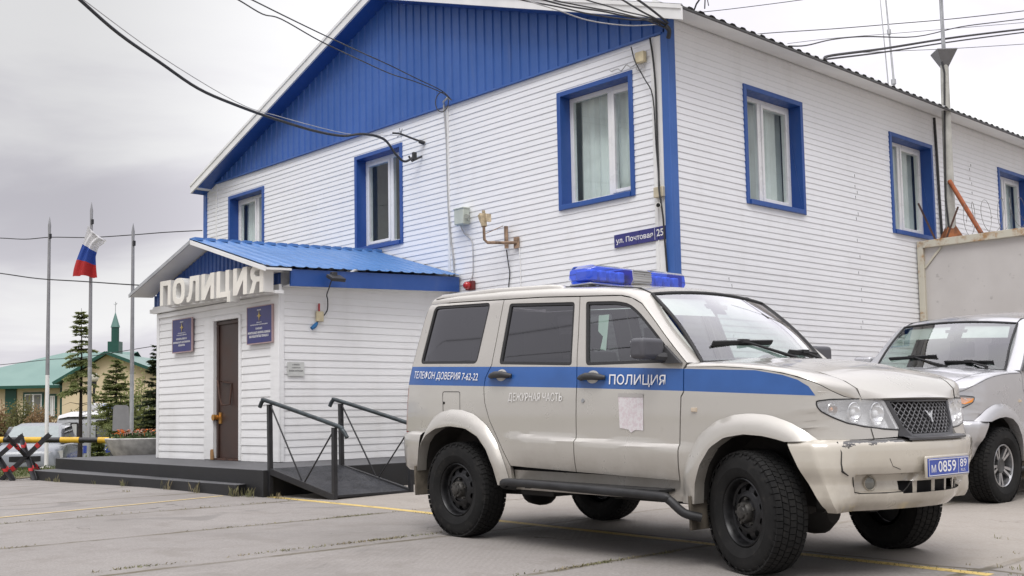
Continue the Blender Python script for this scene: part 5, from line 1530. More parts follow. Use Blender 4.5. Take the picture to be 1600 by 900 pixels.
    doors = [c for c in C.children if c.name.startswith('door') and c.bound_box[0][1] < 0]
    fdoor = max(doors, key=lambda o: o.bound_box[6][0]); rdoor = min(doors, key=lambda o: o.bound_box[6][0])
    quarter = [c for c in C.children if c.name.startswith('rear_quarter')][0]
    lettering('ТЕЛЕФОН ДОВЕРИЯ 7-62-22', -1.985, -1.13, 1.247, 1.208, .074, MAT['decal_white'], quarter, .004, .12)
    lettering('ПОЛИЦИЯ', .267, .765, 1.148, 1.132, .082, MAT['decal_white'], fdoor, .008)
    lettering('ДЕЖУРНАЯ ЧАСТЬ', -.765, -.185, 1.048, 1.040, .072, MAT['decal_old'], rdoor, .004, .12)
    m = MB(); pl = [(.352, 1.100), (.575, 1.094), (.572, .852), (.50, .855), (.462, .836), (.44, .857), (.362, .868)]
    pd = [Vector((a, b, 0)) for a, b in pl]; m.add([car_side(a, b, .004) for a, b in pl], tessellate_polygon([pd]))
    t = NT('taped_paper'); n = t.noise(48, 6, .75); n2 = t.noise(4, 4); t.col(t.mix(t.rng(n, .42, .56), (.64, .56, .58), t.mix(n2, (.68, .65, .66), (.74, .72, .72)))); t.p(Roughness=.7)
    o = m.build('taped_sheet', [t.mat], fdoor); 
    if sum(p.normal.y for p in o.data.polygons) > 0: o.data.flip_normals()
    m = MB(); m.add([car_side(a, b, .0045) for a, b in ((.352, 1.10), (.575, 1.094), (.575, 1.068), (.352, 1.075))], [(0, 1, 2, 3)]); m.build('tape_strip', [simple('grey_tape', (.42, .40, .38), .4)], fdoor)
    m = MB(); rr = random.Random(4)
    m.add([(.03, -.725, 1.655), (.13, -.725, 1.655), (.155, -.79, 1.40), (.10, -.79, 1.41), (.105, -.765, 1.50), (.05, -.755, 1.54)], [(0, 1, 2, 3, 4, 5)]); m.build('paper_slip', [simple('paper', (.75, .76, .74), .8)], fdoor)
    # beacon bar
    bx, bz = -.335, 1.995
    def lb(mb, y0, y1, e0, e1, mi):
        st = []
        for y, k in ((y0, e0), (lerp(y0, y1, .12), 1), (lerp(y0, y1, .88), 1), (y1, e1)):
            st.append((y, k))
        ring_ = lambda y, k: [(bx + a * (1 if k >= 1 else .62), y, bz + b * (1 if k >= 1 else k)) for a, b in ((-.12, -.066), (-.150, -.025), (-.140, .05), (-.10, .068), (.10, .068), (.140, .05), (.150, -.025), (.12, -.066))]
        rs_ = [ring_(*q) for q in st]
        for a, b in zip(rs_, rs_[1:]):
            for i in range(8):
                j = (i + 1) % 8; mb.quad(a[i], a[j], b[j], b[i], mi)
        mb.add(rs_[0], [tuple(range(8))], mi); mb.add(rs_[-1], [tuple(range(8))], mi)
    m = MB(); lb(m, -.56, -.112, .55, 1, 0); lb(m, .112, .56, 1, .55, 0)
    bar = m.build('light_bar', [MAT['beacon']], C, smooth=25, bevel=.006)
    m = MB(); lb(m, -.11, .11, 1, 1, 0)
    m.v = [(bx + (a - bx) * .97, b, bz + (c - bz) * .96) for a, b, c in m.v]
    m.build('speaker_section', [simple('ribbed_silver', (.55, .54, .52), .3, .7, var=.1)], bar, bevel=.005)
    m = MB()
    for k in range(6): m.box((bx - .148, -.105, bz - .045 + k * .018), (bx + .148, .105, bz - .039 + k * .018))
    m.build('speaker_rib', [MAT['steel']], bar)
    for sg in (-1, 1):
        m = MB()
        for q in (.17, .27, .37, .47): m.box((bx - .085, sg * q - .035, bz - .05), (bx + .085, sg * q + .035, bz + .035))
        m.build('reflector', [MAT['beacon_core']], bar, bevel=.012)
    m = MB(); m.box((bx - .11, -.54, bz - .080), (bx + .11, .54, bz - .0665))
    for y in (-.46, .46): m.box((bx - .07, y - .06, bz - .125), (bx + .07, y + .06, bz - .0802)); m.tube([(bx + .05, y, bz - .085), (bx + .2, y * 1.08, bz - .115)], .012, 6)
    m.build('bar_foot', [MAT['steel']], bar, bevel=.004)
    return C
POSE = (-5.2448, 6.4738, -.0031, -.0249, .0112, .0006)
make_suv('police_suv', 'beige police off-road car with blue side stripe, roof beacon bar and black steel wheels', 'police car', POSE, True, 'steel', -19)
make_suv('silver_suv', 'silver off-road car with alloy wheels parked beside the white boarded wall and pale metal fence', 'car', (-5.351, 12.078, .055, -1.61, .006, -.036), False, 'alloy', 0)
# ------------------------------------------------------------------ fittings on the walls
def make_fittings():
    yw = CY - .016
    # street name plate
    o = thing('street_sign', 'blue street plate reading ул. Почтовая 25 beside the corner trim', 'sign', (-9.43, yw, 3.10), (0, R_(-1.0), 0))
    m = MB(); m.box((0, -.014, 0), (.855, 0, .172)); m.build('plate', [simple('enamel_navy', (.022, .022, .17), .3, coat=.4)], o, bevel=.003)
    m = MB(); mp = lambda u, v, d: (u, -.0165 - d, v)
    put_text(m, 'ул. Почтовая', mp, .035, .655, .035, .125, bold=.012)
    put_text(m, '25', mp, .715, .825, .05, .142, bold=.015)
    m.add([mp(a, b, 0) for a, b in ((.682, .012), (.688, .012), (.688, .16), (.682, .16))], [(0, 1, 2, 3)]); m.build('lettering', [MAT['decal_white']], o, recalc=False)
    # grey junction box with a small camera on its side
    o = thing('junction_box', 'pale grey square junction box on the white gable wall above the siren', 'junction box', (-12.37, yw, 3.80))
    m = MB(); m.box((-.16, -.13, .02), (.06, .0, .27)); m.build('housing', [simple('box_grey', (.50, .54, .48), .55)], o, bevel=.012)
    m = MB(); m.box((-.17, -.14, .255), (.07, -.001, .275)); m.build('lid', [simple('box_lid', (.56, .60, .54), .5)], o, bevel=.006)
    m = MB(); m.tube([(.06, -.06, .15), (.13, -.10, .12)], .03, 8); m.tube([(.10, -.09, .13), (.17, -.17, .11)], .036, 10); m.tube([(.06, -.05, .08), (.12, -.08, .05), (.12, -.12, .10)], .007, 5); m.build('camera_head', [simple('cam_grey', (.34, .36, .32), .5)], o, smooth=40)
    # siren
    o = thing('alarm_siren', 'small red alarm beacon on the gable wall right of the porch roof', 'alarm', (-12.29, yw, 2.82))
    m = MB(); m.box((-.085, -.06, 0), (.085, 0, .135)); m.build('base', [simple('siren_base', (.13, .02, .02), .5)], o, bevel=.008)
    m = MB(); m.lathe([(.058, 0), (.056, .05), (.035, .075), (0, .08)], Matrix.Translation((-.015, -.06, .068)) @ Matrix.Rotation(R_(90), 4, 'X'), 16); m.build('lens', [MAT['red_lens']], o, smooth=50)
    # rusty bracket with loudspeaker
    o = thing('camera_bracket', 'rusty pipe bracket carrying an old cream floodlight on the gable wall', 'bracket', (-11.30, yw, 3.33))
    m = MB(); m.box((-.03, -.03, .0), (.06, .0, .16)); m.tube([(.02, -.02, .08), (-.10, -.16, .08), (-.18, -.40, .07), (-.20, -.44, .11), (-.20, -.45, .34)], .022, 8)
    m.tube([(-.17, -.04, .02), (-.17, -.045, .34)], .030, 8); m.tube([(-.17, -.1, .34), (-.19, -.42, .20)], .006, 5)
    m.build('pipe', [simple('rusty_paint', (.28, .19, .13), .8, var=.5, scale=14)], o, smooth=50)
    m = MB(); m.lathe([(.04, 0), (.045, .05), (.06, .10), (.075, .17), (.07, .175), (.04, .1)], Matrix.Translation((-.20, -.44, .30)) @ Matrix.Rotation(R_(-10), 4, 'Y'), 10)
    m.tube([(-.20, -.44, .44), (-.20, -.45, .53)], .024, 8); m.box((-.285, -.46, .40), (-.26, -.41, .50)); m.box((-.14, -.46, .36), (-.105, -.39, .47))
    m.build('lamp_head', [simple('cream_rust', (.55, .45, .30), .75, var=.35, scale=16)], o)
    # yellowed box and loose wires near the top corner
    o = thing('distribution_box', 'yellowed plastic cable box high on the gable wall near the corner', 'junction box', (-8.88, yw, 5.44))
    m = MB(); m.box((-.07, -.07, 0), (.07, 0, .14)); m.build('housing', [MAT['cream_plastic']], o, bevel=.008)
    m = MB()
    m.tube(spline([(-.06, -.03, .01), (-.16, -.05, -.02), (-.24, -.04, .03), (-.32, -.05, -.03), (-.40, -.03, .02), (-.48, -.06, -.0), (-.54, -.03, .04)], 5), .008, 5)
    m.tube(spline([(-.02, -.04, .0), (-.06, -.06, -.07), (.0, -.05, -.10), (.05, -.04, -.03)], 5), .006, 5); m.build('loose_wire', [MAT['cable_grey']], o)
    o = thing('corner_box', 'cream cable box above the small dome camera beside the blue corner trim', 'junction box', (-8.64, yw, 3.65))
    m = MB(); m.box((-.075, -.06, 0), (.075, 0, .13)); m.build('housing', [simple('corner_box_plastic', (.55, .49, .36), .5)], o, bevel=.006)
    o = thing('security_camera', 'small white bullet camera with dark lens beside the blue corner trim', 'camera', (-8.64, yw, 3.52))
    m = MB(); m.tube([(-.06, 0, .03), (-.02, -.05, .03), (.03, -.08, .02)], .014, 6); m.tube([(.0, -.06, .025), (.055, -.13, .01)], .034, 12); m.build('body', [MAT['white_plastic']], o, smooth=40)
    m = MB(); m.tube([(.0555, -.1306, .01), (.058, -.134, .009)], .026, 12); m.build('lens', [MAT['dark']], o)
    # cables clipped to the walls
    def wire(name, pts, r, mat, label, cat='cable', group=None, n=4):
        m = MB(); m.tube(spline(pts, n), r, 6)
        o = m.build(name, [mat], smooth=60); return setp(o, label, cat, group)
    Y = lambda x, z, d=.022: (x, CY - d, z)
    wire('wall_cable', [Y(-12.85, 5.76, .05), Y(-12.83, 5.2), Y(-12.82, 4.6), Y(-12.80, 4.1), Y(-12.77, 3.7), Y(-12.70, 3.3), Y(-12.68, 2.8)], .014, MAT['cable_grey'], 'grey cable running down the gable wall from the blue gable to the porch roof')
    wire('wall_cable', [Y(-12.48, 3.82, .06), Y(-12.44, 3.70), Y(-12.28, 3.58), Y(-12.25, 3.45), Y(-12.25, 3.15), Y(-12.27, 3.03), Y(-12.31, 2.93, .06)], .009, MAT['cable_grey'], 'thin grey cable from the pale junction box down to the red siren')
    wire('wall_cable', [Y(-12.70, 2.92), Y(-12.55, 2.90), Y(-12.45, 2.92), Y(-12.38, 2.92, .05)], .006, MAT['cable_grey'], 'short grey cable between the porch roof and the red siren')
    wire('wall_cable', [Y(-11.47, 3.33, .06), Y(-11.47, 3.1), Y(-11.45, 2.98), Y(-11.48, 2.75), Y(-11.46, 2.4)], .008, MAT['cable'], 'dark cable dropping from the rusty bracket behind the police car')
    wire('wall_cable', [Y(-11.24, 3.33), Y(-11.22, 2.95), Y(-11.24, 2.6), Y(-11.3, 2.45)], .007, MAT['white_trim'], 'white cable dropping from the right end of the rusty bracket')
    wire('corner_cable', [(-8.72, CY - .05, 5.72), (-8.68, CY - .05, 5.45), (-8.66, CY - .04, 5.05), (-8.655, CY - .04, 4.4), (-8.64, CY - .05, 3.95), (-8.60, CY - .10, 3.72), (-8.56, CY - .09, 3.4), (-8.57, CY - .06, 3.15), (-8.55, CY - .05, 2.7)], .012, MAT['cable'], 'black cable bundle running down beside the blue corner trim')
    wire('corner_cable', [(-9.02, CY - .07, 5.68), (-8.93, CY - .10, 5.45), (-8.80, CY - .08, 5.2), (-8.70, CY - .05, 4.95), (-8.67, CY - .05, 4.3), (-8.63, CY - .05, 3.8), (-8.58, CY - .06, 3.3)], .008, MAT['cable'], 'thin black cable hanging from the blue gable past the yellowed box')
    wire('wall_cable', [(CX + .02, 17.99, 5.90), (CX + .03, 18.0, 5.3), (CX + .03, 18.02, 4.6), (CX + .03, 18.06, 3.6)], .022, MAT['cable'], 'thick dark cable down the white wall beside the antenna mast')
    # stubs of cut brackets left of the grey cable
    o = thing('wall_hook', 'black hooked insulator on the gable wall right of the middle window', 'hook', (-13.5, yw, 5.0))
    m = MB(); m.tube([(.05, 0, .07), (.0, -.16, -.02), (-.03, -.2, .06)], .018, 6); m.box((.0, -.16, .0), (.05, -.1, .12)); m.build('hook', [MAT['cable']], o)
    o = thing('wall_bracket', 'black spiky bracket on the gable wall above the middle window', 'bracket', (-13.55, yw, 5.33))
    m = MB(); m.tube([(.16, 0, -.05), (.08, -.12, .0), (-.06, -.30, .09), (-.16, -.38, .11)], .016, 6); m.tube([(.17, 0, -.06), (.12, -.07, -.03)], .032, 8)
    for a in ((-.02, .10), (.03, -.08), (-.08, -.04), (.06, .07)): m.tube([(-.07, -.28, .09), (-.07 + a[0], -.30, .09 + a[1])], .005, 4)
    m.build('arm', [MAT['cable']], o)
    # ---- porch fittings
    o = thing('notice_plate', 'small grey notice plate on the porch side wall near its corner', 'notice', (PX1 + .022, 7.86, 1.525))
    m = MB(); m.box((0, 0, 0), (.006, .26, .19)); m.build('plate', [simple('notice', (.55, .56, .54), .5)], o)
    m = MB(); rn = random.Random(2)
    sign_text_rows(m, lambda u, v, d: (.0065 + d * .2, u, v), [(.13, .145, .12, .018), (.13, .105, .13, .018), (.13, .06, .22, .022)], rn); m.build('lettering', [simple('print_grey', (.12, .12, .12), .6)], o, recalc=False)
    o = thing('signal_box', 'small cream doorbell box with a red pin on the porch side wall', 'doorbell', (PX1 + .015, 8.36, 2.28))
    m = MB(); m.box((0, -.05, 0), (.04, .06, .14)); m.build('box', [MAT['cream_plastic']], o, bevel=.006)
    m = MB(); m.box((0.005, -.01, .1405), (.02, .012, .25)); m.build('pin', [MAT['red_lens']], o)
    o = thing('floodlight', 'black floodlight clamped to the blue porch fascia with a hanging cord', 'lamp', (-12.44, 8.38, 2.88))
    m = MB(); M = Matrix.Rotation(R_(25), 4, 'Y'); m.box((.0, -.12, -.03), (.16, .10, .02), 0, M); m.box((-.02, -.05, -.05), (.05, .03, .05)); m.build('head', [MAT['black_plastic']], o, bevel=.006)
    m = MB(); m.tube(spline([(.0, -.02, -.02), (-.08, -.02, -.15), (-.20, .02, -.24), (-.30, .10, -.30), (-.32, .10, -.45), (-.33, -.02, -.58), (-.34, -.06, -.63)], 5), .0085, 6); m.build('cord', [MAT['cable']], o, smooth=60)
    m = MB(); m.tube([(-.335, -.05, -.62), (-.335, -.09, -.665), (-.335, -.14, -.70)], [.02, .03, .024], 8); m.build('plug', [simple('blue_plug', (.01, .13, .33), .4)], o, smooth=40)
make_fittings()

# ------------------------------------------------------------------ overhead wires
WIRES = {}
WIRES['A'] = [(-10.19, 3.61, 5.24), (-10.84, 4.26, 5.23), (-11.37, 4.89, 5.17), (-11.83, 5.58, 5.11), (-12.22, 6.27, 5.02), (-12.51, 6.95, 5.0), (-12.74, 7.66, 4.99), (-12.93, 8.39, 4.99), (-13.04, 8.95, 5.03), (-13.11, 9.37, 5.14), (-13.17, 9.79, 5.14), (-13.3, 10.1, 4.99), (-13.36, 10.32, 4.91), (-13.38, 10.5, 5.0)]
WIRES['A2'] = [(-10.54, 4.14, 5.14), (-11.68, 5.52, 5.13), (-12.53, 6.96, 5.05), (-12.83, 7.71, 5.07), (-13.25, 9.15, 5.14), (-13.41, 9.97, 5.28), (-13.47, 10.36, 5.35)]
WIRES['B1'] = [(-9.29, 4.89, 5.07), (-9.74, 5.43, 5.2), (-10.14, 5.94, 5.29), (-10.4, 6.33, 5.4), (-10.97, 7.21, 5.5), (-11.46, 8.12, 5.59), (-11.83, 8.91, 5.65), (-12.08, 9.56, 5.72), (-12.33, 10.24, 5.75), (-12.45, 10.53, 5.72)]
WIRES['B2'] = [(-9.29, 5.03, 5.09), (-9.74, 5.58, 5.24), (-10.23, 6.23, 5.38), (-10.81, 7.1, 5.53), (-11.32, 8.03, 5.64), (-11.72, 8.83, 5.72), (-12.02, 9.51, 5.75), (-12.3, 10.21, 5.77), (-12.45, 10.53, 5.72)]
WIRES['C1'] = [(-8.21, 7.62, 5.38), (-8.26, 8.02, 5.41), (-8.3, 8.58, 5.49), (-8.34, 9.2, 5.56), (-8.34, 9.82, 5.65), (-8.33, 10.29, 5.74), (-8.34, 10.51, 5.72)]
WIRES['C2'] = [(-8.02, 7.81, 5.37), (-8.09, 8.15, 5.4), (-8.17, 8.64, 5.47), (-8.23, 9.25, 5.58), (-8.28, 9.81, 5.66), (-8.3, 10.25, 5.74), (-8.32, 10.53, 5.74)]
WIRES['C3'] = [(-7.93, 7.91, 5.38), (-8.02, 8.25, 5.4), (-8.08, 8.61, 5.46), (-8.15, 9.05, 5.54), (-8.21, 9.5, 5.62), (-8.28, 10.1, 5.69), (-8.32, 10.53, 5.7)]
WIRES['C4'] = [(-7.7, 8.15, 5.36), (-7.86, 8.62, 5.44), (-7.99, 9.09, 5.53), (-8.1, 9.49, 5.6), (-8.23, 10.05, 5.71), (-8.33, 10.52, 5.77)]
WIRES['C5'] = [(-7.62, 8.67, 5.49), (-7.81, 9.13, 5.56), (-8.04, 9.74, 5.64), (-8.23, 10.29, 5.72), (-8.31, 10.54, 5.75)]
WIRES['C6'] = [(-7.5, 8.79, 5.49), (-7.76, 9.33, 5.6), (-8.02, 9.91, 5.69), (-8.3, 10.55, 5.77)]
WIRES['C7'] = [(-8.11, 7.71, 5.39), (-8.18, 7.98, 5.38), (-8.26, 8.54, 5.43), (-8.33, 9.13, 5.47), (-8.37, 9.85, 5.59), (-8.38, 10.47, 5.75)]
WIRES['down'] = [(-8.26, 10.45, 5.7), (-8.26, 10.52, 5.65), (-8.31, 10.56, 5.58)]
WIRES['D3'] = [(-8.2, 12.69, 5.92), (-8.31, 13.24, 6.07), (-8.44, 13.95, 6.27), (-8.58, 14.94, 6.62), (-8.73, 16.19, 6.99), (-8.87, 18.28, 7.5), (-8.92, 20.21, 8.14), (-8.9, 21.93, 8.64), (-8.73, 24.91, 9.47)]
WIRES['D4'] = [(-8.04, 13.74, 5.92), (-8.13, 14.13, 6.08), (-8.58, 16.52, 6.82), (-8.92, 19.38, 7.71), (-9.07, 21.72, 8.4), (-9.11, 25.96, 9.59)]
WIRES['D5'] = [(-8.03, 13.75, 5.91), (-8.11, 14.09, 6.02), (-8.56, 16.49, 6.75), (-8.91, 19.36, 7.63), (-9.07, 21.7, 8.32), (-9.11, 25.96, 9.52)]
WIRES['D1'] = [(-17.06, 24.65, 11.13), (-16.51, 25.22, 11.22), (-15.25, 26.56, 11.31), (-14.04, 27.83, 11.42), (-12.83, 29.1, 11.54), (-10.89, 31.13, 11.81)]
WIRES['D2'] = [(-16.11, 25.68, 10.93), (-15.27, 26.56, 11.05), (-14.06, 27.84, 11.16), (-13.09, 28.86, 11.25), (-10.92, 31.15, 11.46)]
WIRES['D6'] = [(-14.93, 26.96, 10.64), (-13.85, 28.11, 10.68), (-12.89, 29.13, 10.72), (-10.96, 31.17, 10.85)]
WIRES['D7'] = [(-17.73, 23.85, 11.82), (-17.01, 24.62, 11.92), (-15.79, 25.88, 12.11), (-14.82, 26.9, 12.3)]
WIRES['E1'] = [(-27.67, 8.14, 5.37), (-26.55, 8.64, 5.26), (-25.82, 8.96, 5.17), (-25.09, 9.27, 5.15), (-24.03, 9.72, 5.05), (-22.89, 10.17, 5.0), (-21.95, 10.53, 4.97), (-21.02, 10.88, 4.92)]
WIRES['E2'] = [(-23.46, 6.91, 4.07), (-22.45, 7.32, 3.9), (-21.46, 7.7, 3.72), (-20.33, 8.11, 3.58), (-19.16, 8.52, 3.43), (-18.32, 8.8, 3.34)]
WIRES['E3'] = [(-64.34, 19.06, 4.11), (-61.3, 20.06, 4.06), (-57.57, 21.2, 4.18), (-54.92, 21.96, 4.19), (-49.54, 23.32, 4.5), (-45.74, 24.14, 4.69)]

def make_wires():
    def wire(key, r, label, n=5, col='cable'):
        P = [Vector(p) for p in WIRES[key]]
        a, b = P[0] - P[1], P[-1] - P[-2]        # carry the span on to poles well outside the view
        if key[0] in 'ABCE': P = [P[0] + a.normalized() * k + Vector((0, 0, .006 * k * k)) for k in (14, 9, 5.5, 3, 1.4, .6)] + P
        if key[0] == 'D': P = P + [P[-1] + b.normalized() * k + Vector((0, 0, .002 * k * k)) for k in (2, 5, 11, 22)]
        m = MB(); m.tube(spline(P, n), r, 6)
        o = m.build('overhead_wire', [MAT[col]], smooth=60); setp(o, label, 'wire', 'overhead wires')
    wire('A', .019, 'thick black cable sagging from upper left to the hook beside the middle window')
    wire('A2', .005, 'thin grey wire along the thick sagging cable', col='cable_grey')
    wire('B1', .0075, 'lower of two thin black wires crossing the blue gable')
    wire('B2', .0075, 'upper of two thin black wires crossing the blue gable')
    for k, r in (('C1', .009), ('C2', .010), ('C3', .008), ('C4', .008), ('C5', .011), ('C6', .014)):
        wire(k, r, 'one of the black cables bunched at the top corner under the roof')
    wire('C7', .007, 'pale wire sagging across the blue gable to the corner bunch', col='cable_grey')
    wire('down', .03, 'thick knot of cables at the top of the blue corner trim')
    wire('D3', .011, 'wavy black wire crossing the antenna mast above the right eave')
    wire('D4', .022, 'upper of the thick cables rising from the right eave')
    wire('D5', .015, 'lower of the thick cables rising from the right eave')
    wire('D1', .012, 'highest thin wire in the sky right of the roof'); wire('D2', .007, 'faint wire below the highest one right of the roof'); wire('D6', .008, 'lowest thin wire crossing behind the mast cone'); wire('D7', .010, 'thin wire above the street corner of the roof')
    wire('E1', .011, 'wire from the left edge past the flag to the far roof corner'); wire('E2', .012, 'lower wire from the left edge to the porch eave'); wire('E3', .018, 'faint wire over the green roofed house')
    for y, z, r, lab in ((.3, 5.75, .013, 'nearest thick wire behind the viewer, mirrored in the car windows'), (-.5, 6.9, .009, 'thin wire behind the viewer, mirrored high in the car windows')):
        m = MB(); m.tube([(x, y + .05 * x, z + .0030 * (x + 9 + 3 * y) ** 2 + .05 * math.sin(x * .8)) for x in frange(-34, 22, 40)], r, 6)
        setp(m.build('overhead_wire', [MAT['cable']], smooth=60), lab, 'wire', 'overhead wires')
    m = MB(); c = Vector(WIRES['B1'][-2]); pts = [c + Vector((.09 * math.cos(a), .05 * math.cos(a), -.14 + .15 * math.sin(a))) for a in frange(0, 2 * math.pi, 18)]
    m.tube(pts, .008, 5); setp(m.build('cable_loop', [MAT['cable']]), 'small black loop of spare cable hanging from the two gable wires', 'cable')
    o = thing('wire_anchor', 'pale hooked anchor on the blue gable where two wires end', 'hook', (-12.62, CY - .05, 5.80))
    m = MB(); m.tube([(-.22, .02, -.06), (-.2, -.03, .0), (-.05, -.08, .02), (.14, -.18, -.06)], .016, 6); m.build('hook', [MAT['steel']], o)
make_wires()

# ------------------------------------------------------------------ metal fence on the right with its mast
def make_fence():
    yf = 17.18
    t = NT('pale_fence_paint'); S = t.sep(); n = t.noise(1.3, 5); n2 = t.noise(7, 6, .65); n3 = t.noise(2.2, 4, sc=(1, 1, .15))
    c = t.mix(t.rng(n, .3, .7), (.50, .475, .455), (.56, .535, .515)); c = t.mix(t.m('MULTIPLY', t.rng(n2, .60, .68), .5), c, (.28, .26, .25)); c = t.mix(t.m('MULTIPLY', t.rng(n3, .62, .8), .3), c, (.40, .33, .24))
    t.col(c); t.p(Roughness=.55)
    t2 = NT('pale_fence_frame'); n = t2.noise(5, 6, .65); t2.col(t2.mix(t2.rng(n, .50, .70), (.55, .52, .43), (.36, .20, .08))); t2.p(Roughness=.65)
    F = thing('metal_fence', 'tall pale sheet metal fence with rust streaked frame closing the yard', 'fence', (CX, yf, 0))
    L = 9.0; zt = 3.67
    m = MB(); m.box((.06, .0, .05), (L, .02, zt - .09)); m.build('panel', [t.mat], F)
    m = MB()
    m.box((.03, -.06, 0), (.13, .05, zt)); m.box((.13, -.07, zt - .12), (L, .06, zt))
    m.bar((.13, -.015, zt - .45), (.42, -.015, zt - .13), .02, .035); m.box((4.6, -.05, 0), (4.7, .04, zt - .13))
    m.build('frame', [t2.mat], F, bevel=.006)
    m = MB()
    for (x, dx, h) in ((.33, -.22, .62), (.50, .18, .50)): m.bar((x, 0, zt - .02), (x + dx, -.1 * (1 if dx < 0 else -1), zt + h), .03, .03)
    m.build('angle_post', [MAT['brown_rust']], F)
    for k in range(5): pass
    # razor wire coils
    m = MB(); rr = random.Random(9); pts = []
    for k in range(420):
        a = k * .42; x = .75 + k * .0125; pts.append((x + .05 * math.sin(a * .7), .02 + .20 * math.cos(a), zt + .26 + .25 * math.sin(a) * (1 + .1 * math.sin(a * .13))))
    m.tube(pts, .0035, 4, cap=False)
    for k in range(0, 420, 6):
        p = Vector(pts[k]); d = Vector((rr.uniform(-1, 1), rr.uniform(-1, 1), rr.uniform(-1, 1))).normalized() * .025; m.tube([p - d, p + d], .003, 3)
    m.build('barbed_coil', [simple('old_wire', (.20, .19, .18), .5, .6)], F)
    # mast
    A = thing('antenna_mast', 'tall grey pipe mast with an upturned cone collar behind the fence', 'mast', (-8.10, 17.62, 3.4))
    m = MB(); m.tube([(.0, 0, -3.3), (0.0, 0, .45), (.02, 0, 2.9), (.03, 0, 3.35)], [.085, .085, .07, .065], 14); m.build('pipe', [simple('mast_paint', (.42, .415, .38), .6, var=.15)], A, smooth=50)
    m = MB(); m.lathe([(.05, -.02), (.065, .0), (.235, .27), (.228, .285), (.06, .31), (.03, .33)], Matrix.Translation((.03, 0, 3.20)), 4); m.build('cone', [simple('cone_tin', (.17, .17, .175), .5, .3)], A)
    m = MB(); m.tube([(.03, 0, 3.5), (.02, 0, 4.5), (.015, 0, 5.6)], [.035, .03, .022], 8); m.tube([(.06, -.03, 3.5), (.055, -.02, 4.6), (.06, 0, 5.6)], .012, 5); m.build('rod', [MAT['steel']], A, smooth=50)
    m = MB(); m.tube([(.05, -.08, -.2), (-.02, -.09, 1.0), (.02, -.085, 2.2), (.06, -.08, 3.1), (.03, -.1, 3.3)], .016, 6); m.build('feed_cable', [MAT['cable']], A)
    m = MB(); m.lathe([(.24, -.06), (.09, .20), (.085, .21)], Matrix.Translation((.0, 0, .33)), 4); m.build('rusty_skirt', [MAT['rust']], A)
    o = thing('mast_brace', 'rusty orange diagonal brace pipe leaning from the mast to the fence top', 'brace', (-8.05, 17.55, 4.67))
    m = MB(); m.tube([(0, 0, 0), (.60, -.28, -.98)], .037, 10); m.build('pipe', [simple('orange_rust', (.30, .085, .03), .75, var=.3, scale=10)], o, smooth=50)
    # satellite dish at the far window
    o = thing('satellite_dish', 'pale satellite dish on the white wall at the right edge', 'satellite dish', (CX, 22.4, 5.30))
    m = MB(); M = Matrix.Translation((.50, -.25, .05)) @ Matrix.Rotation(R_(70), 4, Vector((.6, .8, 0)).normalized())
    m.lathe([(0, -.09), (.15, -.08), (.3, -.045), (.42, 0), (.425, .005), (.3, -.035), (.15, -.07), (0, -.08)], M, 28); m.build('reflector', [simple('dish_grey', (.55, .55, .54), .45)], o, smooth=50)
    m = MB(); m.tube([(0, 0, 0), (.25, 0, -.05), (.42, -.2, .02)], .025, 8); m.tube([(.5, -.2, -.2), (.9, -.4, .1)], .012, 6); m.build('arm', [MAT['steel']], o)
    # whip aerials standing on the roof behind the ridge line
    for (x, y, z, dz, lab) in ((-9.95, 19.5, 6.45, 3.1, 'thicker jointed whip aerial above the right eave'), (-10.22, 19.8, 6.5, 3.2, 'thinner plain whip aerial above the right eave')):
        o = thing('roof_aerial', lab, 'aerial', (x, y, z - .25), (0, 0, 0))
        k = .024 if 'thicker' in lab else .014
        m = MB(); m.tube([(.06, 0, 0), (.0, 0, dz * .4), (-.1, 0, dz)], [k, k * .8, k * .5], 6)
        if k > .02: m.tube([(0.01, 0, dz * .30), (.006, 0, dz * .33)], .05, 8); m.tube([(-.035, 0, dz * .62), (-.04, 0, dz * .65)], .04, 8); m.tube([(-.095, 0, dz * .97), (-.1, 0, dz)], .035, 8)
        m.build('rod', [MAT['steel']], o)
    o = thing('roof_fitting', 'small wire bracket standing on the roof edge by the street corner', 'bracket', (-8.2, 10.9, 5.9))
    m = MB(); m.tube([(.0, 0, 0), (.12, -.05, .12), (.30, -.1, .22)], .012, 6); m.tube([(.28, -.1, .0), (.30, -.1, .24)], .008, 5); m.tube([(.34, -.1, .02), (.30, -.1, .24)], .006, 5); m.build('arm', [MAT['cable']], o)
make_fence()
# ------------------------------------------------------------------ left background
RV = Vector((math.cos(.8165), math.sin(.8165), 0)); DV = Vector((-math.sin(.8165), math.cos(.8165), 0))
def cam_pt(a, depth, z=0.): return RV * a + DV * depth + Vector((0, 0, z))       # a metres right of the view axis
FACE = .8165

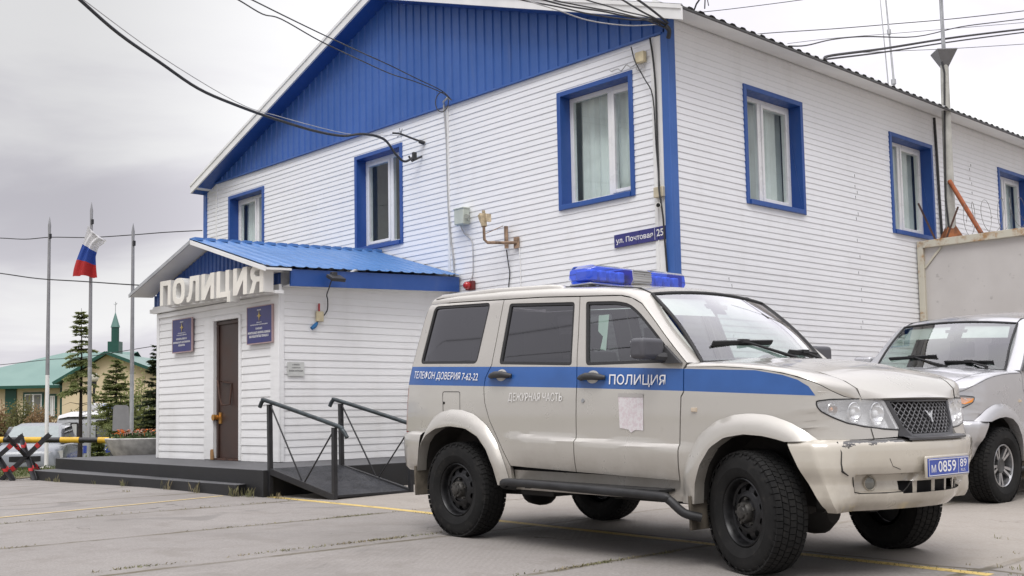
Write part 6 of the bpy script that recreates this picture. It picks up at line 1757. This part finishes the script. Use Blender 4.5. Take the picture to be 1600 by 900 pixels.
def make_flagpoles():
    def pole(x, y, zt, lab, white):
        zb = ground(x, y)
        o = thing('flagpole', lab, 'flagpole', (x, y, zb), group='flagpoles in the lawn')
        h = zt - zb; k = h * .38
        m = MB(); m.tube([(0, 0, 0), (0, 0, k)], .040, 12); m.build('base_tube', [MAT['white_trim'] if white else MAT['steel']], o, smooth=50)
        m = MB(); m.tube([(0, 0, k), (0, 0, h * .96), (0, 0, h - .06), (0, 0, h + .12)], [.042, .030, .034, .004], 10); m.build('mast', [simple('pole_grey', (.30, .30, .31), .45, .4)], o, smooth=40)
        m = MB(); m.cbox((0.05, 0, h - .3), (.06, .04, .10)); m.build('pulley', [MAT['black_metal']], o)
        m = MB(); m.lathe([(.15, 0), (.15, .05), (.07, .08)], None, 12); m.build('foot', [MAT['concrete']], o)
    pole(-23.4, 8.61, 5.18, 'leftmost bare flagpole with a white base', True)
    pole(-22.78, 9.25, 5.47, 'flagpole with the white blue and red flag on it', False)
    pole(-21.2, 9.46, 4.83, 'bare flagpole nearest the porch', False)
    # the flag: limp cloth, three bands
    o = thing('flag', 'white blue and red flag hanging limp from the middle flagpole', 'flag', (-22.73, 9.22, 3.93)); o.scale = (1.12, 1.12, 1.12)
    R = lambda a, d, z: tuple(RV * a + DV * d + Vector((0, 0, z)))
    nU, nV = 26, 40
    def pt(u, v):           # u 0..1 across, v 0 top .. 1 bottom
        top_l, top_r = -.02, .30 - .06 * v; 
        l = lerp(-.02, -.33, sstep(-.15, 1, v)); r = interp(v, (0, .12, .25, .45, 1), (.12, .32, .16, .12, .155))
        z = lerp(1.02, .07, v) - .18 * u * (1 - v) - .05 * u * math.sin(v * 3) - .03 * sstep(.6, .8, u) * v
        d = .075 * math.sin(u * 7.5 + v * 1.2) * (.4 + .6 * v) + .05 * math.sin(u * 15 + v * 3)
        return R(lerp(l, r, u), d - .08, z)
    for k, (nm, c) in enumerate((('white_band', (.75, .74, .75)), ('blue_band', (.035, .085, .36)), ('red_band', (.48, .035, .035)))):
        m = MB(); v0, v1 = (0, .36, .66, 1)[k], (0, .36, .66, 1)[k + 1]
        m.grid(pt, frange(0, 1, nU), frange(v0, v1, 14))
        t = NT('flag_' + nm); t.col(c); t.p(Roughness=.85)
        mx = t.N.new('ShaderNodeMixShader'); tl = t.N.new('ShaderNodeBsdfTranslucent'); tl.inputs[0].default_value = (*c, 1); mx.inputs[0].default_value = .35
        t.lk(t.b.outputs[0], mx.inputs[1]); t.lk(tl.outputs[0], mx.inputs[2]); t.lk(mx.outputs[0], t.out.inputs[0])
        m.build(nm, [t.mat], o, smooth=180)
make_flagpoles()

def make_hedgehogs():
    red = simple('red_band', (.42, .02, .02), .5, var=.2); blk = MAT['black_metal']
    def hog(x, y, rot, lab, s):
        o = thing('tank_trap', lab, 'barrier', (x, y, ground(x, y)), (0, 0, rot), group='black and red steel tank traps')
        dirs = [Vector((.62, .25, .62)), Vector((-.60, .30, .62)), Vector((.05, -.75, .60))]
        c = Vector((0, 0, .335 * s))
        for d in dirs:
            d = d.normalized() * .52 * s; a, b = c - d, c + d; e = d.normalized(); sd = e.cross(Vector((0, 0, 1))).normalized(); up = sd.cross(e)
            def angle(mb, p, q):
                mb.bar(p, q, .062, .010, up=up); mb.bar(p + up * .034 + sd * .026, q + up * .034 + sd * .026, .009, .058, up=up)
            m = MB(); angle(m, a, b); beam = m.build('beam', [blk], o, bevel=.002)
            for q in (.22, .72):
                m = MB(); p0, p1 = a.lerp(b, q), a.lerp(b, q + .062)
                m.bar(p0, p1, .067, .015, up=up); m.bar(p0 + up * .036 + sd * .026, p1 + up * .036 + sd * .026, .0145, .062, up=up); m.build('red_band', [red], beam)
    hog(-18.42, 6.02, .75, 'left tank trap of crossed black beams with red bands', 1.0)
    hog(-18.16, 6.38, .42, 'right tank trap of crossed black beams beside the low step', 1.02)
    # striped barrier arm
    a, b = Vector((-24.1, 6.55, .66)), Vector((-21.55, 9.32, .58))
    o = thing('barrier_arm', 'black and yellow striped barrier arm lowered across the driveway', 'barrier', tuple(a))
    yl = simple('barrier_yellow', (.62, .38, .03), .5, var=.12); d = b - a; L = d.length; n = int(L / .37)
    for col, nm, par in ((blk, 'black_section', 0), (yl, 'yellow_section', 1)):
        for k in range(n):
            if k % 2 == par:
                m = MB(); m.tube([d * (k / n), d * ((k + 1) / n)], .062 if par else .056, 10); m.build(nm, [col], o, smooth=50)
    m = MB(); p = d * .985; m.box((p.x - .06, p.y - .06, ground(b.x, b.y) - .58 - .1), (p.x + .06, p.y + .06, p.z - .06)); m.build('rest_post', [blk], o)
make_hedgehogs()

def make_planter():
    x, y = -18.80, 8.68; zb = ground(x, y)
    o = thing('flower_planter', 'round concrete planter full of orange and pink flowers beside the porch', 'planter', (x, y, zb))
    h = .66 - zb
    m = MB(); m.lathe([(0, 0), (.36, 0), (.40, .03), (.52, h * .35), (.66, h * .72), (.72, h * .98), (.70, h), (.64, h), (.60, h - .07), (0, h - .06)], None, 40)
    m.build('bowl', [simple('weathered_concrete', (.43, .42, .395), .9, var=.3, scale=5, bump=.4)], o, smooth=40)
    rr = random.Random(8); lf = MB(); 
    for k in range(1300):
        a = rr.uniform(0, 2 * math.pi); r = .62 * math.sqrt(rr.random()); z = h - .06 + rr.uniform(.0, .14) * (1.1 - .3 * r / .62)
        c = Vector((r * math.cos(a), r * math.sin(a), z)); u = Vector((rr.uniform(-1, 1), rr.uniform(-1, 1), rr.uniform(-.2, 1))).normalized(); v = u.orthogonal().normalized() * .018; u *= rr.uniform(.04, .075)
        lf.add([c, c + u * .5 + v, c + u, c + u * .5 - v], [(0, 1, 2, 3)])
    lf.build('leaves', [simple('marigold_leaves', (.045, .075, .018), .7, var=.4, scale=30)], o, recalc=False)
    cols = [simple('orange_petal', (.78, .20, .03), .7, var=.2), simple('pink_petal', (.70, .40, .32), .7, var=.2), simple('pale_petal', (.72, .58, .48), .7)]
    for k in range(84):
        a = rr.uniform(0, 2 * math.pi); r = .60 * math.sqrt(rr.random()); c = Vector((r * math.cos(a), r * math.sin(a), h + .06 + rr.uniform(0, .08)))
        m = MB(); q = rr.uniform(.026, .042)
        for w in range(9):
            b = w * 2 * math.pi / 9; d = Vector((math.cos(b), math.sin(b), rr.uniform(.2, .7))) * q; s = Vector((-math.sin(b), math.cos(b), 0)) * q * .45
            m.add([c, c + d * .6 + s, c + d, c + d * .6 - s], [(0, 1, 2, 3)])
        m.tube([c - Vector((0, 0, .06)), c], .004, 4)
        w = 0 if (r * math.cos(a - FACE) < -.25 or rr.random() < .45) else rr.choice((1, 1, 2))
        m.build('flower', [cols[w]], o, recalc=False)
    # blank back of a stand board
    x, y = -20.0, 8.73; zb = ground(x, y)
    o = thing('notice_stand', 'plain grey stand board with rounded top behind the flower planter', 'notice stand', (x, y, zb), (0, 0, FACE + .08))
    P = round_poly([(-.165, .78 - zb), (.15, .78 - zb), (.13, 1.255 - zb), (-.15, 1.265 - zb)], [.01, .01, .07, .07]); m = MB(); m.prism(P, lambda u, v, d: (u, d, v), -.008, .008); m.build('board', [simple('stand_grey', (.22, .22, .225), .55)], o)
    m = MB(); m.tube([(-.02, .02, 0), (-.02, .02, .85 - zb)], .02, 8); m.build('post', [MAT['steel']], o)
make_planter()

# ---- trees
def leaf_mat(name, a, b):
    t = NT(name); n = t.noise(2.5, 4); n2 = t.noise(35, 3)
    t.col(t.mix(t.m('ADD', t.m('MULTIPLY', t.rng(n, .3, .7), .6), t.m('MULTIPLY', t.rng(n2, .3, .7), .4)), a, b)); t.p(Roughness=.75)
    mx = t.N.new('ShaderNodeMixShader'); tl = t.N.new('ShaderNodeBsdfTranslucent'); tl.inputs[0].default_value = (*b, 1); mx.inputs[0].default_value = .45
    t.lk(t.b.outputs[0], mx.inputs[1]); t.lk(tl.outputs[0], mx.inputs[2]); t.lk(mx.outputs[0], t.out.inputs[0]); return t.mat
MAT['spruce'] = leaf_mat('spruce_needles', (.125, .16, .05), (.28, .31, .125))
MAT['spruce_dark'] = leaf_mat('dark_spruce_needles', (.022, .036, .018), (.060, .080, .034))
MAT['bark'] = simple('dark_bark', (.030, .024, .020), .9, var=.4, scale=12)
def spruce(x, y, ztop, rad, seed, label, mat='spruce', bare=.2, density=.95, droop=.25, dead=()):
    zb = ground(x, y); H = ztop - zb; rr = random.Random(seed)
    o = thing('spruce_tree', label, 'tree', (x, y, zb), group='spruce trees beside the porch')
    tr = MB(); ns = MB()
    tr.tube([(0, 0, -.1), (.02, 0, H * .3), (0, .02, H * .7), (0, 0, H)], [.055 * H / 3.4 + .01, .04 * H / 3.4, .02, .004], 8)
    z = H * bare
    def spray(p, d, L, w):
        """a flat bough of needles along p -> p+d*L"""
        n = max(4, int(L / .035 * density)); sd = d.cross(Vector((0, 0, 1)))
        sd = sd.normalized() if sd.length > .1 else Vector((1, 0, 0))
        for k in range(n):
            t = k / n; c = p + d * (L * t) + Vector((0, 0, -droop * L * t * t * .6 + .10 * L * t ** 4))
            for s in (-1, 1):
                l = w * (1.05 - t) * rr.uniform(.6, 1.25) + .03
                e = (sd * s * rr.uniform(.7, 1.1) + d * rr.uniform(.4, .9) + Vector((0, 0, rr.uniform(-.45, .15)))).normalized() * l
                q = e.cross(Vector((rr.uniform(-.3, .3), rr.uniform(-.3, .3), 1))).normalized() * (.014 + .009 * rr.random())
                ns.add([c - q, c + e * .5 - q * 1.3, c + e + Vector((0, 0, -.02)), c + e * .5 + q * 1.3], [(0, 1, 2, 3)])
    while z < H * .985:
        f = (z - H * bare) / (H * (1 - bare)); R = rad * (1 - f) ** .8 * rr.uniform(.72, 1.08) + .04
        nb = rr.randint(4, 6) if f < .85 else 4; a0 = rr.uniform(0, 6.28)
        skip = any(lo < f < hi for lo, hi in dead)
        for k in range(nb):
            if rr.random() < (.8 if skip else .34): continue
            a = a0 + 2 * math.pi * k / nb + rr.uniform(-.3, .3); L = R * rr.uniform(.65, 1.15)
            up = lerp(-.08, .75, f ** 2) + rr.uniform(-.22, .2); d = Vector((math.cos(a), math.sin(a), up)).normalized(); p = Vector((0, 0, z + rr.uniform(-.04, .04)))
            tr.tube([p, p + d * L * .5 + Vector((0, 0, -droop * L * .15)), p + d * L + Vector((0, 0, -droop * L * .5))], [.010 + .01 * L, .007, .003], 4, cap=False)
            spray(p + d * L * .12, d, L * .9, .15 + .16 * L)
            for q in (.35, .55, .75):
                for s in (-1, 1):
                    d2 = (d + d.cross(Vector((0, 0, 1))) * s * .8).normalized(); spray(p + d * L * q + Vector((0, 0, -droop * L * q * q * .6)), d2, L * .38 * (1.2 - q), .08 + .04 * L)
        z += H * rr.uniform(.018, .032)
    for k in range(int(6 * bare * 6)):       # dead snags on the bare stem
        a = rr.uniform(0, 6.28); zz = H * rr.uniform(.12, bare + .05); tr.tube([(0, 0, zz), (.25 * math.cos(a), .25 * math.sin(a), zz + .05), (.45 * math.cos(a), .45 * math.sin(a), zz - .02)], [.009, .005, .002], 4, cap=False)
    tr.build('trunk', [MAT['bark']], o, smooth=60); ns.build('crown', [MAT[mat]], o, recalc=False)
spruce(-25.97, 10.33, 3.66, .60, 21, 'tall thin spruce with a bare lower stem behind the flagpoles', bare=.50, dead=((.10, .16),), droop=.6)
spruce(-27.4, 11.80, 2.60, .80, 33, 'mid height bushy spruce in front of the cream house gable', bare=.46, droop=.15)
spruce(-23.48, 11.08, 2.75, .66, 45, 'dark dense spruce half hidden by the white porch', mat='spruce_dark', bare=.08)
spruce(-24.3, 10.05, .50, .34, 61, 'very small young spruce under the barrier arm', bare=.05)
spruce(-26.3, 11.35, .95, .36, 64, 'low loose young spruce in front of the grey van', bare=.25, density=.6, dead=((.2, .5),))
def bush(name, x, y, h, w, n, mat, label, group=None, seed=1, leaf=.07, twig=True, cat='bush'):
    rr = random.Random(seed); zb = ground(x, y); o = thing(name, label, cat, (x, y, zb), group=group); tw = MB(); lv = MB()
    for k in range(max(5, n // 90)):
        a = rr.uniform(0, 6.28); r = w * rr.uniform(.1, .8); top = Vector((r * math.cos(a), r * math.sin(a), h * rr.uniform(.6, 1.0) * (1 - .35 * r / w)))
        base = Vector((top.x * .25, top.y * .25, 0)); mid = base.lerp(top, .5) + Vector((0, 0, .08 * h)); tw.tube([base, mid, top], [.02, .012, .004], 4, cap=False)
        for q in range(90):
            t = rr.uniform(.2, 1) ** .8; c = base.lerp(top, t) + Vector((rr.gauss(0, w * .13), rr.gauss(0, w * .13), rr.gauss(0, h * .06)))
            u = Vector((rr.uniform(-1, 1), rr.uniform(-1, 1), rr.uniform(-.3, 1))).normalized(); v = u.orthogonal().normalized() * leaf * .28; u *= leaf * rr.uniform(.6, 1.2)
            lv.add([c, c + u * .5 + v, c + u, c + u * .5 - v], [(0, 1, 2, 3)])
    tw.build('stem', [MAT['bark']], o); lv.build('foliage', [mat], o, recalc=False)
larch = leaf_mat('larch_foliage', (.15, .18, .055), (.27, .29, .11)); dry = leaf_mat('dry_shrub', (.20, .12, .06), (.32, .22, .12)); mixed = leaf_mat('green_shrub', (.09, .11, .035), (.20, .19, .08))
bush('larch', -29.5, 13.2, 3.1, 1.3, 7000, larch, 'pale green larch between the bushy spruce and the porch', seed=5, leaf=.09, cat='tree')
for i, (a, d, h, w, mt, lab) in enumerate(((-20.6, 44, 2.05, 1.0, dry, 'dry reddish shrub at the left edge by the house wall'), (-19.4, 43.5, 2.3, 1.0, mixed, 'greener shrub under the larger house window'), (-18.4, 43, 1.75, .9, dry, 'dry shrub right of the larger house window'), (-17.2, 43, 1.55, .9, mixed, 'low shrub below the narrow house window'), (-16.2, 44, 1.7, .9, dry, 'dry shrub behind the grey van roof'))):
    p = cam_pt(a, d); bush('shrub', p.x, p.y, h + .55, w, 3800, mt, lab, 'shrubs in front of the cream house', seed=70 + i, leaf=.11)

# ---- cream house with green roof and spire
def make_house():
    O = cam_pt(-29.1, 80, -.85)
    H = thing('cream_house', 'low cream house with green metal roof and a projecting gable', 'house', tuple(O), (0, 0, FACE))
    cream = simple('cream_render', (.70, .58, .39), .85, var=.06, scale=.6); t = NT('green_roof'); S = t.sep()
    n = t.noise(.5, 4); t.col(t.mix(t.rng(n, .3, .7), (.10, .20, .175), (.13, .235, .205))); t.p(Roughness=.32, Metallic=.1); green = t.mat
    dk = simple('dark_green_trim', (.012, .075, .055), .45)
    Z = .85
    m = MB(); m.box((-14, 0, 0), (-3.3, 10, 4.45)); m.build('wall', [cream], H)
    m = MB(); m.box((-3.3, -1.2, 0), (5.5, 10, 4.6)); m.add([(-3.3, -1.2, 4.6), (5.5, -1.2, 4.6), (1.1 - 1.1, -1.2, 6.62), (-3.3, 10, 4.6), (5.5, 10, 4.6), (0, 10, 6.62)], ((0, 1, 2), (5, 4, 3))); m.build('gable_wall', [cream], H)
    m = MB()
    # hipped main slope
    R0, R1 = (-5.8, 5, 7.15), (0, 5, 7.15)
    e = 4.42
    m.add([(-14.6, -.7, e - .0), (-3.2, -.7, e), R1, R0], [(0, 1, 2, 3)]); m.add([(-14.6, -.7, e), R0, (-14.6, 10.7, e)], [(0, 1, 2)]); m.add([R0, R1, (0, 10.7, e), (-14.6, 10.7, e)], [(0, 1, 2, 3)])
    # gable roof
    for s, xe, ze in ((-1, -3.75, 4.62), (1, 5.9, 4.5)):
        m.add([(0, -1.75, 6.78), (xe, -1.75, ze), (xe, 10.5, ze), (0, 10.5, 6.78), (0, -1.75, 6.66), (xe, -1.75, ze - .12), (xe, 10.5, ze - .12), (0, 10.5, 6.66)], ((0, 1, 2, 3), (7, 6, 5, 4), (0, 4, 5, 1), (1, 5, 6, 2)))
    rf = m.build('roof', [green], H)
    m = MB(); m.bar((-14.6, -.72, e - .05), (-3.3, -.72, e - .05), .06, .22)
    for xe, ze in ((-3.75, 4.55), (5.9, 4.43)): m.bar((0, -1.78, 6.70), (xe, -1.78, ze), .06, .22)
    m.build('eave_trim', [dk], rf)
    for x0, x1 in ((-7.9, -7.1), (-3.9, -3.3)): m = MB(); m.box((x0, -.12, 0), (x1, -.002, 4.3)); m.build('corner_pilaster', [dk], H)
    for (x0, x1, z0, z1) in ((-6.6, -5.1, 2.1, 4.0), (-4.75, -4.15, 2.1, 3.85), (-11.5, -10.2, 2.1, 4.0)):
        m = MB(); m.box((x0, -.10, z0), (x1, -.002, z1)); w = m.build('window', [dk], H)
        m = MB(); q = .13; m.box((x0 + q, -.13, z0 + q), (x1 - q, -.1005, z1 - q)); w2 = m.build('frame', [MAT['pvc']], w)
        m = MB(); k = (x1 - x0 - 2 * q) / 2
        for i in range(2): m.box((x0 + q + i * k + .07, -.14, z0 + q + .07), (x0 + q + (i + 1) * k - .07, -.1305, z1 - q - .07))
        m.build('pane', [simple('dark_pane', (.16, .16, .14), .15)], w)
    S_ = thing('green_spire', 'slim green spire with a thin finial rising over the cream house', 'spire', tuple(cam_pt(-30.15, 83, 0)), (0, 0, FACE))
    m = MB(); m.box((-.42, -.42, 4.5), (.42, .42, 6.95)); m.build('base', [dk], S_)
    m = MB(); m.lathe([(.30, 6.95), (.30, 8.05), (0, 8.05)], None, 8); m.build('shaft', [dk], S_)
    m = MB(); m.lathe([(.36, 8.05), (.34, 8.12), (0, 9.25)], None, 8); m.build('cone', [green], S_)
    m = MB(); m.tube([(0, 0, 9.2), (0, 0, 10.0)], .025, 6); m.tube([(-.12, 0, 9.85), (.0, 0, 9.75), (.12, 0, 9.9)], .03, 5); m.build('finial', [MAT['steel']], S_)
    p = cam_pt(-16.05, 42, 0); o = thing('street_lamp', 'dark lamp post with a white globe before the cream house', 'street lamp', (p.x, p.y, ground(p.x, p.y)))
    hz = 2.63 - o.location.z; m = MB(); m.tube([(0, 0, 0), (0, 0, hz - .12)], .05, 8); m.tube([(0, 0, hz - .3), (0, 0, hz - .1)], .10, 8); m.build('post', [MAT['black_metal']], o)
    m = MB(); m.lathe([(.02, -.18), (.13, -.14), (.17, -.02), (.14, .11), (.06, .17), (0, .18)], Matrix.Translation((0, 0, hz)), 16); m.build('globe', [simple('globe_white', (.66, .63, .54), .4)], o, smooth=60)
    m = MB(); p0 = cam_pt(-24.5, 46, ground(-50, 15)); L = 10
    o = thing('low_fence', 'low brown rail fence below the cream house windows', 'fence', tuple(p0), (0, 0, FACE))
    m = MB()
    for k in range(11): m.box((k, -.05, 0), (k + .1, .05, .75))
    m.build('post', [MAT['brown_rust']], o)
    m = MB(); m.box((0, -.08, .55), (L, -.051, .78)); m.box((0, -.08, .2), (L, -.051, .42)); m.build('rail', [simple('brown_board', (.14, .075, .045), .85, var=.3)], o)
make_house()

# ---- parked vehicles on the left
def loft_body(mb, st, m=0, n=9):
    """st: (x, half width, z0, z1, power) cross sections joined into a rounded hull"""
    rows = []
    for (x, w, z0, z1, r) in st:
        row = []
        for (u, v) in ((-1, 0), (-1, .35), (-1, .7), (-.97, .88), (-.82, .98), (-.5, 1), (0, 1), (.5, 1), (.82, .98), (.97, .88), (1, .7), (1, .35), (1, 0)):
            k = 1 - (1 - r) * max(0, v - .0) ; row.append((x, w * u * k, z0 + (z1 - z0) * v))
        rows.append(row)
    b = len(mb.v); k = len(rows[0])
    for r in rows: mb.v += r
    for i in range(len(rows) - 1):
        for j in range(k - 1): mb.f.append((b + i * k + j, b + (i + 1) * k + j, b + (i + 1) * k + j + 1, b + i * k + j + 1)); mb.m.append(m)
    mb.f.append(tuple(b + j for j in range(k))); mb.m.append(m); mb.f.append(tuple(b + (len(rows) - 1) * k + j for j in range(k))); mb.m.append(m)
def simple_wheel(o, x, y, r, w=.18):
    m = MB(); M = Matrix.Translation((x, y, r)) @ Matrix.Rotation(R_(90), 4, 'X'); m.lathe([(r * .6, w / 2), (r * .9, w / 2), (r, w * .35), (r, -w * .35), (r * .9, -w / 2), (r * .6, -w / 2)], M, 24); tw = m.build('wheel', [MAT['tyre']], o, smooth=40)
    m = MB(); m.lathe([(r * .6, w * .45), (r * .5, w * .3), (0, w * .35)], M, 20); m.lathe([(r * .6, -w * .45), (r * .5, -w * .3), (0, -w * .35)], M, 20); m.build('rim', [MAT['alloy']], tw, smooth=40)
def make_hatch():
    c = cam_pt(-12.05, 27.5); gz = ground(c.x, c.y)
    gz = -.50
    o = thing('white_sedan', 'white saloon car seen from the front behind the striped barrier arm', 'car', (c.x, c.y, gz), (0, 0, FACE - R_(90) + R_(14)))
    wp = simple('white_car_paint', (.22, .235, .26), .3, var=.02, coat=.5)
    m = MB(); loft_body(m, [(-3.6, .70, .35, .85, .9), (-3.4, .80, .22, .95, .94), (-2.5, .84, .2, .98, .95), (-.2, .85, .2, .97, .95), (.35, .84, .2, .93, .93), (.75, .80, .22, .84, .9), (.88, .70, .28, .70, .9)]); b = m.build('body', [wp], o, smooth=45)
    m = MB(); loft_body(m, [(-3.0, .72, .94, 1.0, .9), (-2.5, .72, .94, 1.40, .76), (-1.2, .73, .94, 1.45, .76), (-.75, .73, .94, 1.40, .78), (-.0, .74, .93, .99, .92)]); m.build('cabin', [wp], o, smooth=45)
    m = MB(); f = lambda u, v: (lerp(.03, -.66, v) + .05 * (1 - u * u), u * lerp(.64, .52, v), lerp(.985, 1.385, v)); m.grid(f, frange(-1, 1, 8), (0.02, .5, .97)); m.build('windscreen', [simple('pale_screen', (.20, .24, .24), .06, coat=.6)], o, smooth=60)
    for s in (-1, 1):
        m = MB(); m.add([(-.12, s * .725, 1.0), (-1.9, s * .735, 1.0), (-1.9, s * .66, 1.36), (-.72, s * .655, 1.36)], [(0, 1, 2, 3)]); m.v = [(a, y + s * .012, z) for a, y, z in m.v]; m.build('side_window', [MAT['tint']], o, recalc=False)
        m = MB(); m.grid(lambda u, v: (lerp(.86, .60, u) + .03 * v, s * lerp(.44, .82, u ** .7), lerp(.56, .74, v) + .03 * u), frange(0, 1, 6), frange(0, 1, 3)); m.build('headlight', [MAT['lamp_white']], o, smooth=60)
        m = MB(); m.cbox((-.25, s * .93, 1.02), (.10, .16, .12)); m.build('mirror', [wp], o, bevel=.03)
        for x in (.05, -2.6): simple_wheel(o, x, s * .74, .30)
    m = MB(); m.grid(lambda u, v: (.895 - .02 * u * u, .42 * u, lerp(.52, .65, v)), frange(-1, 1, 6), (0, .5, 1)); m.build('grille', [MAT['dark']], o)
    m = MB(); m.grid(lambda u, v: (.90 - .03 * u * u, .60 * u, lerp(.28, .40, v)), frange(-1, 1, 6), (0, .5, 1)); m.build('lower_intake', [MAT['black_plastic']], o)
make_hatch()
def make_van():
    c = cam_pt(-10.7, 35.5); gz = ground(c.x, c.y)
    gz = -.72
    o = thing('grey_van', 'boxy grey police van with white roof, blue beacon and blue side lettering band', 'van', (c.x, c.y, gz), (0, 0, FACE + R_(4)))
    gp = simple('van_grey', (.30, .31, .32), .4, var=.05, coat=.3); wp = simple('van_white', (.55, .55, .55), .4, var=.04)
    m = MB(); loft_body(m, [(-3.72, .80, .55, 1.80, .92), (-3.62, .90, .45, 1.86, .93), (-3.3, .95, .42, 1.90, .94), (0.2, .95, .42, 1.90, .94), (.55, .93, .42, 1.86, .93), (.78, .86, .45, 1.62, .9), (.88, .72, .55, 1.4, .88)]); m.build('body', [gp], o, smooth=45)
    m = MB(); loft_body(m, [(-3.66, .80, 1.78, 1.90, .84), (-3.3, .91, 1.84, 2.0, .80), (-1, .93, 1.85, 2.06, .78), (.3, .91, 1.83, 2.0, .80), (.72, .76, 1.66, 1.84, .84)]); m.build('roof', [wp], o, smooth=45)
    for s in (-1, 1):
        m = MB(); P = round_poly([(-3.28, 1.12), (-2.98, 1.12), (-2.98, 1.66), (-3.22, 1.66)], .06); m.prism(P, lambda u, v, d: (u, s * (.932 + d), v), 0, .012); w = m.build('window', [MAT['rubber']], o)
        m = MB(); m.prism(inset(P, .05), lambda u, v, d: (u, s * (.945 + d), v), 0, .004); m.build('pane', [simple('pale_pane', (.45, .46, .46), .1)], w)
        m = MB(); P = round_poly([(-2.45, 1.15), (-.4, 1.15), (-.4, 1.72), (-2.45, 1.72)], .05); m.prism(P, lambda u, v, d: (u, s * (.932 + d), v), 0, .012); w = m.build('window', [MAT['rubber']], o)
        m = MB()
        for (a, b) in ((-2.40, -1.75), (-1.70, -1.05), (-1.0, -.45)): m.box((a, s * .945 - .002, 1.20), (b, s * .945 + .003, 1.67))
        m.build('pane', [simple('van_glass', (.10, .105, .11), .08, coat=.5)], w)
        m = MB(); m.prism(round_poly([(.05, 1.15), (.55, 1.15), (.42, 1.66), (.05, 1.66)], .05), lambda u, v, d: (u, s * (.932 + d), v), 0, .012); m.build('door_window', [MAT['tint']], o)
        m = MB(); m.box((-3.3, s * .951 - .002, .70), (-.2, s * .951 + .003, .93)); band = m.build('blue_band', [simple('van_blue', (.03, .06, .32), .35)], o)
        m = MB(); put_text(m, 'ПОЛИЦИЯ', (lambda u, v, d: (u, -.9555, v)) if s < 0 else (lambda u, v, d: (-u - 2.9, .9555, v)), -2.55, -1.3, .755, .885, bold=.02); m.build('lettering', [MAT['decal_white']], band, recalc=False)
        for x in (-2.7, -.1): simple_wheel(o, x, s * .80, .37)
    m = MB(); m.box((-2.35, -.55, 2.06), (-1.35, .55, 2.20)); m.build('light_bar', [MAT['beacon_far']], o, bevel=.04)
    m = MB(); m.box((-2.75, -.5, 2.03), (-2.36, .5, 2.26)); m.box((-1.0, -.5, 2.0), (-.5, .5, 2.22)); m.build('roof_box', [wp], o, bevel=.06)
make_van()

# ------------------------------------------------------------------ weeds and grass
def make_weeds():
    rr = random.Random(77)
    t = NT('weed_blades'); n = t.noise(3, 3); n2 = t.noise(50, 2)
    t.col(t.mix(t.rng(n, .3, .7), t.mix(n2, (.13, .15, .055), (.20, .20, .095)), (.28, .23, .14))); t.p(Roughness=.8); wm = t.mat
    def blades(mb, x, y, n, sx, sy, h, flat=.5):
        for k in range(n):
            px, py = x + rr.gauss(0, sx), y + rr.gauss(0, sy); z = ground(px, py); a = rr.uniform(0, 6.28); L = h * rr.uniform(.4, 1.2); lean = rr.uniform(.1, .9) * flat
            d = Vector((math.cos(a) * lean, math.sin(a) * lean, 1)).normalized() * L; s = Vector((-math.sin(a), math.cos(a), 0)) * rr.uniform(.0025, .005); p = Vector((px, py, z - .003))
            mb.add([p - s, p + s, p + d * .6 + s * .7, p + d + Vector((d.x * .4, d.y * .4, -.1 * L)), p + d * .6 - s * .7], [(0, 1, 2, 3, 4)])
    m = MB()
    jx = [-10.47, -8.58, -6.78, -4.87, -3.0]
    for x0, segs in ((-10.55, [(5.3, 6.5, 60), (3.3, 3.7, 30), (4.2, 4.6, 22)]), (-8.62, [(5.7, 6.3, 130), (4.6, 5.2, 45), (2.6, 3.0, 30)]), (-6.95, [(3.0, 3.3, 70), (3.9, 4.3, 50), (4.7, 5.45, 240)]), (-4.87, [(4.9, 5.6, 150), (5.9, 6.1, 25)]), (-3.1, [(7.2, 8.2, 16)])):
        for (ya, yb, n) in segs:
            for k in range(int(n * .7)):
                blades(m, x0 + rr.gauss(0, .018), rr.gauss((ya + yb) / 2, (yb - ya) * .42), 2, .012, .015, .022, 1.6)
    for (xa, xb, y0, n) in ((-4.4, -3.2, 6.50, 260), (-3.3, -2.6, 6.55, 60), (-8.5, -7.6, 6.58, 110), (-11.6, -10.6, 6.60, 70)):
        for k in range(n // 2): blades(m, rr.uniform(xa, xb), y0 + rr.gauss(0, .025), 2, .015, .012, .020, 1.6)
    for (x, y, n, h) in ((-16.9, 6.38, 26, .15), (-14.5, 6.36, 34, .13), (-13.2, 6.36, 26, .17), (-12.45, 6.36, 30, .18), (-11.55, 6.38, 40, .16), (-11.35, 6.45, 60, .14), (-10.9, 6.55, 40, .10), (-17.3, 6.40, 30, .10), (-13.35, 5.9, 30, .06), (-15.5, 6.37, 14, .09), (-2.85, 6.8, 24, .05), (-3.5, 8.1, 14, .04)): blades(m, x, y, int(n * .45), .07, .015, h * .9, .45)
    setp(m.build('joint_weeds', [wm], recalc=False), kind='stuff')
    m = MB()
    for k in range(5200):
        x = -18.8 - abs(rr.gauss(0, 2.6)); y = rr.uniform(4.5, 11.5)
        blades(m, x, y, 1, .02, .02, .10 if x < -19.2 else .07, .7)
    setp(m.build('lawn_grass', [leaf_mat('grass_blades', (.06, .09, .022), (.15, .18, .055))], recalc=False), kind='stuff')
make_weeds()
